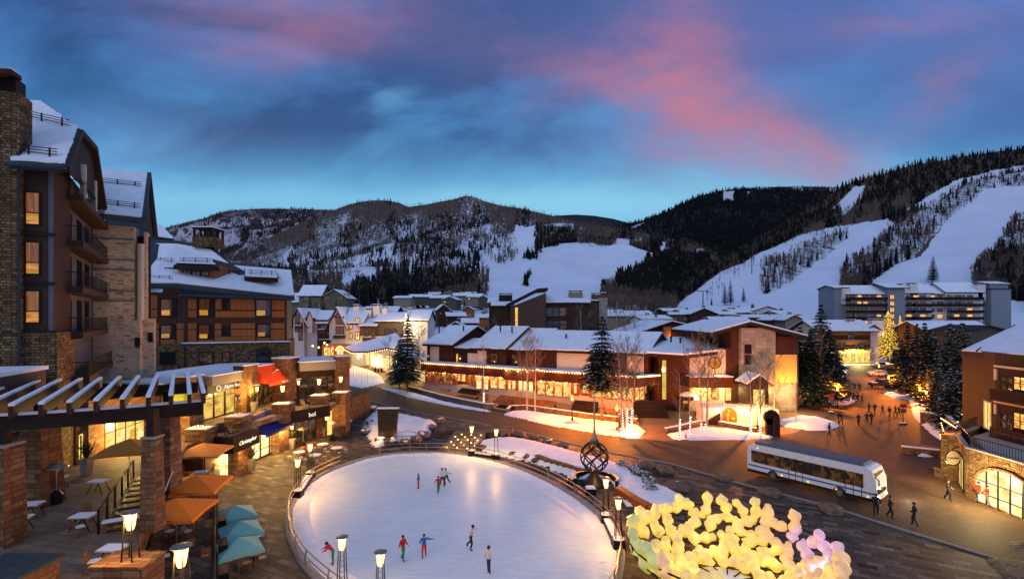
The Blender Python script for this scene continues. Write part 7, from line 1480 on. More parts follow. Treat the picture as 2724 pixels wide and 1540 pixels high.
mb.build('rear_beam', 'trim_dark', pg)
n_r = 17
for i in range(n_r):
 t = i/(n_r-1)*1.0; k_ = t*(len(BP)-1); j = min(len(BP)-2, int(k_)); p = BP[j].lerp(BP[j+1], k_-j); d = Vector((-5.6, 8.3)).normalized();
 p = p-d*.9; e = p+d*11.0; f_ = Fr(tuple(p), tuple(e)); off = 0
 mb = MB(); f_.box(mb, 0, f_.len, zb_+.46, zb_+1.0, -.09, .09); rf_ = mb.build('rafter', 'wood_brown', pg); mb = MB(); f_.box(mb, .05, f_.len-.05, zb_+1.003, zb_+1.12, -.1, .1); mb.build('rafter_snow', 'snow', rf_)
for (px, pyb, pyt, w0, w1) in ((94, 1345, 1130, 1.55, 1.2), (394, 1415, 1168, .82, .62), (438, 1300, 1105, 1.1, .9), (-8, 1452, 1200, 1.2, 1.)):
 p = at(px, pyb, TZ); zt_ = 9.15; mb = MB(); mb.taper(p.x, p.y+.3, TZ if px != 402 else 2.0, zt_, w0, w1); c_ = mb.build('stone_column', 'stone_pier', pg); mb = MB(); mb.taper(p.x, p.y+.3, zt_+.003, zt_+.1, w1+.1, w1+.1); mb.build('column_cap', 'concrete', c_)
 mb = MB(); mb.box(p.x-.2, p.x+.2, p.y+.1, p.y+.5, zt_+.1, zb_+.45); mb.build('post', 'trim_dark', pg)
# ---- terrace lamp piers in the foreground
for px, pyc, Y_, w_, lb, lb2 in ((347, 1488, 19.0, 1.65, 'large torch lamp on the long stone pier in the foreground', 'long stone pier carrying the foreground torch lamp'), (482, 1600, 16.2, 1.2, 'torch lamp cut by the bottom edge beside the railing', 'stone pier just below the picture edge')):
 x = (px-CX)/F*Y_; zt_ = 15.3-(pyc-HY)/F*Y_; t_ = thing('stone_pier', lb2, 'pedestal', (x, Y_, 2)); mb = MB(); mb.box(x-w_/2-.3, x+w_/2, Y_-.5, Y_+.7, 2, zt_-.08); mb.box(x-w_/2-.36, x+w_/2+.06, Y_-.56, Y_+.76, zt_-.077, zt_); mb.build('pier', 'stone_pier', t_); d_ = dup(tq, lb, (x, Y_, zt_)); d_.scale = (.95, .95, .95)
x = (20-CX)/F*21; t_ = thing('stone_pier', 'low stone pier with slate cap at the bottom left corner', 'pedestal', (x, 20, TZ)); p = at(20, 1530, 5.4); mb = MB(); mb.box(p.x-1.3, p.x+.9, p.y-.9, p.y+1.2, TZ, 5.5); mb.build('pier', 'stone_pier', t_); mb = MB(); mb.box(p.x-1.4, p.x+1.0, p.y-1, p.y+1.3, 5.503, 5.62); mb.build('cap', 'roof_slate', t_)
EP = [Vector((-6.4, 9)), Vector((-10.6, 17.5)), Vector((-21.8, 36.0))]; ew = thing('patio_edge', 'dark patio edge wall with thin metal railing beside the plaza', 'railing', (-16, 27, 0)); mb = MB(); rl = MB()
for a, b in zip(EP, EP[1:]):
 f_ = Fr(tuple(a), tuple(b)); f_.box(mb, 0, f_.len, 0, 2.15, -.2, .1)
 for i in range(int(f_.len/1.8)+1): u = i*1.8; rl.tube([f_.p(u, -.05, 2.1), f_.p(u, -.05, 3.15)], .03, 4)
 for z in (2.4, 2.65, 2.9): rl.tube([f_.p(0, -.05, z), f_.p(f_.len, -.05, z)], .012, 3)
 rl.tube([f_.p(0, -.05, 3.15), f_.p(f_.len, -.05, 3.15)], .035, 5)
mb.build('wall', 'wood_brown', ew); rl.build('railing', 'black_metal', ew)
f_ = Fr(tuple(EP[1]), tuple(EP[2]))
for i, u in enumerate((7.5, 11, 14.8)): mb = MB(); f_.box(mb, u, u+1.1, 1.5, 2.6, .11, .55); t_ = thing('planter_box', f'dark planter box hung on the patio wall, {ORD[i]} from the near end', 'planter', tuple(f_.p(u, .3, 1.5))); mb.build('box', 'black_metal', t_)
def railing(L, z, label, h=1.05, bars=.14, name='terrace_railing', rails=False):
 P = [Vector(p) for p in L]; t_ = thing(name, label, 'railing', (P[0].x, P[0].y, z)); mb = MB()
 for a, b in zip(P, P[1:]):
  f_ = Fr(tuple(a), tuple(b)); n_ = max(2, int(f_.len/bars))
  if rails:
   for k in range(5): mb.tube([f_.p(0, 0, z+.2+.17*k), f_.p(f_.len, 0, z+.2+.17*k)], .01, 3)
   n_ = max(1, int(f_.len/1.7))
  for i in range(n_+1): u = f_.len*i/n_; mb.tube([f_.p(u, 0, z), f_.p(u, 0, z+h)], .012 if not rails else .035, 3)
  mb.tube([f_.p(0, 0, z+h), f_.p(f_.len, 0, z+h)], .03, 4)
 mb.build('bars', 'black_metal', t_); return t_
railing([(-27.2, 43.15), (-24.7, 43.15), (-24.45, 46.7)], TZ+.12, 'black barred railing round the balcony with lounge chairs')
railing([(-26.1, 49.2), (-25.5, 53.2)], TZ, 'wire railing above the blue awning', rails=True)
railing([(-24.8, 54.5), (-22.0, 58.5)], TZ+.12, 'wire railing of the balcony over the three-letter sign', rails=True)
railing([(-18.6, 24.5), (-24.0, 34)], TZ, 'railing along the terrace edge behind the umbrellas', rails=True)
sa, sb = at(262, 1420, TZ), at(355, 1270, TZ)
s2 = thing('terrace_stair', 'dark stair opening with slatted black railing on the left terrace', 'steps', tuple(sa)); mb = MB(); f_ = Fr(tuple(sa[:2]), tuple(sb[:2]));
for i in range(9): f_.box(mb, f_.len*(i/9), f_.len*((i+1)/9)-.03, TZ+.004, TZ+.02+.0*i, .15, 2.4)
mb.build('stair_well', 'black_metal', s2)
for i in range(9): mb = MB(); f_.box(mb, f_.len*(i/9)+.06, f_.len*(i/9)+.3, TZ+.022, TZ+.05, .2, 2.35); mb.build('tread', 'trim_brown', s2)
mb = MB()
for k in range(7): mb.tube([f_.p(0, 0, TZ+.15+.15*k), f_.p(f_.len, 0, TZ+.15+.15*k)], .015, 3)
for i in range(6): mb.box(*[v for v in (f_.p(f_.len*i/5, 0, 0).x-.04, f_.p(f_.len*i/5, 0, 0).x+.04, f_.p(f_.len*i/5, 0, 0).y-.04, f_.p(f_.len*i/5, 0, 0).y+.04)], TZ, TZ+1.2)
mb.tube([f_.p(0, 0, TZ+1.2), f_.p(f_.len, 0, TZ+1.2)], .04, 4); mb.build('railing', 'black_metal', s2)
mb = MB(); mb.tube([f_.p(0, 2.5, TZ), f_.p(0, 2.5, TZ+1.1), f_.p(f_.len*.9, 2.5, TZ+1.1)], .035, 5); mb.build('handrail', 'cream_trim', s2)
mb = MB(); f_.box(mb, -.1, .35, TZ+.42, TZ+.5, 0.1, 2.5); f_.box(mb, -.05, .05, TZ, TZ+.42, .2, .3); f_.box(mb, -.05, .05, TZ, TZ+.42, 2.2, 2.3); t_ = thing('snowy_bench', 'long narrow bench with snow at the near end of the stair', 'bench', tuple(sa)); mb.build('seat', 'chair_wood', t_); mb = MB(); f_.box(mb, -.08, .33, TZ+.503, TZ+.56, .12, 2.45); mb.build('seat_snow', 'snow', t_)
# ================================================================= right: stone shop with timber hotel above
rs = thing('corner_hotel', 'dark timber hotel over a stone base with bright arched shop window', 'hotel', (41, 42, 0))
s1 = Fr((38.4, 24), (38.3, 41.2)); s3 = Fr((38.3, 41.2), (41.2, 45.2)); s4 = Fr((41.2, 45.2), (47, 49))
for i, f_ in enumerate((s1, s3, s4)):
 mb = MB(); f_.box(mb, 0, f_.len, 0, 4.15, -1.2, 0); mb.build('stone_base', 'stone_dark', rs)
 mb = MB(); f_.box(mb, 0, f_.len, 4.153, 4.3, -.5, .08); mb.build('coping', 'concrete', rs)
 mb = MB(); nb = int(f_.len/.22)
 for k in range(nb): mb.tube([f_.p(f_.len*k/nb, -.25, 4.3), f_.p(f_.len*k/nb, -.25, 5.15)], .02, 3)
 mb.tube([f_.p(0, -.25, 5.15), f_.p(f_.len, -.25, 5.15)], .05, 4); mb.build('railing', 'black_metal', rs)
mb = MB(); mb.prism([(39, 22), (39, 41), (42, 45), (60, 55), (60, 22)], 3.9, 4.1); mb.build('terrace_floor', 'concrete', rs)
ua, ub = s1.uz(2597, 1300)[0], s1.uz(2760, 1300)[0]
if ua > ub: ua, ub = ub, ua
W_ = ub-ua; pr = [(ua, .15)]+[(ua+W_*t, 2.0+1.25*math.sin(math.pi*t)**.6) for t in np.linspace(0, 1, 15)]+[(ub, .15)]
mb = MB(); s1.prism(mb, pr, -.05, .04); aw = mb.build('arched_window', 'store_white', rs); mb = MB()
for i in range(1, 5): t = i/5; s1.box(mb, ua+W_*t-.04, ua+W_*t+.04, .1, 2.0+1.25*math.sin(math.pi*t)**.6, .04, .12)
for z in (.9, 1.9): s1.box(mb, ua, ub, z-.03, z+.03, .04, .11)
mb.build('mullions', 'black_metal', aw)
mb = MB(); P = [s1.p(u, .1, z) for u, z in pr[1:-1]]; mb.tube(P, .12, 5); mb.build('arch_trim', 'stone_pier', rs)
plight(s1.p(ub-1.5, 1.6, 2.2)-rs.location, 230, (1, .70, .28), .4, rs); plight(s1.p(ua+2, 1.6, 2.2)-rs.location, 200, (1, .70, .28), .4, rs)
window(s3, rs, (1.2, 3.8, .2, 2.9), pane='gallery', n=.0, fw=.1, cols=3, name='shop_window'); plight(s3.p(2.4, 1.3, 2)-rs.location, 90, (1, .66, .2), .3, rs)
c = atY(2534, 1217, 43.6); mb = MB(); mb.tube([c+Vector((0, -.05, 0)), c+Vector((0, .05, 0))], .62, 18); sg_ = thing('oval_sign', 'oval hanging shop sign on an iron bracket at the stone corner', 'sign', tuple(c)); mb.build('board', 'stucco_yellow', sg_); mb = MB(); mb.tube([c+Vector((.68*math.cos(a), -.06, .68*math.sin(a))) for a in np.linspace(0, 6.28, 19)[:-1]], .05, 4, False, True); mb.tube([c+Vector((0, 0, .65)), c+Vector((0, 0, .85)), c+Vector((1.3, .6, .85))], .04, 4); mb.build('bracket', 'black_metal', sg_)
text_on(frontal(2534, c.y, 50), sg_, 'Cuccina', 0, c.z, .3, 'trim_dark', .07)
uf_ = Fr(tuple(atY(2648, 0, 46)[:2]), tuple(atY(2780, 0, 41.5)[:2])); rf_ = Fr(tuple(atY(2560, 0, 53)[:2]), tuple(atY(2648, 0, 46)[:2]))
mb = MB(); uf_.box(mb, 0, uf_.len, 4.1, 11.8, -5, 0); mb.build('timber_wall', 'wood_brown', rs); mb = MB(); rf_.box(mb, 0, rf_.len, 0, 11.8, -4, 0); mb.build('side_wall', 'wood_brown', rs)
for y_, py0 in ((1170, 0), (1090, 1), (990, 2)):
 for j, (xa, xb) in enumerate(((2664, 2695), (2699, 2732), (2737, 2770))):
  yy = {1170: (1178, 1228), 1090: (1093, 1132), 990: (998, 1030)}[y_]; a, z1 = uf_.uz(xa, yy[0]+4); b = uf_.uz(xb, 0)[0]; z0 = uf_.uz(xa, yy[1]+4)[1]
  window(uf_, rs, (a, b, z0, z1), pane='window_lit' if j else 'window_dim', n=.01, fw=.1, cols=2, rows=2)
 if py0:
  a = .6; z = {1: uf_.uz(2660, 1135)[1], 2: uf_.uz(2660, 1034)[1]}[py0]; mb = MB(); uf_.box(mb, a, uf_.len, z-1.0, z-.85, 0, 1.1)
  for k in range(26): u = a+(uf_.len-a)*k/26; uf_.box(mb, u, u+.07, z-.85, z, 1.0, 1.06)
  uf_.box(mb, a, uf_.len, z, z+.08, .95, 1.1); mb.build('balcony', 'wood_brown', rs)
mb = MB()
for (xa, ya, xb, yb) in ((2651, 1075, 2651, 1100), (2651, 981, 2651, 1010), (2648, 1145, 2648, 1205)): a, z1 = uf_.uz(xa, ya); _, z0 = uf_.uz(xa, yb); uf_.box(mb, a-.12, a+.12, z0, z1, .0, .16)
for py in (1068, 974, 1150): z = uf_.uz(2655, py)[1]; uf_.box(mb, 0, uf_.len, z-.1, z+.1, .0, .18)
mb.build('cream_trim', 'cream_trim', rs)
window(rf_, rs, (rf_.len-2.2, rf_.len-.8, 4.4, 6.9), frame='cream_trim', pane='gallery', n=.01, fw=.12, cols=2, name='terrace_door')
RQ = [atY(2556, 934, 52), atY(2790, 950, 40), atY(2790, 830, 54), atY(2690, 872, 57)]; mb = MB(); mb.slab(RQ, .5, (0, 0, -1)); r_ = mb.build('roof', 'trim_dark', rs); cN = sum(RQ, Vector())/4; mb = MB(); mb.slab([p.lerp(cN, .015)+Vector((0, 0, .1)) for p in RQ], .1, (0, 0, -1)); mb.build('roof_snow', 'roof_snow', r_)
mb = MB(); mb.tube([p+Vector((0, 0, .13)) for p in (RQ[0].lerp(RQ[1], .22), RQ[3].lerp(RQ[2], .1))], .09, 4)
for t in (.3, .34, .38, .42, .46): mb.tube([RQ[0].lerp(RQ[1], t).lerp(RQ[3].lerp(RQ[2], t), .35)+Vector((0, 0, .13)), RQ[0].lerp(RQ[1], t).lerp(RQ[3].lerp(RQ[2], t), .6)+Vector((0, 0, .13))], .03, 3)
mb.build('roof_seams', 'trim_dark', r_)
for px, py, Y_, w_ in ((2635, 1030, 48, 2.2), (2600, 1062, 51, 1.6)): pass
def walls(L, h, label, mat='stone_dark', z=0., w_=.5): return retain(L, label, h, w_, z, mat)
walls([(2400, 1205), (2445, 1210), (2500, 1216)], .7, 'low dark planter wall left of the lantern by the arched shop'); walls([(2448, 1128), (2500, 1135)], 1.7, 'dark stone wall at the end of the snow bank')
wv_ = walls([(2505, 1140), (2545, 1185), (2575, 1215)], 2.3, 'dark wall with draped garland of lights')
gl = thing('light_garland', 'draped garland of warm lights on the dark wall at the right', 'string lights', tuple(at(2510, 1130))); mb = MB()
GP = [atY(2505+1.9*i, 1118+(38 if i < 40 else 38)*math.sin(math.pi*min(1, i/19))*(1 if i < 19 else 0)+i*.9, 54-.1*i) for i in range(38)]
for i in range(60):
 t = i/59; p = atY(2503+45*t, 1122+52*math.sin(math.pi*t), 55.5-2*t) if i % 2 else atY(2503+75*t, 1112+48*t, 55-4*t); b = MB(); b.ball(p, .055, 5); b.build('bulb', 'bulb_glow', gl)
plight((.3, -.8, 1.8), 45, (1, .45, .12), .3, gl)
# ================================================================= trees
def SP(px, py, h_px, r_px, lab, seed, z=0., **k):
 p = at(px, py, z); s_ = p.y/F; return spruce('spruce_tree', lab, p, h_px*s_, r_px*s_*1.15, seed, **k)
SP(1601, 1118, 285, 62, 'tall lone spruce in front of the shop arcade', 1, .5, snow=.16, bare=.30, dens=.8)
SP(1084, 1046, 210, 44, 'tall dark spruce left of the arcade, snow on its boughs', 2, 0, snow=.22, bare=.18)
SP(1062, 1030, 130, 32, 'small spruce standing just left of the tall arcade spruce', 3, 0, snow=.22)
SP(2128, 1078, 215, 54, 'dense spruce left in the dark clump before the side street', 4, snow=.1); SP(2158, 1086, 215, 56, 'dense spruce in the middle of the dark clump before the side street', 5, snow=.08)
SP(2184, 1074, 268, 62, 'tallest spruce of the dark clump before the side street', 6, snow=.12); SP(2208, 1074, 200, 54, 'snow-dusted spruce at the right of the dark clump', 7, snow=.3)
SP(2226, 1048, 120, 20, 'low snowy spruce at the kerb by the white lit bush', 8, snow=.4)
SP(1745, 900, 70, 12, 'small spruce before the white-chimneyed chalets', 9, 6); SP(1850, 898, 70, 12, 'small spruce behind the broad brown gable', 10, 6)
t_, L_ = SP(2362, 962, 134, 40, 'big spruce wrapped all over in golden lights', 12, snow=.0, lights=.8); L_.build('golden_lights', 'bulb_yellow', t_); plight((0, -5, 4), 260, (1, .62, .12), .5, t_); plight((-3, -3, 9), 160, (1, .62, .12), .5, t_)
t_, L_ = SP(2394, 960, 122, 12, 'narrow spruce with golden lights behind the dark firs', 13, snow=.0, lights=.5); L_.build('golden_lights', 'bulb_yellow', t_)
t_, L_ = SP(2427, 960, 105, 10, 'third lit spruce nearly hidden behind the dark firs', 14, snow=.0, lights=.5); L_.build('golden_lights', 'bulb_yellow', t_)
t_, L_ = SP(2300, 966, 92, 20, 'dark spruce with white light strands before the chalet hotel', 15, snow=.1, lights=.10); L_.build('white_lights', 'bulb_white', t_)
t_ = thing('lit_bush', 'round bush covered in white lights at the dark clump', 'bush', tuple(at(2237, 1010))); c = at(2237, 1010)+Vector((0, 0, 2.2)); mb = MB(); rn = random.Random(2)
for i in range(230): a, e = rn.uniform(0, 6.28), rn.uniform(-1.3, 1.5); q_ = rn.uniform(.8, 1.5); mb.ball(c+Vector((math.cos(a)*math.cos(e)*q_, math.sin(a)*math.cos(e)*q_, math.sin(e)*q_*1.2)), .065, 4)
mb.build('lights', 'bulb_white', t_); mb = MB(); boulder(mb, tuple(c), 1.3, rn, 1.); mb.build('foliage', 'needle', t_)
for i, (px, py, h_, r_) in enumerate([(2398, 1040, 130, 18), (2415, 1050, 180, 24), (2440, 1060, 190, 26), (2460, 1075, 210, 28), (2484, 1080, 190, 30), (2510, 1085, 150, 26), (2380, 1030, 100, 14), (2530, 1100, 235, 34), (2560, 1120, 255, 36), (2580, 1120, 190, 34), (2545, 1150, 160, 36), (2500, 1120, 130, 24), (2590, 1150, 130, 30)]):
 SP(px, py, h_*1.06, r_*1.5, f'dark spruce of the thicket right of the side street, {ORD[i]} planted from the far end', 30+i, snow=.1 if px < 2480 else .34)
t_, L_ = SP(2570, 1172, 120, 38, 'low spreading snowy spruce with warm lights by the timber hotel', 50, snow=.4, lights=.02); L_.build('warm_lights', 'bulb_glow', t_)
for i, (px, h_) in enumerate([(1148, 60), (1165, 44), (1092, 56), (1010, 48), (1185, 50), (1232, 40), (1300, 70)]): SP(px, 862, h_, 11, f'distant spruce among the slope houses, {ORD[i]}', 60+i, 3, snow=.12, dens=.7)
for i, (px, py, h_) in enumerate([(824, 940, 70), (808, 938, 80), (790, 936, 66), (772, 940, 84)]): SP(px, py, h_, 15, f'snow-laden spruce before the lodge, {ORD[i]} from its right', 70+i, 0, snow=.7)
for i, (px, h_) in enumerate([(826, 50), (842, 40), (862, 40), (894, 42), (955, 60), (980, 54), (1040, 46)]): p = atY(px, 835, 176); spruce('spruce_tree', f'spruce behind the white lodge, {ORD[i]} from the left', Vector((p.x, 176, 8)), h_*.16+6, 2.2, 80+i, snow=.08, dens=.7)
for i, (px, h_) in enumerate([(2222, 40), (2270, 74), (2480, 90), (2520, 88)]): p = atY(px, 900, 190); spruce('spruce_tree', f'spruce in front of the long apartment block, {ORD[i]} from the left', Vector((p.x, 190 if i < 2 else 120, 0)), (h_*.16+6) if i < 2 else 14, 2.4, 90+i, snow=.05)
p = hpos(h5, 2482, 752); spruce('spruce_tree', 'single bushy spruce above the roofs of the apartment block', p, 26, 6, 97, snow=.05, dens=.8)
for i, (px, py, h_) in enumerate([(1928, 810, 62), (1943, 808, 70), (1978, 800, 40), (1893, 812, 20), (1738, 800, 30)]): p = hpos(h5, px, py); spruce('spruce_tree', f'fir standing alone on the open piste, {ORD[i]} of five', p, h_*p.y/F, h_*.17*p.y/F, 100+i, snow=.05, dens=.7)
for o in list(bpy.data.objects):
 if o.type == 'LIGHT' and o.parent and o.parent.name.startswith('street_lantern') and o.parent.location.x > 38 and o.parent.location.y < 80: o.data = o.data.copy(); o.data.energy *= .22
for L, lb in (([(2625, 1485), (2660, 1478), (2760, 1500), (2760, 1560), (2690, 1545)], 'dark rubble bed in the bottom right corner'), ([(2680, 1440), (2720, 1436), (2760, 1442), (2740, 1456), (2700, 1456)], 'small dark tree pit on the pavement at the right edge')):
 tag(grid_mound('snow_bed', gp(L, .1), 0, .2, mat='cobble', seed=3, step=.3, edge=.5), lb, 'planting bed')
def BT(px, py, h_px, lab, seed, z=0., **k):
 p = at(px, py, z); return bare_tree('bare_tree', lab, p, h_px*p.y/F, seed, **k)
BT(1402, 1090, 215, 'tall bare aspen left of the pair before the arcade entrance', 1, .3, twigs=1.1); BT(1424, 1094, 200, 'bare aspen right of the pair before the arcade entrance', 2, .3, twigs=.9)
BT(1287, 1076, 190, 'thin bare aspen with striped light-wrapped trunk by the left rubble wall', 3, .3, wrap=2.1, twigs=.6, spread=.2); BT(1036, 1020, 150, 'slim bare aspen at the left snow field', 4, twigs=.8, spread=.25)
BT(1106, 1042, 180, 'leaning bare aspen right of the tall arcade spruce', 5, lean=.05, twigs=.9)
BT(1668, 1152, 255, 'cluster of three bare aspens with brightly lit trunks at the crossing', 6, .3, trunks=3, wrap=3.2, twigs=.9, r0=.13)
BT(1808, 1166, 190, 'bare young aspen with light-wrapped foot left on the snow island', 7, .3, wrap=2.4, twigs=.7, spread=.26); BT(1836, 1158, 160, 'thin bare aspen with light-wrapped foot, second on the snow island', 8, .3, wrap=2.4, twigs=.5, spread=.2)
BT(1872, 1145, 260, 'big twin bare aspen on the snow island', 9, .3, trunks=2, wrap=1.0, twigs=1.0, r0=.15); BT(1997, 1150, 220, 'bare aspen with striped light-wrapped trunk by the twin stem', 10, .3, wrap=2.6, twigs=.7, spread=.24)
BT(2022, 1154, 230, 'bare aspen with wide light-wrapped trunk before the stone column', 11, .3, wrap=2.6, twigs=.8); BT(2060, 1130, 190, 'bare aspen right of the gabled porch', 12, twigs=.8); BT(2115, 1120, 110, 'small bare tree in the snow bank by the planter', 13, twigs=.6)
for i, (px, py, h_) in enumerate([(2165, 1078, 230), (2186, 1090, 240), (2140, 1080, 190)]): BT(px, py, h_, f'tall brown bare aspen at the dark clump, {ORD[i]}', 14+i, twigs=.8, spread=.2, mat='bark')
for i, (px, py, h_) in enumerate([(1320, 930, 80), (1545, 925, 110), (1640, 935, 130), (1665, 930, 120), (1690, 940, 110), (1362, 925, 70)]): p = atY(px, py, 112); bare_tree('bare_tree', f'bare tree behind the arcade roof, {ORD[i]}', Vector((p.x, 112, 3)), h_*.1+4, 30+i, twigs=.8)
for i, (px, py, h_) in enumerate([(930, 930, 60), (968, 930, 66), (1020, 925, 70), (2510, 1130, 120), (2427, 1060, 130), (2446, 1075, 150), (2468, 1100, 130)]): BT(px, py, h_, f'slender bare tree near the snow banks, {ORD[i]}', 40+i, twigs=.5, spread=.2)
plight(at(1690, 1160)+Vector((0, 0, .9)), 45, WARM, .1, None, 'ground_spot'); bpy.data.objects['ground_spot'].name = 'ground_spot_light'
gs = thing('ground_spot', 'bright small floodlight at the foot of the lit aspens', 'lamp', tuple(at(1663, 1158))); mb = MB(); mb.ball(at(1663, 1158)+Vector((0, -.1, .35)), .22, 8); mb.build('lens', 'lamp_glow', gs); plight((.3, -.6, .9), 60, WARM, .1, gs)
for i, (px, py) in enumerate([(940, 1012), (948, 1018), (955, 1008), (962, 1022), (970, 1014), (978, 1020), (985, 1006), (992, 1014), (933, 1004), (1000, 1004)]):
 p = at(px, py, .3); mb = MB(); mb.tube([p, p+Vector((0, 0, 3.2))], .025, 4); o = mb.build('snow_stake', 'black_metal'); tag(o, 'thin dark stake standing in the left snow field', 'stake', 'thin stakes in the snow field')
# ================================================================= golden shops under the curved roof left of the arcade
gs_ = thing('golden_shops', 'brightly lit shops under a sweeping conical snow roof', 'shops', (-28, 120, 0))
f6 = Fr(tuple(at(978, 975)[:2]), tuple(at(1068, 1005)[:2])); mb = MB(); f6.box(mb, -3, f6.len, 0, 4.6, -5, -.1); mb.build('wall', 'stucco_yellow', gs_)
for i in range(6): window(f6, gs_, (-2.6+i*(f6.len+2.6)/6, -2.6+(i+.82)*(f6.len+2.6)/6, .5, 3.9), frame='gold_leaf', pane=('shop_bright', 'store_white', 'gallery')[i % 3], n=-.08, fw=.12, name='shop_window')
ap_ = atY(1053, 887, 132); ea = [atY(915, 925, 133), atY(935, 936, 128), atY(975, 936, 122), atY(1030, 925, 121), atY(1085, 935, 122), atY(1128, 960, 112)]; mb = MB(); sn = MB()
for a, b in zip(ea, ea[1:]): mb.slab([a, b, ap_], .35, (0, 0, -1)); sn.slab([p+Vector((0, 0, .2)) for p in (a.lerp(ap_, .02), b.lerp(ap_, .02), ap_)], .19, (0, 0, -1))
r_ = mb.build('roof', 'trim_dark', gs_); sn.build('roof_snow', 'roof_snow', r_)
a0, a1, a2 = atY(1075, 955, 108), atY(1142, 945, 100), atY(1065, 920, 118); mb = MB(); mb.slab([a0, a1, a2], .3, (0, 0, -1)); mb.build('lower_roof', 'roof_snow', gs_)
f7 = Fr(tuple(at(1066, 1008)[:2]), tuple(at(1134, 1035)[:2])); mb = MB(); f7.box(mb, 0, f7.len, 0, 4.4, -4, -.1); mb.build('wall', 'stucco_yellow', gs_)
for i in range(4): window(f7, gs_, (.2+i*(f7.len)/4, (i+.85)*f7.len/4, 1.2, 3.8), frame='cream_trim', pane=('store_white', 'shop_bright')[i % 2], n=-.08, fw=.14, name='shop_window')
for i in range(4): plight(f6.p(f6.len*(i-.3)/4, 1.8, 3.2)-gs_.location, 240, (1, .66, .16), .2, gs_)
for i in range(2): plight(f7.p(f7.len*(i+.5)/2, 1.5, 3.4)-gs_.location, 120, (1, .66, .2), .2, gs_)
sl2 = thing('bulb_string', 'string of bulbs along the eaves of the golden shops', 'string lights', tuple(ea[0]))
for a, b in zip(ea, ea[1:]):
 for i in range(9): o_ = b0.copy(); COL.objects.link(o_); o_.parent = sl2; o_.location = a.lerp(b, i/9)-Vector((0, .3, .35))-sl2.location
lit = MB(); rn = random.Random(8); lt_ = thing('lit_shrubs', 'shrubs in pots densely wrapped in white lights before the golden shops', 'potted shrubs', tuple(at(1010, 985)))
for cx_ in (998, 1006, 1015):
 c = at(cx_, 988)+Vector((0, 0, 2.6))
 for i in range(70): lit.ball(c+Vector((rn.gauss(0, .5), rn.gauss(0, .4), rn.gauss(0, .9))), .07, 4)
 mb = MB(); mb.lathe((c.x, c.y, 0), [(.3, 0), (.4, .9)], 8); mb.build('pot', 'black_metal', lt_)
lit.build('lights', 'bulb_white', lt_)
al = thing('arched_shop_door', 'stone shop entrance with arched door ringed by lights below the lodge', 'building', tuple(atY(905, 945, 140))); f8 = frontal(840, 138, 100); mb = MB(); f8.box(mb, f8.uz(856, 0)[0], f8.uz(922, 0)[0], 0, f8.uz(0, 917)[1], -4, 0); mb.build('wall', 'stone_pier', al)
u_ = f8.uz(905, 0)[0]; zb0 = f8.uz(0, 946)[1]; pr = [(u_-.9, zb0)]+[(u_+.9*math.cos(t), zb0+1.5+.8*math.sin(t)) for t in np.linspace(math.pi, 0, 9)]+[(u_+.9, zb0)]; mb = MB(); f8.prism(mb, pr, 0, .1); mb.build('door', 'gallery', al)
for t in np.linspace(math.pi, 0, 15): mb = MB(); mb.ball(f8.p(u_+1.15*math.cos(t), .2, zb0+1.5+1.1*math.sin(t)), .1, 5); mb.build('bulb', 'bulb_glow', al)
for px, py in ((863, 912), (870, 917), (832, 920), (848, 924), (933, 921)): plight(atY(px, py, 134)-al.location, 260, SOD, .2, al); mb = MB(); mb.ball(atY(px, py, 134.4), .28, 7); mb.build('globe', 'lamp_glow', al)
mb = MB(); P = [atY(845, 935, 136), atY(865, 925, 136), atY(885, 935, 136)]; u_, = (f8.uz(872, 0)[0],)
window(f8, al, (f8.uz(862, 0)[0], f8.uz(888, 0)[0], zb0, zb0+2.4), pane='shop_goods', n=.01, cols=3)
plight(atY(1100, 925, 118)-gs_.location, 350, (1, .66, .2), .2, gs_)
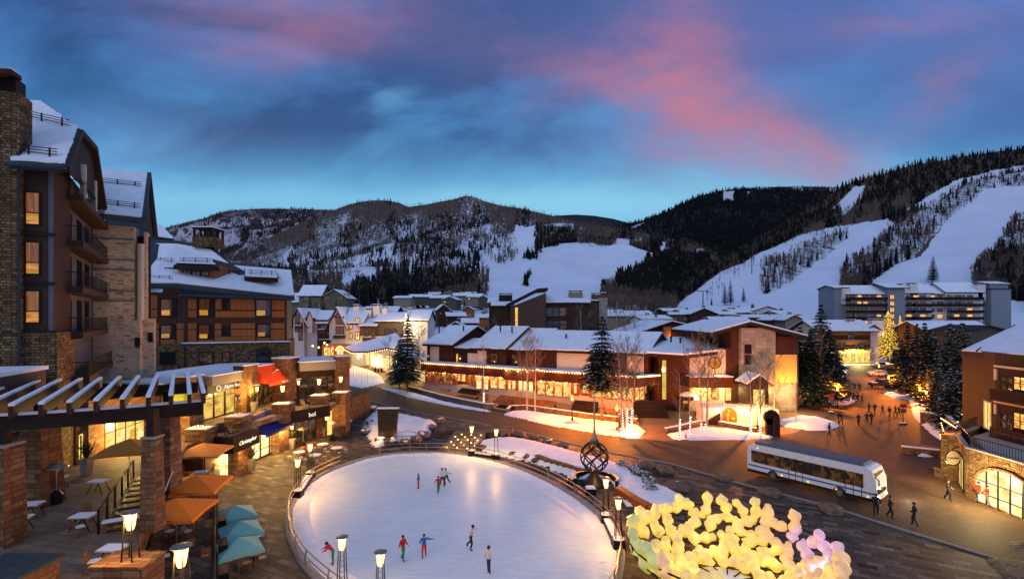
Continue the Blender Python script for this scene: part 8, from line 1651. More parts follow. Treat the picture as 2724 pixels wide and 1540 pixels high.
# ================================================================= people
def person(root, pose, jacket, trousers, hat='hair', skates='cloth_dark', h=1.72, seed=0, hatname='hair'):
 """body: one skinned surface from a posed skeleton; hat/hair a child"""
 k = h/1.72; J = {'pelvis': (0, 0, .93), 'chest': (0, .0, 1.25), 'neck': (0, .0, 1.47), 'head': (0, -.02, 1.56), 'top': (0, -.02, 1.70),
   'sl': (-.18, 0, 1.41), 'sr': (.18, 0, 1.41), 'el': (-.27, .02, 1.15), 'er': (.27, .02, 1.15), 'hl': (-.29, -.08, .92), 'hr': (.29, -.08, .92),
   'pl': (-.09, 0, .90), 'pr': (.09, 0, .90), 'kl': (-.11, -.02, .50), 'kr': (.11, -.02, .50), 'al': (-.12, .02, .10), 'ar': (.12, .02, .10), 'tl': (-.13, -.15, .05), 'tr': (.13, -.15, .05)}
 J.update(pose); J = {a: Vector(b)*k for a, b in J.items()}
 rad = dict(pelvis=.145, chest=.165, neck=.062, head=.092, top=.075, sl=.085, sr=.085, el=.062, er=.062, hl=.036, hr=.036, pl=.1, pr=.1, kl=.075, kr=.075, al=.055, ar=.055, tl=.045, tr=.045)
 E = [('pelvis', 'chest'), ('chest', 'neck'), ('neck', 'head'), ('head', 'top'), ('chest', 'sl'), ('chest', 'sr'), ('sl', 'el'), ('sr', 'er'), ('el', 'hl'), ('er', 'hr'), ('pelvis', 'pl'), ('pelvis', 'pr'), ('pl', 'kl'), ('pr', 'kr'), ('kl', 'al'), ('kr', 'ar'), ('al', 'tl'), ('ar', 'tr')]
 names = list(J); me = bpy.data.meshes.new('body'); me.from_pydata([J[a] for a in names], [(names.index(a), names.index(b)) for a, b in E], []); o = bpy.data.objects.new('tmp', me); COL.objects.link(o)
 sk = o.modifiers.new('s', 'SKIN'); sk.use_smooth_shade = True; ss = o.modifiers.new('ss', 'SUBSURF'); ss.levels = 1
 for i, a in enumerate(names): r_ = rad[a]*k; me.skin_vertices[0].data[i].radius = (r_, r_*.8 if a in ('chest', 'pelvis') else r_)
 me.skin_vertices[0].data[0].use_root = True
 dg = bpy.context.evaluated_depsgraph_get(); m2 = bpy.data.meshes.new_from_object(o.evaluated_get(dg)); bpy.data.objects.remove(o); m2.name = 'body'
 m2.materials.clear()
 for mm in (jacket, trousers, 'skin', skates): m2.materials.append(MAT[mm])
 seg = {('pelvis', 'pl'): 1, ('pelvis', 'pr'): 1, ('pl', 'kl'): 1, ('pr', 'kr'): 1, ('kl', 'al'): 1, ('kr', 'ar'): 1, ('al', 'tl'): 3, ('ar', 'tr'): 3, ('neck', 'head'): 2, ('head', 'top'): 2}
 def dist(p, a, b): ab = b-a; t = max(0, min(1, (p-a).dot(ab)/(ab.length_squared+1e-9))); return (p-a-ab*t).length
 for f_ in m2.polygons:
  c = f_.center; b = min(E, key=lambda e: dist(c, J[e[0]], J[e[1]])); f_.material_index = seg.get(b, 0)
  if b in (('pelvis', 'chest'),) and c.z < J['pelvis'].z-.02: f_.material_index = 1
  if b in (('el', 'hl'), ('er', 'hr')) and (c-J[b[1]]).length < .06*k: f_.material_index = 2
  f_.use_smooth = True
 bo = bpy.data.objects.new('body', m2); COL.objects.link(bo); bo.parent = root
 hd = J['head']; mb = MB(); mb.ball(hd+Vector((0, .018, .055))*k, .108*k, 10, sz=1.0, sx=.92); mb.build(hatname, hat, root, True, world=False)
 mb = MB(); mb.ball(hd+Vector((0, -.095, .01))*k, .018*k, 5)
 for s_ in (-.032, .032): mb.ball(hd+Vector((s_, -.088, .035))*k, .009*k, 4)
 for hnd, s_ in (('hl', -1), ('hr', 1)):
  hp = J[hnd]; d = (hp-J['e'+hnd[1]]).normalized(); sd = d.orthogonal().normalized()
  for i in range(4): a = hp+sd*(.022*(i-1.5))*k; mb.tube([a+d*.02*k, a+d*(.075+.008*(i in (1, 2)))*k, a+d*.11*k+Vector((0, -.02, 0))*k], [.011*k, .009*k, .006*k], 4)
  mb.tube([hp-sd*.035*k, hp-sd*.06*k+d*.05*k], [.012*k, .008*k], 4)
 mb.build('hands_and_face', 'skin', root, True, world=False)
def mkp(px, py, lab, pose, jk, tr, h=1.7, rz=0, hat='hair', sk='cloth_dark', z=.03, hatname='hair', name='person', cat='person', group=None):
 p = at(px, py, z); t_ = thing(name, lab, cat, (0, 0, 0), 0, group); person(t_, pose, jk, tr, hat, sk, h, hatname=hatname); t_.location = tuple(p); t_.rotation_euler = (0, 0, rz); return t_
walk = {'kl': (-.11, -.16, .52), 'al': (-.12, -.12, .10), 'tl': (-.13, -.28, .06), 'kr': (.11, .04, .50), 'ar': (.12, .28, .14), 'tr': (.13, .14, .06), 'hl': (-.27, .12, .95), 'hr': (.27, -.22, .98)}
glide = {'pelvis': (.02, .03, .88), 'kl': (-.1, -.12, .48), 'al': (-.1, .0, .1), 'tl': (-.1, -.16, .05), 'kr': (.14, .12, .5), 'ar': (.2, .42, .22), 'tr': (.22, .30, .12), 'chest': (0, -.08, 1.2), 'neck': (0, -.12, 1.42), 'head': (0, -.15, 1.51), 'top': (0, -.16, 1.65), 'sl': (-.18, -.1, 1.36), 'sr': (.18, -.1, 1.36), 'el': (-.36, -.05, 1.2), 'er': (.38, -.1, 1.22), 'hl': (-.5, -.12, 1.08), 'hr': (.58, -.1, 1.18)}
reach = dict(walk, el=(-.38, -.1, 1.3), hl=(-.58, -.22, 1.25))
mkp(1113, 1299, 'child skater in blue jacket and red trousers far left on the ice', {}, 'cloth_blue', 'cloth_red', 1.35, R(-60))
mkp(1166, 1311, 'skater in red jacket and green trousers gliding in front of the couple', dict(walk, hl=(-.34, .1, 1.0), el=(-.32, .05, 1.2)), 'cloth_red', 'cloth_green', 1.5, R(30))
mkp(1176, 1296, 'skater in white jacket and blue jeans holding a partner', reach, 'cloth_white', 'cloth_navy', 1.75, R(150)); mkp(1187, 1290, 'skater in white jacket and black trousers with arm held out', dict(glide), 'cloth_white', 'cloth_dark', 1.65, R(-20))
mkp(1072, 1490, 'skater in pink-red top and green trousers turning at the left of the ice', walk, 'cloth_red', 'cloth_green', 1.6, R(60)); mkp(1128, 1482, 'skater in blue jacket and red trousers with one arm pointing', dict(walk, er=(.4, -.1, 1.35), hr=(.66, -.15, 1.36)), 'cloth_blue', 'cloth_red', 1.5, R(10))
mkp(1253, 1463, 'skater in pale jacket and dark trousers mid-stride in the middle of the ice', glide, 'cloth_pink', 'cloth_dark', 1.75, R(70)); mkp(1300, 1527, 'skater standing in pale puffy jacket, jeans and white headband', {'kl': (-.08, 0, .5), 'al': (-.08, .02, .1), 'tl': (-.1, -.14, .05), 'hl': (-.18, -.2, 1.05), 'hr': (.2, -.2, 1.02)}, 'cloth_pink', 'cloth_navy', 1.72, R(-60), sk='cloth_white', hatname='hat')
mkp(886, 1502, 'skater in orange-red top leaning at the near left railing', {'chest': (0, -.2, 1.15), 'neck': (0, -.34, 1.33), 'head': (0, -.4, 1.4), 'top': (0, -.42, 1.53), 'sl': (-.18, -.3, 1.28), 'sr': (.18, -.3, 1.28), 'el': (-.24, -.45, 1.1), 'er': (.24, -.45, 1.1), 'hl': (-.2, -.6, 1.05), 'hr': (.2, -.6, 1.05)}, 'cloth_red', 'cloth_green', 1.65, R(-70))
mkp(2603, 1337, 'person in red jacket and dark trousers, left of the pair at the arched window', walk, 'cloth_red', 'cloth_dark', 1.78, R(150), z=0); mkp(2628, 1346, 'person in red jacket stepping beside the arched window', dict(walk, er=(.4, 0, 1.2), hr=(.5, -.2, 1.1)), 'cloth_red', 'cloth_brown', 1.7, R(190), z=0)
w0 = mkp(2206, 1160, 'dark walker nearest the crossing, alone on the orange pavement', walk, 'cloth_dark', 'cloth_dark', 1.75, R(40), z=0, group='walkers on the side street')
rr = random.Random(9)
ppl = [(2238, 1128), (2284, 1132), (2306, 1126), (2318, 1128), (2312, 1100), (2327, 1102), (2348, 1104), (2366, 1110), (2382, 1108), (2391, 1108), (2241, 1064), (2249, 1066), (2258, 1068), (2270, 1070), (2281, 1071), (2293, 1071), (2274, 1040), (2284, 1038), (2289, 1041), (2231, 1126), (2246, 1066)]
for i, (px, py) in enumerate(sorted(ppl, key=lambda q_: -q_[1])):
 p = at(px, py); dup(w0, f'dark walker up the side street, {ORD[i]} nearest behind the lone one', tuple(p), rr.uniform(0, 6.28), rr.uniform(.93, 1.06))
for i, (px, py) in enumerate([(2330, 1372), (2368, 1378), (2432, 1398), (2522, 1330)]): p = at(px, py); dup(w0, ['dark figure left of three beyond the bus by the paving edge', 'dark figure in the middle of three beyond the bus', 'dark figure right of three beside the low boulder', 'dark figure standing alone left of the arched shop'][i], tuple(p), rr.uniform(0, 6.28))
# ================================================================= vehicles
def bus():
 a, b = at(1985, 1262), at(2330, 1352); f_ = Fr(tuple(a[:2]), tuple(b[:2])); t_ = thing('bus', 'white city bus with dark window band on the road past the plaza', 'bus', tuple(a.lerp(b, .5))); L = f_.len; W_ = 2.5;
 def P(u, n, z): return f_.p(u, n-.2, z)
 def bx(mb, u0, u1, n0, n1, z0, z1): mb.hexa([P(u0, n0, z0), P(u1, n0, z0), P(u1, n1, z0), P(u0, n1, z0), P(u0, n0, z1), P(u1, n0, z1), P(u1, n1, z1), P(u0, n1, z1)])
 mb = MB(); pr = [(.1, .35), (L-.1, .35), (L, .8), (L-.05, 2.0), (L-.35, 2.85), (L-.7, 3.0), (.4, 3.0), (.05, 2.8), (0, .8)]; f_.prism(mb, pr, -.2-W_, -.2); mb.build('body', 'white_paint', t_)
 mb = MB(); bx(mb, .4, L-.9, 0, .02, 1.35, 2.45); mb.build('side_windows', 'window_dim', t_); mb = MB(); bx(mb, .02, L-.02, 0, .03, .35, .62); mb.build('skirt', 'cloth_dark', t_)
 mb = MB(); mb.hexa([P(L-.0, -2.3, 1.0), P(L+.03, -.2, 1.0), P(L+.05, -.2, 1.0), P(L+.02, -2.3, 1.0), P(L-.28, -2.3, 2.6), P(L-.25, -.2, 2.6), P(L-.2, -.2, 2.6), P(L-.23, -2.3, 2.6)]); mb.build('windscreen', 'glass_dark', t_)
 for i in range(6): mb = MB(); u = .4+(L-1.3)*(i+1)/7; bx(mb, u-.05, u+.05, .021, .035, 1.35, 2.45); mb.build('window_post', 'cloth_dark', t_)
 for u in (2.4, L-2.6):
  for n in (-.13, -W_+.13): mb = MB(); mb.tube([P(u, n-.14, .48), P(u, n+.16, .48)], .48, 18); w_ = mb.build('wheel', 'rubber', t_); mb = MB(); mb.tube([P(u, n+.161, .48), P(u, n+.18, .48)], .24, 12); mb.build('hub', 'steel', w_)
 for n in (-.35, -W_+.35): mb = MB(); mb.ball(P(L+.0, n, .75), .13, 8); mb.build('headlight', 'headlight_glow', t_); mb = MB(); mb.ball(P(-.0, n, .9), .1, 6); mb.build('tail_light', 'tail_glow', t_)
 for u in (1., 3.2, 5.4, 7.6, L-.6): mb = MB(); mb.ball(P(u, .03, .72 if u > 1 else 2.75), .06, 5); mb.build('marker_light', 'marker_yellow', t_)
 mb = MB(); bx(mb, .6, L-1, -W_+.3, -.3, 3.003, 3.25); mb.build('roof_unit', 'grey_panel', t_)
 for u in (L*.42, L-1.6): mb = MB(); bx(mb, u-.6, u-.56, .0, .03, .62, 2.5); bx(mb, u+.56, u+.6, .0, .03, .62, 2.5); bx(mb, u-.02, u+.02, .0, .03, .62, 2.5); mb.build('door', 'cloth_dark', t_)
 mb = MB(); bx(mb, .1, L-.15, .0, .025, .95, 1.08); mb.build('stripe', 'cloth_blue', t_)
 mb = MB(); mb.tube([P(L-.1, .1, 2.4), P(L+.25, .35, 2.3), P(L+.25, .35, 1.9)], .05, 5); mb.build('mirror', 'cloth_dark', t_)
 plight((L*.5+2, -2.5, .8), 20, (1, .85, .6), .1, t_)
bus()
def car(px, py, rz, lab, mat, kind=0, z=0):
 p = at(px, py, z); t_ = thing('parked_car', lab, 'car', tuple(p), 0); M = Matrix.Rotation(rz, 3, 'Z'); X = lambda x, y, z_: p+M@Vector((x, y, z_))
 def pris(mb, prof, w0, w1=None):
  n = len(prof); w1 = w1 or [w0]*n; P_ = [X(x, -w1[i], z_) for i, (x, z_) in enumerate(prof)]+[X(x, w1[i], z_) for i, (x, z_) in enumerate(prof)]; mb.pts(P_, [tuple(range(n))[::-1], tuple(range(n, 2*n))]+[(i, (i+1) % n, n+(i+1) % n, n+i) for i in range(n)])
 hh = 1.75 if kind else 1.45; prof = [(-2.2, .35), (2.2, .35), (2.28, .7), (2.1, .95), (1.1, 1.05), (.55, hh-.05), (.2, hh), (-1.3 if not kind else -.9, hh), (-1.9 if not kind else -1.0, 1.05), (-2.25, 1.0), (-2.3, .6)]
 w = [.85, .85, .85, .86, .86, .66, .64, .64, .84, .84, .85]; mb = MB(); pris(mb, prof, .85, w); mb.build('body', mat, t_, False)
 mb = MB(); pris(mb, [(1.0, 1.08), (.52, hh-.12), (-1.1 if not kind else -.85, hh-.12), (-1.65 if not kind else -.95, 1.08)], .8, [.872, .70, .70, .872]); mb.build('windows', 'glass_dark', t_)
 mb = MB(); mb.pts([X(.3, -.6, hh+.01), X(.3, .6, hh+.01), X(-1.0, .6, hh+.06), X(-1.0, -.6, hh+.06)], [(0, 1, 2, 3)]); mb.slab([X(2.0, -.75, 1.08), X(1.15, -.75, 1.14), X(1.15, .75, 1.14), X(2.0, .75, 1.08)], .05, (0, 0, -1)); mb.build('bonnet_snow', 'snow', t_)
 for x in (-1.4, 1.4):
  for y in (-.8, .8): mb = MB(); mb.tube([X(x, y-.1, .34), X(x, y+.1, .34)], .34, 14); w_ = mb.build('wheel', 'rubber', t_); mb = MB(); mb.tube([X(x, y+.101*(1 if y > 0 else -1), .34), X(x, y+.12*(1 if y > 0 else -1), .34)], .18, 10); mb.build('rim', 'steel', w_)
 for y in (-.6, .6): mb = MB(); mb.ball(X(2.22, y, .72), .1, 6); mb.build('headlight', 'car_silver', t_)
car(2342, 978, R(170), 'tan pickup-like car farthest up on the right of the side street', 'car_tan', 1); car(2334, 1000, R(172), 'silver car with snow below the farther one on the right', 'car_silver'); car(2345, 1030, R(175), 'snow-covered car before the red fence on the right', 'cloth_dark', 1)
t_ = thing('red_fence', 'low red board fence behind the parked cars', 'fence', tuple(at(2350, 1016))); f_ = Fr(tuple(at(2338, 1018)[:2]), tuple(at(2400, 1030)[:2])); mb = MB(); f_.box(mb, 0, f_.len, .1, 1.5, -.08, 0); mb.build('boards', 'wood_orange', t_)
# ================================================================= street and plaza furniture
def bench(px, py, lab, z, w_=2.0, rz=0):
 p = at(px, py, z); t_ = thing('wooden_bench', lab, 'bench', (0, 0, 0), 0, 'orange wooden benches before the arcade'); mb = MB(); mb.box(-w_/2, w_/2, -.25, .2, .42, .47); mb.build('seat', 'wood_orange', t_, world=False); mb = MB(); mb.hexa([(-w_/2, .2, .5), (w_/2, .2, .5), (w_/2, .25, .5), (-w_/2, .25, .5), (-w_/2, .3, .95), (w_/2, .3, .95), (w_/2, .35, .95), (-w_/2, .35, .95)]); mb.build('backrest', 'wood_orange', t_, world=False)
 for x in (-w_/2+.15, w_/2-.15): mb = MB(); mb.box(x-.04, x+.04, -.22, .25, 0, .42); mb.build('leg', 'black_metal', t_, world=False)
 t_.location = tuple(p); t_.rotation_euler = (0, 0, rz); return t_
for px, py, w_, lb, z in ((1188, 1040, 2.2, 'low wooden bench left of the dark steps', .35), (1282, 1062, 2.6, 'orange bench beside the striped light-wrapped aspen', .35), (1459, 1081, 2.9, 'orange bench under the show windows right of the entrance', .35), (1634, 1106, 3.2, 'orange bench right of the tall spruce', .35)): bench(px, py, lb, z, w_, R(-35))
p = at(1655, 1150, .3); t_ = thing('map_board', 'tall red framed map board beside the lit aspens', 'sign', tuple(p)); mb = MB(); mb.box(p.x-.5, p.x-.38, p.y-.06, p.y+.06, 0, 2.5); mb.box(p.x+.38, p.x+.5, p.y-.06, p.y+.06, 0, 2.5); mb.box(p.x-.5, p.x+.5, p.y-.06, p.y+.06, 2.5, 2.62); mb.build('frame', 'red_wood', t_); mb = MB(); mb.box(p.x-.38, p.x+.38, p.y-.02, p.y+.02, .9, 2.5); mb.build('board', 'wood_orange', t_)
p = at(1824, 1168); t_ = thing('traffic_cone', 'orange traffic cone at the kerb of the snow island', 'traffic cone', tuple(p)); mb = MB(); mb.lathe(tuple(p), [(.2, .04), (.04, .75)], 10); mb.build('cone', 'cone_orange', t_); mb = MB(); mb.box(p.x-.24, p.x+.24, p.y-.24, p.y+.24, 0, .04); mb.build('base', 'rubber', t_)
p = at(2056, 1158); t_ = thing('dark_monument', 'dark red standing monument slab with round head on the snow island', 'monument', tuple(p)); mb = MB(); s_ = p.y/F; mb.box(p.x-.75, p.x+.5, p.y, p.y+.5, 0, 2.2); mb.tube([(p.x-.1, p.y, 2.3), (p.x-.1, p.y+.5, 2.3)], .95, 20); mb.build('slab', 'trim_dark', t_, False); mb = MB(); mb.box(p.x+.0, p.x+.75, p.y-.35, p.y-.02, 0, 2.3); mb.build('post', 'wood_red', t_); mb = MB(); mb.tube([(p.x-.1+.9*math.cos(a), p.y+.25, 2.33+.92*math.sin(a)) for a in np.linspace(1.2, 2.2, 8)], .1, 5); mb.build('snow_cap', 'snow', t_)
for px, py, lb in ((2402, 1128, 'double sign on a post with snowy foot in the side street'), (2210, 1098, 'double sign beside the lantern at the left kerb')):
 p = at(px, py); t_ = thing('street_sign', lb, 'sign', tuple(p)); mb = MB(); mb.lathe(tuple(p), [(.5, 0), (.4, .2), (.06, .3), (.06, 2.8)], 8); mb.build('post', 'black_metal', t_); mb = MB(); mb.box(p.x-.45, p.x+.45, p.y-.1, p.y-.05, 2.3, 2.9); mb.build('board', 'sign_red', t_); mb = MB(); mb.box(p.x-.42, p.x+.42, p.y-.1, p.y-.05, 1.6, 2.2); mb.build('board', 'grey_panel', t_); mb = MB(); mb.lathe(tuple(p+Vector((0, 0, .21))), [(.42, 0), (.2, .1)], 8); mb.build('snow', 'snow', t_)
for px, py, lb in ((895, 1142, 'dark litter bin with snowy lid by the stone retaining wall'), (2046, 1150, 'dark litter bin at the right lantern')):
 p = at(px+32 if px < 1000 else px, py); t_ = thing('litter_bin', lb, 'bin', tuple(p)); mb = MB(); mb.taper(p.x, p.y, 0, 1.0, .7, .75); mb.build('body', 'black_metal', t_); mb = MB(); mb.slab([p+Vector((-.4, -.4, 1.05)), p+Vector((.4, -.4, 1.05)), p+Vector((.4, .4, 1.25)), p+Vector((-.4, .4, 1.25))], .05, (0, 0, -1)); mb.build('lid', 'snow', t_)
for px, py, z, lb in ((669, 1250, 0, 'tall pot with bare plant left of the blue awning shop'), (778, 1192, 0, 'tall pot with green plant right of the blue awning'), (676, 1095, TZ, 'tall pot with white plant left of the red awning'), (860, 1160, 0, 'pot with dark shrub left of the lit doorway'), (230, 1262, TZ, 'dark trough with snowy plants by the dark door')):
 p = at(px, py, z); t_ = thing('potted_plant', lb, 'potted plant', tuple(p)); mb = MB(); mb.taper(p.x, p.y, z, z+1.1, .4, .62); mb.build('pot', 'stone_column', t_); mb = MB(); rn = random.Random(px)
 for i in range(60): a = rn.uniform(0, 6.28); q_ = rn.uniform(.1, .5); c = p+Vector((0, 0, 1.05)); e = c+Vector((math.cos(a)*q_, math.sin(a)*q_, rn.uniform(.3, 1.1))); sd = Vector((-math.sin(a), math.cos(a), 0))*.05; mb.pts([c, e-sd, e+Vector((0, 0, .12)), e+sd], [(0, 1, 2, 3)])
 mb.build('foliage', 'green_leaf', t_)
def umbrella(p, zt, half, mat, lab, rz=0., txt=None, group='umbrellas', pole='steel', sq=True, drop=.72):
 t_ = thing('umbrella', lab, 'umbrella', tuple(p), 0, group); n = 4; cs = [Vector((p.x+half*1.41*math.cos(rz+math.pi/4+i*math.pi/2), p.y+half*1.41*math.sin(rz+math.pi/4+i*math.pi/2), zt-drop)) for i in range(4)]; top = Vector((p.x, p.y, zt)); mb = MB(); o = len(mb.v)
 for i in range(4):
  a, b = cs[i], cs[(i+1) % 4]; m_ = (a+b)/2+Vector((0, 0, .03)); m_ = m_.lerp(top, .03); mb.pts([top, a, m_, b], [(0, 1, 2), (0, 2, 3)]); mb.pts([a, m_, b, b-Vector((0, 0, .16)), m_-Vector((0, 0, .16)), a-Vector((0, 0, .16))], [(0, 5, 4, 1), (1, 4, 3, 2)])
 c_ = mb.build('canopy', mat, t_); mb = MB(); mb.tube([Vector((p.x, p.y, p.z)), Vector((p.x, p.y, zt-.05))], .03, 6)
 for c in cs: mb.tube([top-Vector((0, 0, .06)), c-Vector((0, 0, .03))], .012, 3); mb.tube([Vector((p.x, p.y, zt-.9)), top.lerp(c, .5)-Vector((0, 0, .04))], .01, 3)
 mb.build('pole_and_ribs', pole, t_); mb = MB(); mb.lathe(tuple(p), [(.35, 0), (.33, .06), (.06, .1)], 12); mb.build('foot', 'concrete', t_)
 if txt:
  best = min(range(4), key=lambda i: ((cs[i]+cs[(i+1) % 4])/2).y); a, b = cs[best], cs[(best+1) % 4]
  if a.x > b.x: a, b = b, a
  f_ = Fr(tuple(a[:2]), tuple(b[:2])); text_on(f_, t_, txt, f_.len/2, zt-drop+.03, .16, 'trim_dark', .012, 'printed_name', .002)
 return t_
umbrella(at(470, 1456, 2), 4.85, 1.6, 'umbrella_orange', 'brightest orange umbrella, nearest of the patio row', R(8), 'Veuve Clicquot', 'orange umbrellas on the patio'); p = atY(521, 1263, 33); umbrella(Vector((p.x, 33, 2)), 4.6, 1.75, 'umbrella_orange', 'orange umbrella in the middle of the patio row', R(12), 'Veuve Clicquot', 'orange umbrellas on the patio')
p = atY(541, 1168, 41); umbrella(Vector((p.x, 41, 2)), 4.65, 1.75, 'umbrella_brown', 'duller orange umbrella, farthest of the patio row', R(10), 'Veuve Clicquot', 'orange umbrellas on the patio'); umbrella(at(344, 1259, TZ), 6.9, 1.6, 'umbrella_brown', 'brown-orange umbrella on the upper terrace before the arched window', R(20), None, 'terrace umbrellas')
for px, py, Y_, lb in ((635, 1428, 27.9, 'nearest pale teal umbrella on the plaza'), (639, 1384, 30.1, 'middle pale teal umbrella on the plaza'), (627, 1343, 32.8, 'farthest pale teal umbrella on the plaza')): p = atY(px, py, Y_); umbrella(Vector((p.x, Y_, 0)), p.z, 1.15, 'umbrella_teal', lb, R(38), None, 'teal umbrellas beside the patio wall', drop=.6)
def rtable(root, r=.42, h=.74, snowy=True):
 mb = MB(); mb.tube([(0, 0, h-.04), (0, 0, h)], r, 20); tp_ = mb.build('table_top', 'table_top', root, world=False); mb = MB(); mb.tube([(0, 0, h+.001), (0, 0, h+.03)], r*.93, 18); mb.build('top_snow', 'snow', tp_, world=False)
 for i in range(4): a = i*1.57+.4; mb = MB(); mb.tube([(math.cos(a)*.1, math.sin(a)*.1, h-.05), (math.cos(a)*.3, math.sin(a)*.3, 0)], .02, 4); mb.build('leg', 'black_metal', root, world=False)
def stable(root, w_=1.0, d_=.7, h=.74):
 mb = MB(); mb.box(-w_/2, w_/2, -d_/2, d_/2, h-.05, h); tp_ = mb.build('table_top', 'table_top', root, world=False); mb = MB(); mb.box(-w_/2+.03, w_/2-.03, -d_/2+.03, d_/2-.03, h+.001, h+.025); mb.build('top_snow', 'snow', tp_, world=False)
 for x in (-1, 1):
  mb = MB(); mb.tube([(x*.15, -d_*.35, h-.05), (x*(w_/2-.02), -d_*.42, 0)], .025, 4); mb.build('leg', 'black_metal', root, world=False); mb = MB(); mb.tube([(x*.15, d_*.35, h-.05), (x*(w_/2-.02), d_*.42, 0)], .025, 4); mb.build('leg', 'black_metal', root, world=False)
def chair(root, mat='chair_wood', sn=True):
 mb = MB(); mb.box(-.23, .23, -.23, .23, .41, .45); mb.build('seat', mat, root, world=False); mb = MB(); mb.hexa([(-.22, .2, .5), (.22, .2, .5), (.22, .24, .5), (-.22, .24, .5), (-.22, .27, .9), (.22, .27, .9), (.22, .31, .9), (-.22, .31, .9)]); mb.build('backrest', mat, root, world=False)
 for x in (-.2, .2):
  for y in (-.2, .2): mb = MB(); mb.box(x-.02, x+.02, y-.02, y+.02, 0, .41 if y < 0 else .5); mb.build('leg', mat, root, world=False)
 if sn: mb = MB(); mb.box(-.2, .2, -.2, .18, .451, .485); mb.build('seat_snow', 'snow', root, world=False)
def stool(root):
 mb = MB(); mb.tube([(0, 0, .43), (0, 0, .46)], .19, 10); mb.build('seat', 'cream_trim', root, world=False)
 for i in range(4): a = i*1.57; mb = MB(); mb.tube([(math.cos(a)*.12, math.sin(a)*.12, .43), (math.cos(a)*.22, math.sin(a)*.22, 0)], .018, 4); mb.build('leg', 'cream_trim', root, world=False)
tb = thing('square_table', 'snow-topped square table nearest the foreground pier', 'table', group='tables on terrace and patio'); stable(tb); tb.location = tuple(at(300, 1500, TZ))
for px, py, z, rz, lb in ((82, 1375, TZ, .2, 'upper of the two snowy tables by the left columns'), (50, 1415, TZ, .3, 'lower of the two snowy tables by the left columns'), (150, 1300, TZ, .2, 'snowy table behind the left stone column'), (222, 1408, TZ, .1, 'small table with two chairs beside the stair railing'), (262, 1310, TZ, 0, 'snowy table at the far end of the stair railing'),
       (492, 1418, 2, .3, 'table under the nearest orange umbrella'), (535, 1278, 2, .3, 'table behind the middle orange umbrella'), (508, 1240, 2, .1, 'table below the farthest orange umbrella'), (540, 1318, 2, .2, 'table half hidden by the middle orange umbrella'), (470, 1345, 2, .3, 'table left of the middle orange umbrella')): dup(tb, lb, tuple(at(px, py, z)), rz)
ch = thing('wooden_chair', 'red-brown chair left of the table under the nearest umbrella', 'chair', group='red-brown chairs'); chair(ch); ch.location = tuple(at(450, 1432, 2)); ch.rotation_euler = (0, 0, 1.4)
for px, py, z, rz, lb in ((502, 1432, 2, -1.2, 'red-brown chair right of the table under the nearest umbrella'), (530, 1398, 2, -2.2, 'red-brown chair behind the nearest umbrella table'), (210, 1425, TZ, 2.6, 'chair at the near side of the small stair table'), (222, 1390, TZ, 0, 'chair at the far side of the small stair table'), (250, 1520, TZ, 2.0, 'chair left of the foreground pier'),
       (480, 1255, 2, 1.3, 'chair left of the far patio table'), (560, 1262, 2, -1.3, 'chair right of the far patio table'), (505, 1295, 2, 2.9, 'chair in front of the far patio table'), (548, 1350, 2, -2, 'chair by the patio railing behind the umbrella'), (505, 1470, 2, -2.4, 'chair by the near patio railing'), (548, 1495, 2, -2.6, 'chair in the near corner of the patio'), (440, 1500, 2, 2.2, 'chair behind the railing near the foreground lamp'), (452, 1240, 2, 1.0, 'chair at the wall below the terrace pier')): dup(ch, lb, tuple(at(px, py, z)), rz)
rt = thing('round_table', 'round table half under the nearest teal umbrella', 'table', group='round plaza tables'); rtable(rt); rt.location = tuple(at(675, 1500))
for px, py, lb in ((672, 1452, 'round table beside the middle teal umbrella'), (796, 1220, 'round table nearest the pot by the blue awning'), (838, 1228, 'round table just behind the torch lamp pair'), (859, 1198, 'round table nearest the dark shop window'), (896, 1208, 'round table nearest the dark paved court')): d_ = dup(rt, lb, tuple(at(px, py))); d_.scale = (1.5, 1.5, 1)
st_ = thing('stool', 'stool', 'stool', group='pale stools around the plaza tables'); stool(st_); k_ = 0
for ti, (cx_, cy_) in enumerate(((796, 1220), (838, 1228), (859, 1198), (896, 1208))):
 for a in range(4):
  p = at(cx_, cy_)+Vector((math.cos(a*1.57+.6)*.95, math.sin(a*1.57+.6)*.95, 0)); o = st_ if k_ == 0 else dup(st_, None); o['label'] = f'pale stool {("right of", "behind", "left of", "in front of")[a]} the round table {("nearest the pot", "behind the torch lamps", "nearest the dark shop window", "nearest the dark court")[ti]}'; o.location = tuple(p); k_ += 1
mc = thing('metal_chair', 'light metal chair right of the near round table', 'chair', group='light metal chairs by the teal umbrellas'); chair(mc, 'steel', False); mc.location = tuple(at(700, 1500)); mc.rotation_euler = (0, 0, -1.3)
dup(mc, 'light metal chair left of the near round table', tuple(at(655, 1515)), 1.8); dup(mc, 'light metal chair beside the middle teal umbrella table', tuple(at(695, 1440)), -1.5); dup(mc, 'light metal chair behind the nearest teal umbrella', tuple(at(640, 1480)), .3)
lc = thing('lounge_chair', 'black lounge chair left on the balcony', 'lounge chair', group='black lounge chairs on the balconies'); mb = MB(); mb.hexa([(-.32, -.5, .32), (.32, -.5, .32), (.32, .35, .28), (-.32, .35, .28), (-.32, -.5, .38), (.32, -.5, .38), (.32, .35, .34), (-.32, .35, .34)]); mb.build('seat', 'cloth_dark', lc, world=False); mb = MB(); mb.hexa([(-.32, .3, .32), (.32, .3, .32), (.32, .36, .32), (-.32, .36, .32), (-.32, .62, 1.0), (.32, .62, 1.0), (.32, .68, 1.0), (-.32, .68, 1.0)]); mb.build('backrest', 'cloth_dark', lc, world=False)
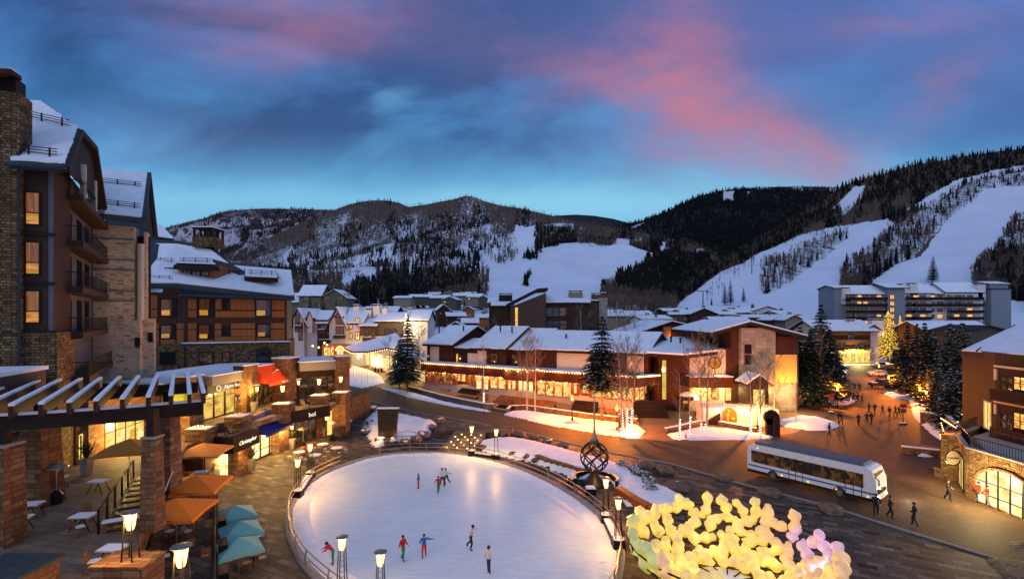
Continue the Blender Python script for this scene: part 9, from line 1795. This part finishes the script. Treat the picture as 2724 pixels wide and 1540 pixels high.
for x in (-.3, .3): mb = MB(); mb.tube([(x, -.45, 0), (x, -.45, .35), (x, .5, .6), (x, .4, 0)], .022, 4); mb.build('leg', 'black_metal', lc, world=False)
lc.location = tuple(at(588, 1158, TZ+.1)); lc.rotation_euler = (0, 0, .6)
for px, py, rz, lb in ((620, 1160, 2.4, 'black lounge chair in the middle of the balcony'), (640, 1140, -1.2, 'black lounge chair right on the balcony'), (795, 1085, .8, 'black lounge chair left on the balcony over the three-letter sign'), (825, 1080, 2.6, 'black lounge chair in the middle of the balcony over the three-letter sign'), (848, 1072, -1, 'black lounge chair right on the balcony over the three-letter sign')): dup(lc, lb, tuple(at(px, py, TZ+.1)), rz)
def heater(px, py, z, lab, h=2.2, r_=.4):
 p = at(px, py, z); t_ = thing('patio_heater', lab, 'patio heater', tuple(p)); mb = MB(); mb.lathe(tuple(p), [(.3, 0), (.3, .5), (.12, .75)], 12); mb.build('base', 'black_metal', t_); mb = MB(); mb.lathe(tuple(p), [(.035, .7), (.035, h-.3), (.1, h-.28), (.1, h-.05)], 8); mb.build('pole', 'steel', t_); mb = MB(); mb.lathe(tuple(p), [(r_*1.5, h-.06), (r_*1.4, h), (r_*.6, h+.16), (.05, h+.2)], 16); mb.build('reflector', 'steel', t_)
heater(150, 1338, TZ, 'mushroom patio heater beside the left stone column', 2.1, .38); heater(806, 1190, 0, 'patio heater behind the round tables near the pot'); heater(885, 1172, 0, 'patio heater near the lit arched doorway')
p = at(807, 1206); t_ = thing('orange_bin', 'small orange drum under the patio heater', 'drum', tuple(p)); mb = MB(); mb.lathe(tuple(p), [(.26, 0), (.28, .75)], 12); mb.build('drum', 'cloth_orange', t_)
for i, (px, py, hp) in enumerate([(1870, 832, 55), (2000, 740, 70), (2090, 648, 30), (2108, 640, 28), (2148, 628, 26), (1868, 835, 44)][:5]):
 p = hpos(h5, px, py); s_ = p.y/F; h_ = hp*s_; t_ = thing('lift_tower', f'ski lift tower on the right hill, {ORD[i]} going up', 'lift tower', tuple(p)); mb = MB(); mb.tube([p, p+Vector((0, 0, h_))], [.45, .3], 6); mb.build('mast', 'trim_dark', t_); mb = MB(); mb.tube([p+Vector((-4, 0, h_)), p+Vector((4, 0, h_))], .3, 4); mb.tube([p+Vector((-4, -1.5, h_-.3)), p+Vector((-4, 1.5, h_-.3))], .25, 4); mb.tube([p+Vector((4, -1.5, h_-.3)), p+Vector((4, 1.5, h_-.3))], .25, 4); mb.build('crossarm', 'trim_dark', t_)
